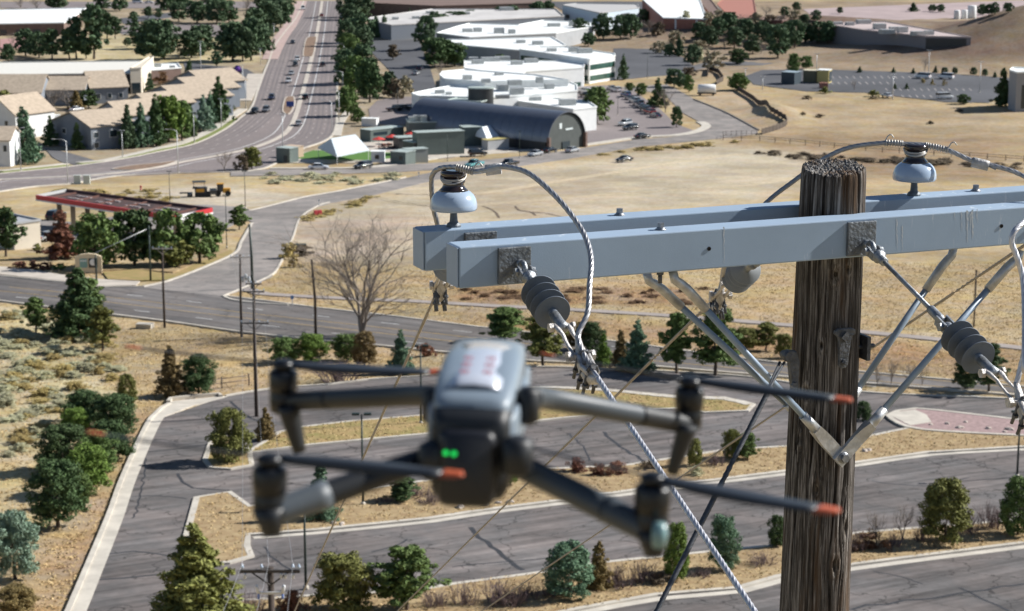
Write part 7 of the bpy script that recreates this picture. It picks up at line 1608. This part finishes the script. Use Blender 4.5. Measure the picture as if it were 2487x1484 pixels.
lamp(881.7, 1228, 878, 1006, M_gpole, 'dark green lot lamp in full view left of the drone body', P_); lamp(1023, 1030, 1021, 840, M_gpole, 'dark green lot lamp behind the drone nose', P_); lamp(743, 1432, 737, 1215, M_gpole, 'dark green lot lamp below the rear left motor', P_); lamp(2470, 1160, 2478, 1000, M_gpole, 'dark lot lamp near the right edge', P_); lamp(1310, 888, 1349, 840, M_gpole, 'short dark lamp behind the left clamp', P_, head=False) if False else None
Q_ = 'tall lamps of the far car park'
for a in [(2255, 188, 2255, 122, 'tallest pale lamp in the middle of the far car park'), (2379, 224, 2381, 150, 'pale lamp at the right of the far car park'), (2168, 241, 2167, 181, 'pale lamp at the field edge of the far car park'), (1983, 178, 1983, 130, 'pale lamp behind the far containers'), (1810, 193, 1809, 166, 'pale lamp at the far car park entrance'), (1852, 216, 1851, 186, 'short pale lamp at the entrance bend'), (2464, 262, 2463, 196, 'pale lamp before the grey corner building')]: lamp(a[0], a[1], a[2], a[3], M_lpole, a[4], Q_, 0, .16, sc=1.4)
D_ = 'thin dark lamp posts'
for a in [(413, 492, 411, 416, 'thin dark lamp post behind the canopy'), (551, 602, 548, 474, 'thin dark lamp post at the canopy right end'), (596, 507, 594, 416, 'thin dark lamp post right of the road machines'), (1572, 190, 1572, 130, 'thin dark lamp post in the upper car park'), (1435, 190, 1433, 138, 'thin dark lamp post at the office corner'), (1500, 280, 1499, 238, 'thin dark lamp post in the parked row'), (1262, 384, 1260, 318, 'thin dark lamp post before the small pavilion'), (1087, 390, 1086, 322, 'thin dark lamp post before the long container'), (966, 262, 965, 214, 'thin dark lamp post in the small yard')]: lamp(a[0], a[1], a[2], a[3], M_gpole, a[4], D_, 0, .09, sc=.6)
def upole(px, py, tx, ty, label, arms=(), r=.15, m=None, extra=None, group='wooden utility poles'):
    b = G(px, py); t = top_at(b, tx, ty); h = t.z - b.z; root = empty('utility_pole', b, 0, label, 'utility pole', group)
    MB().tube([(0, 0, -.5), (0, 0, h * .5), (t.x - b.x, 0, h)], [r * 1.15, r, r * .72], 10).build('pole_shaft', m or M_old, root)
    for (z, w, cm) in arms:
        f = z / 1.0; x0 = (t.x - b.x)
        a = MB().box((x0, -.16, h - z), (w, .1, .13), 0).build('crossarm', cm, root)
        for s in (-.46, -.16, .16, .46):
            MB().lathe([(.02, 0), (.02, .08), (.07, .09), (.06, .16), (.035, .18), (.04, .24)], (x0 + s * w, -.16, h - z + .065), (0, 0, 1), 8).build('pin_insulator', M_porc, a)
        for s in (-1, 1): MB().tube([(x0 + s * w * .3, -.2, h - z), (x0, -.16, h - z - .75)], .025, 5).build('brace', cm, root)
    return root, Vector((t.x, b.y, t.z))
M_wh = mat('bleached_arm', (.50, .46, .42), .8)
M_da = mat('dark_arm', (.055, .05, .048), .8)
u1, p1_ = upole(400, 795, 394, 598, 'wooden pole with pale crossarm below the filling station', [(.3, 2.7, M_wh)])
u2, p2_ = upole(587, 817, 583, 618, 'wooden pole with pale crossarm and transformer rack at the road', [(.35, 2.6, M_wh)])
u3, p3_ = upole(613, 702, 606, 546, 'dark steel pole at the street corner', [], .2, M_gpole)
u4, p4_ = upole(623, 1012, 616, 682, 'tall dark pole with several crossarms at the lot corner', [(.3, 1.6, M_da), (1.1, 2.2, M_da), (4.4, 2.9, M_da)], .17)
u5, p5_ = upole(767, 822, 757, 630, 'wooden pole left of the big leafless tree', [], .17)
g6 = C(657, 1384, 86.0); b6 = Vector((g6.x, g6.y, gz(g6.x, g6.y)))
u6 = empty('utility_pole', b6, 0, 'wooden pole with dark double crossarm at the bottom edge', 'utility pole', 'wooden utility poles'); h6 = g6.z - b6.z
MB().tube([(0, 0, -.5), (0, 0, h6 + .12)], [.19, .13], 10).build('pole_shaft', M_old, u6)
a6 = MB().box((0, -.17, h6), (2.5, .11, .13)).build('crossarm', M_da, u6)
for x in (-1.15, -.35, .95, 1.2): MB().lathe([(.02, 0), (.02, .08), (.075, .09), (.065, .16), (.035, .18), (.04, .24)], (x, -.17, h6 + .065), (0, 0, 1), 10).build('pin_insulator', M_porc, a6)
for x in (-1.0, .5, .68, 1.0): MB().lathe([(.05, -.34), (.07, -.3), (.05, -.22), (.07, -.18), (.04, -.08)], (x, -.25, h6), (.2, -.3, 1), 10).build('hanging_insulator', mat('grey_porcelain', (.5, .52, .54), .25), a6)
for s in (-1, 1): MB().tube([(s * .75, -.2, h6 - .05), (0, -.16, h6 - .62)], .035, 6).build('brace', M_da, u6)
MB().box((0, -.18, h6 - .95), (1.1, .09, .1)).build('lower_arm', M_lpole, u6)
for x in (-.5, .5):
    MB().lathe([(.07, 0), (.08, .3), (.05, .36)], (x, -.2, h6 - .95), (x * .4, 0, 1), 10).build('cutout', mat('cutout_white', (.6, .62, .64), .3), u6); MB().lathe([(.05, -.25), (.05, 0)], (x, -.2, h6 - .95), (0, 0, 1), 8).build('arrester', mat('cutout_blue', (.12, .2, .5), .4), u6)
for (zf, n) in ((.28, 5),):
    rr_ = MB(); b2 = u2
    for k in range(3):
        q = MB().lathe([(.16, -.4), (.18, -.36), (.18, .3), (.1, .36)], (.35 + .42 * k, -.3, 7.6 + .3 * (k % 2)), (0, 0, 1), 10).build('transformer', mat('transformer_pale', (.5, .53, .54), .5), u2)
def wire(a, b, sag, r, m, label, group='thin overhead wires'):
    a, b = Vector(a), Vector(b); n = 16
    pts = [a.lerp(b, i / n) - Vector((0, 0, sag * 4 * (i / n) * (1 - i / n))) for i in range(n + 1)]
    return tag(MB().tube(pts, r, 5).build('overhead_wire', m), label, 'wire', group)
M_tw = mat('thin_wire', (.42, .42, .44), .4, .6)
for k, x in enumerate((-1.15, -.05, .95)):
    wire(b6 + Vector((x, -.17, h6 + .3)), p4_ + Vector((x * 1.1, -.16, -4.1 if k != 1 else -.1)), 1.4, .009, M_tw, ('left', 'middle', 'right')[k] + ' thin wire from the bottom pole up to the lot corner pole')
    wire(b6 + Vector((x, -.17, h6 + .3)), Vector((b6.x + x * .9 + 2.0 + k * .8, 40, -19.5)), 1.0, .009, M_tw, ('left', 'middle', 'right')[k] + ' thin wire leaving the bottom pole towards the camera side')
    wire(p4_ + Vector((x, -.16, -1.0 if k != 1 else -.05)), p2_ + Vector((x * .9, -.1, -.2)), 1.0, .008, M_tw, ('left', 'middle', 'right')[k] + ' thin wire from the lot corner pole to the road pole')
# traffic masts
def mast(px, py, tx, ty, ex, ey, label):
    b = G(px, py); t = top_at(b, tx, ty); h = t.z - b.z; root = empty('signal_mast', b, 0, label, 'signal'); MB().tube([(0, 0, -.3), (0, 0, h)], [.17, .12], 8).build('post', M_gpole, root)
    if ex:
        e = ray(ex, ey) * 1.0; bb = G(235, 690); e = e * ((bb.y) / e.y)
        MB().tube([(0, 0, h - .4), e - b], .055, 6).build('span_arm', M_lpole, root)
    MB().box((0, -.2, h - .9), (.35, .3, 1.0)).build('signal_head', M_gpole, root)
mast(366, 682, 361, 548, 232, 614, 'tall dark signal mast with long thin arm at the corner'); mast(235, 692, 231, 620, None, None, 'short dark signal post beside the price sign')
# signs and small roadside things
def board(px, py, w, h, lift, m, label, name='sign', post=True, rz=0):
    r = empty(name, G(px, py), rz, label, 'sign'); MB().box((0, 0, lift + h / 2), (w, .15, h)).build('panel', m, r)
    if post: MB().box((0, .02, lift / 2), (w * .25, .12, lift)).build('post', M_char, r)
    return r
rs_ = empty('round_sign', G(578, 187), 0, 'round dark purple sign beside the boulevard side street', 'sign'); MB().lathe([(1.7, 0), (1.7, .3)], (0, 0, 2.9), (0, -1, 0), 24).build('panel', mat('sign_purple', (.05, .03, .10), .4), rs_); MB().lathe([(1.1, .3), (1.1, .34)], (0, 0, 3.2), (0, -1, 0), 20).build('emblem', mat('sign_violet', (.20, .08, .45), .4), rs_); MB().box((0, .1, .7), (2.2, .3, 1.5)).build('post', M_char, rs_)
board(705, 263, 2.6, 1.8, .6, mat('sign_blue', (.02, .07, .32), .4), 'blue sign board on the planted median')
board(909, 62, 3.0, 2.6, 1.2, mat('sign_blue2', (.06, .12, .55), .4), 'small bright blue sign among the pines right of the boulevard')
for x, y, w, h, d, m, lab in ((188, 446, 1.6, 2.0, 1.0, mat('cabinet_pale', (.52, .56, .52), .6), 'left of two pale roadside cabinets'), (211, 446, 1.6, 2.0, 1.0, MATS['cabinet_pale'], 'right of two pale roadside cabinets'), (728, 606, 2.2, .9, 1.2, M_gpole, 'dark green utility box by the golden bushes'), (2000, 214, 3, 2, 2, M_brick, 'small red heap beside the far containers')):
    r = empty('utility_cabinet', G(x, y), .1, lab, 'cabinet'); o = MB().box((0, 0, h / 2 - .1), (w, d, h + .2)).build('housing', m, r); bevel(o, .05, 2); MB().box((0, 0, h + .03), (w * 1.08, d * 1.08, .1)).build('lid', m, r)
vb = empty('concrete_vault', G(352, 796), -.15, 'low white concrete vault lid on the grass by the road', 'vault'); o = MB().box((0, 0, .25), (2.1, 1.3, .55)).build('housing', M_conc, vb); bevel(o, .05, 2); MB().box((0, 0, .55), (2.2, 1.4, .08)).build('lid', M_conc, vb)
for x, y, lab, m in ((342, 461, 'red hydrant on the bare lot behind the canopy', mat('hydrant_red', (.42, .04, .05), .5)), ):
    r = empty('hydrant', G(x, y), 0, lab, 'hydrant'); MB().lathe([(.25, 0), (.25, .1), (.17, .12), (.17, .8), (.22, .85), (.16, 1.0), (.05, 1.1)], n=12).build('barrel', m, r)
    for s in (-1, 1): MB().cyl((0, 0, .65), (s * .32, 0, .65), .09, n=8).build('outlet', m, r)
rb = empty('barricade', G(772, 522), .5, 'red plastic barricade at the edge of the bare field', 'barricade')
for k in range(2): o = MB().box((k * .9 - .45, 0, .5), (.85, .5, 1.0)).build('barrier_block', MATS['hydrant_red'], rb); bevel(o, .1, 2)
for k, (x, y) in enumerate(((710, 742), (775, 500), (1017, 432))):
    r = empty('marker_post', G(x, y), 0, ('pale marker post beside the footpath', 'white marker above the red barricade', 'thin sign post on the field edge by the street')[k], 'post'); MB().box((0, 0, .6), (.12, .06, 1.2)).build('post', M_white, r); MB().box((0, -.05, 1.2), (.4, .04, .5)).build('plate', M_white if k else mat('marker_blue', (.1, .25, .5), .5), r)
# split rail fence by the lot
def rail_fence(pts, label, name, postm, h, rails, gap, r, group=None, board=False, cat='fence', offs=0):
    line = [(p.x, p.y) for p in (G(x, y) for x, y in pts)]; P = [Vector(p) for p in line]; s = [0]
    for a, b in zip(P, P[1:]): s.append(s[-1] + (b - a).length)
    n = max(1, int(s[-1] / gap)); xs = np.array([p.x for p in P]); ys = np.array([p.y for p in P])
    Q = [Vector((float(np.interp(s[-1] * i / n, s, xs)), float(np.interp(s[-1] * i / n, s, ys)), 0)) for i in range(n + 1)]
    for q in Q: q.z = gz(q.x, q.y)
    root = empty(name, Q[0], 0, label, cat, group); o = Q[0]
    for q in Q: MB().tube([q - o - UP3_ * .3, q - o + UP3_ * h], r, 6).build('post', postm, root)
    for a, b in zip(Q, Q[1:]):
        if board:
            d = (b - a); m_ = (a + b) / 2 - o; MB().box(m_ + UP3_ * (h * .47), (d.length, .06, h * .86), math.atan2(d.y, d.x)).build('panel', postm, root)
        else:
            for f in rails: MB().tube([a - o + UP3_ * h * f, b - o + UP3_ * h * f], r * .6, 5).build('rail', postm, root)
UP3_ = Vector((0, 0, 1))
M_rail = mat('old_rail_wood', (.13, .105, .085), .95, var=.2, scale=2)
rail_fence([(402, 958), (440, 952), (540, 942), (605, 934)], 'grey split rail fence along the top of the parking lot', 'rail_fence', M_rail, 1.25, (.45, .85), 2.6, .085)
M_fence = mat('dark_fence_wood', (.085, .065, .05), .9, var=.2, scale=1)
rail_fence([(1785, 216), (1830, 244), (1870, 270), (1908, 292), (1912, 304), (1885, 316), (1850, 326)], 'dark board fence running down beside the mound', 'board_fence', M_fence, 1.9, (), 3.2, .1, board=True)
rail_fence([(1718, 186), (1722, 170), (1745, 178), (1757, 196), (1740, 205)], 'dark curved board fence by the far bend', 'board_fence', M_fence, 1.9, (), 3.0, .1, board=True)
rail_fence([(1756, 340), (1850, 342), (1960, 352), (2060, 362), (2200, 372), (2487, 392)], 'thin wire fence on dark posts crossing the field', 'wire_fence', M_fence, 1.5, (.9, .5), 5.5, .11)
rail_fence([(1756, 338), (1756, 330), (1850, 328)], 'dark picket corner where the field fence meets the street', 'picket_fence', M_fence, 1.6, (.9, .3), 1.6, .07)
for (x, y) in ((2364, 788), (2270, 700)):
    pass
fp = empty('fence_post', G(2365, 792), 0, 'single wooden stake in the grass at right behind the brace', 'post'); MB().tube([(0, 0, -.3), (0, 0, 7.5)], .12, 8).build('post', M_old, fp); MB().lathe([(.15, 0), (.12, .2)], (0, 0, 7.4), (0, 0, 1), 8).build('cap', M_old, fp)
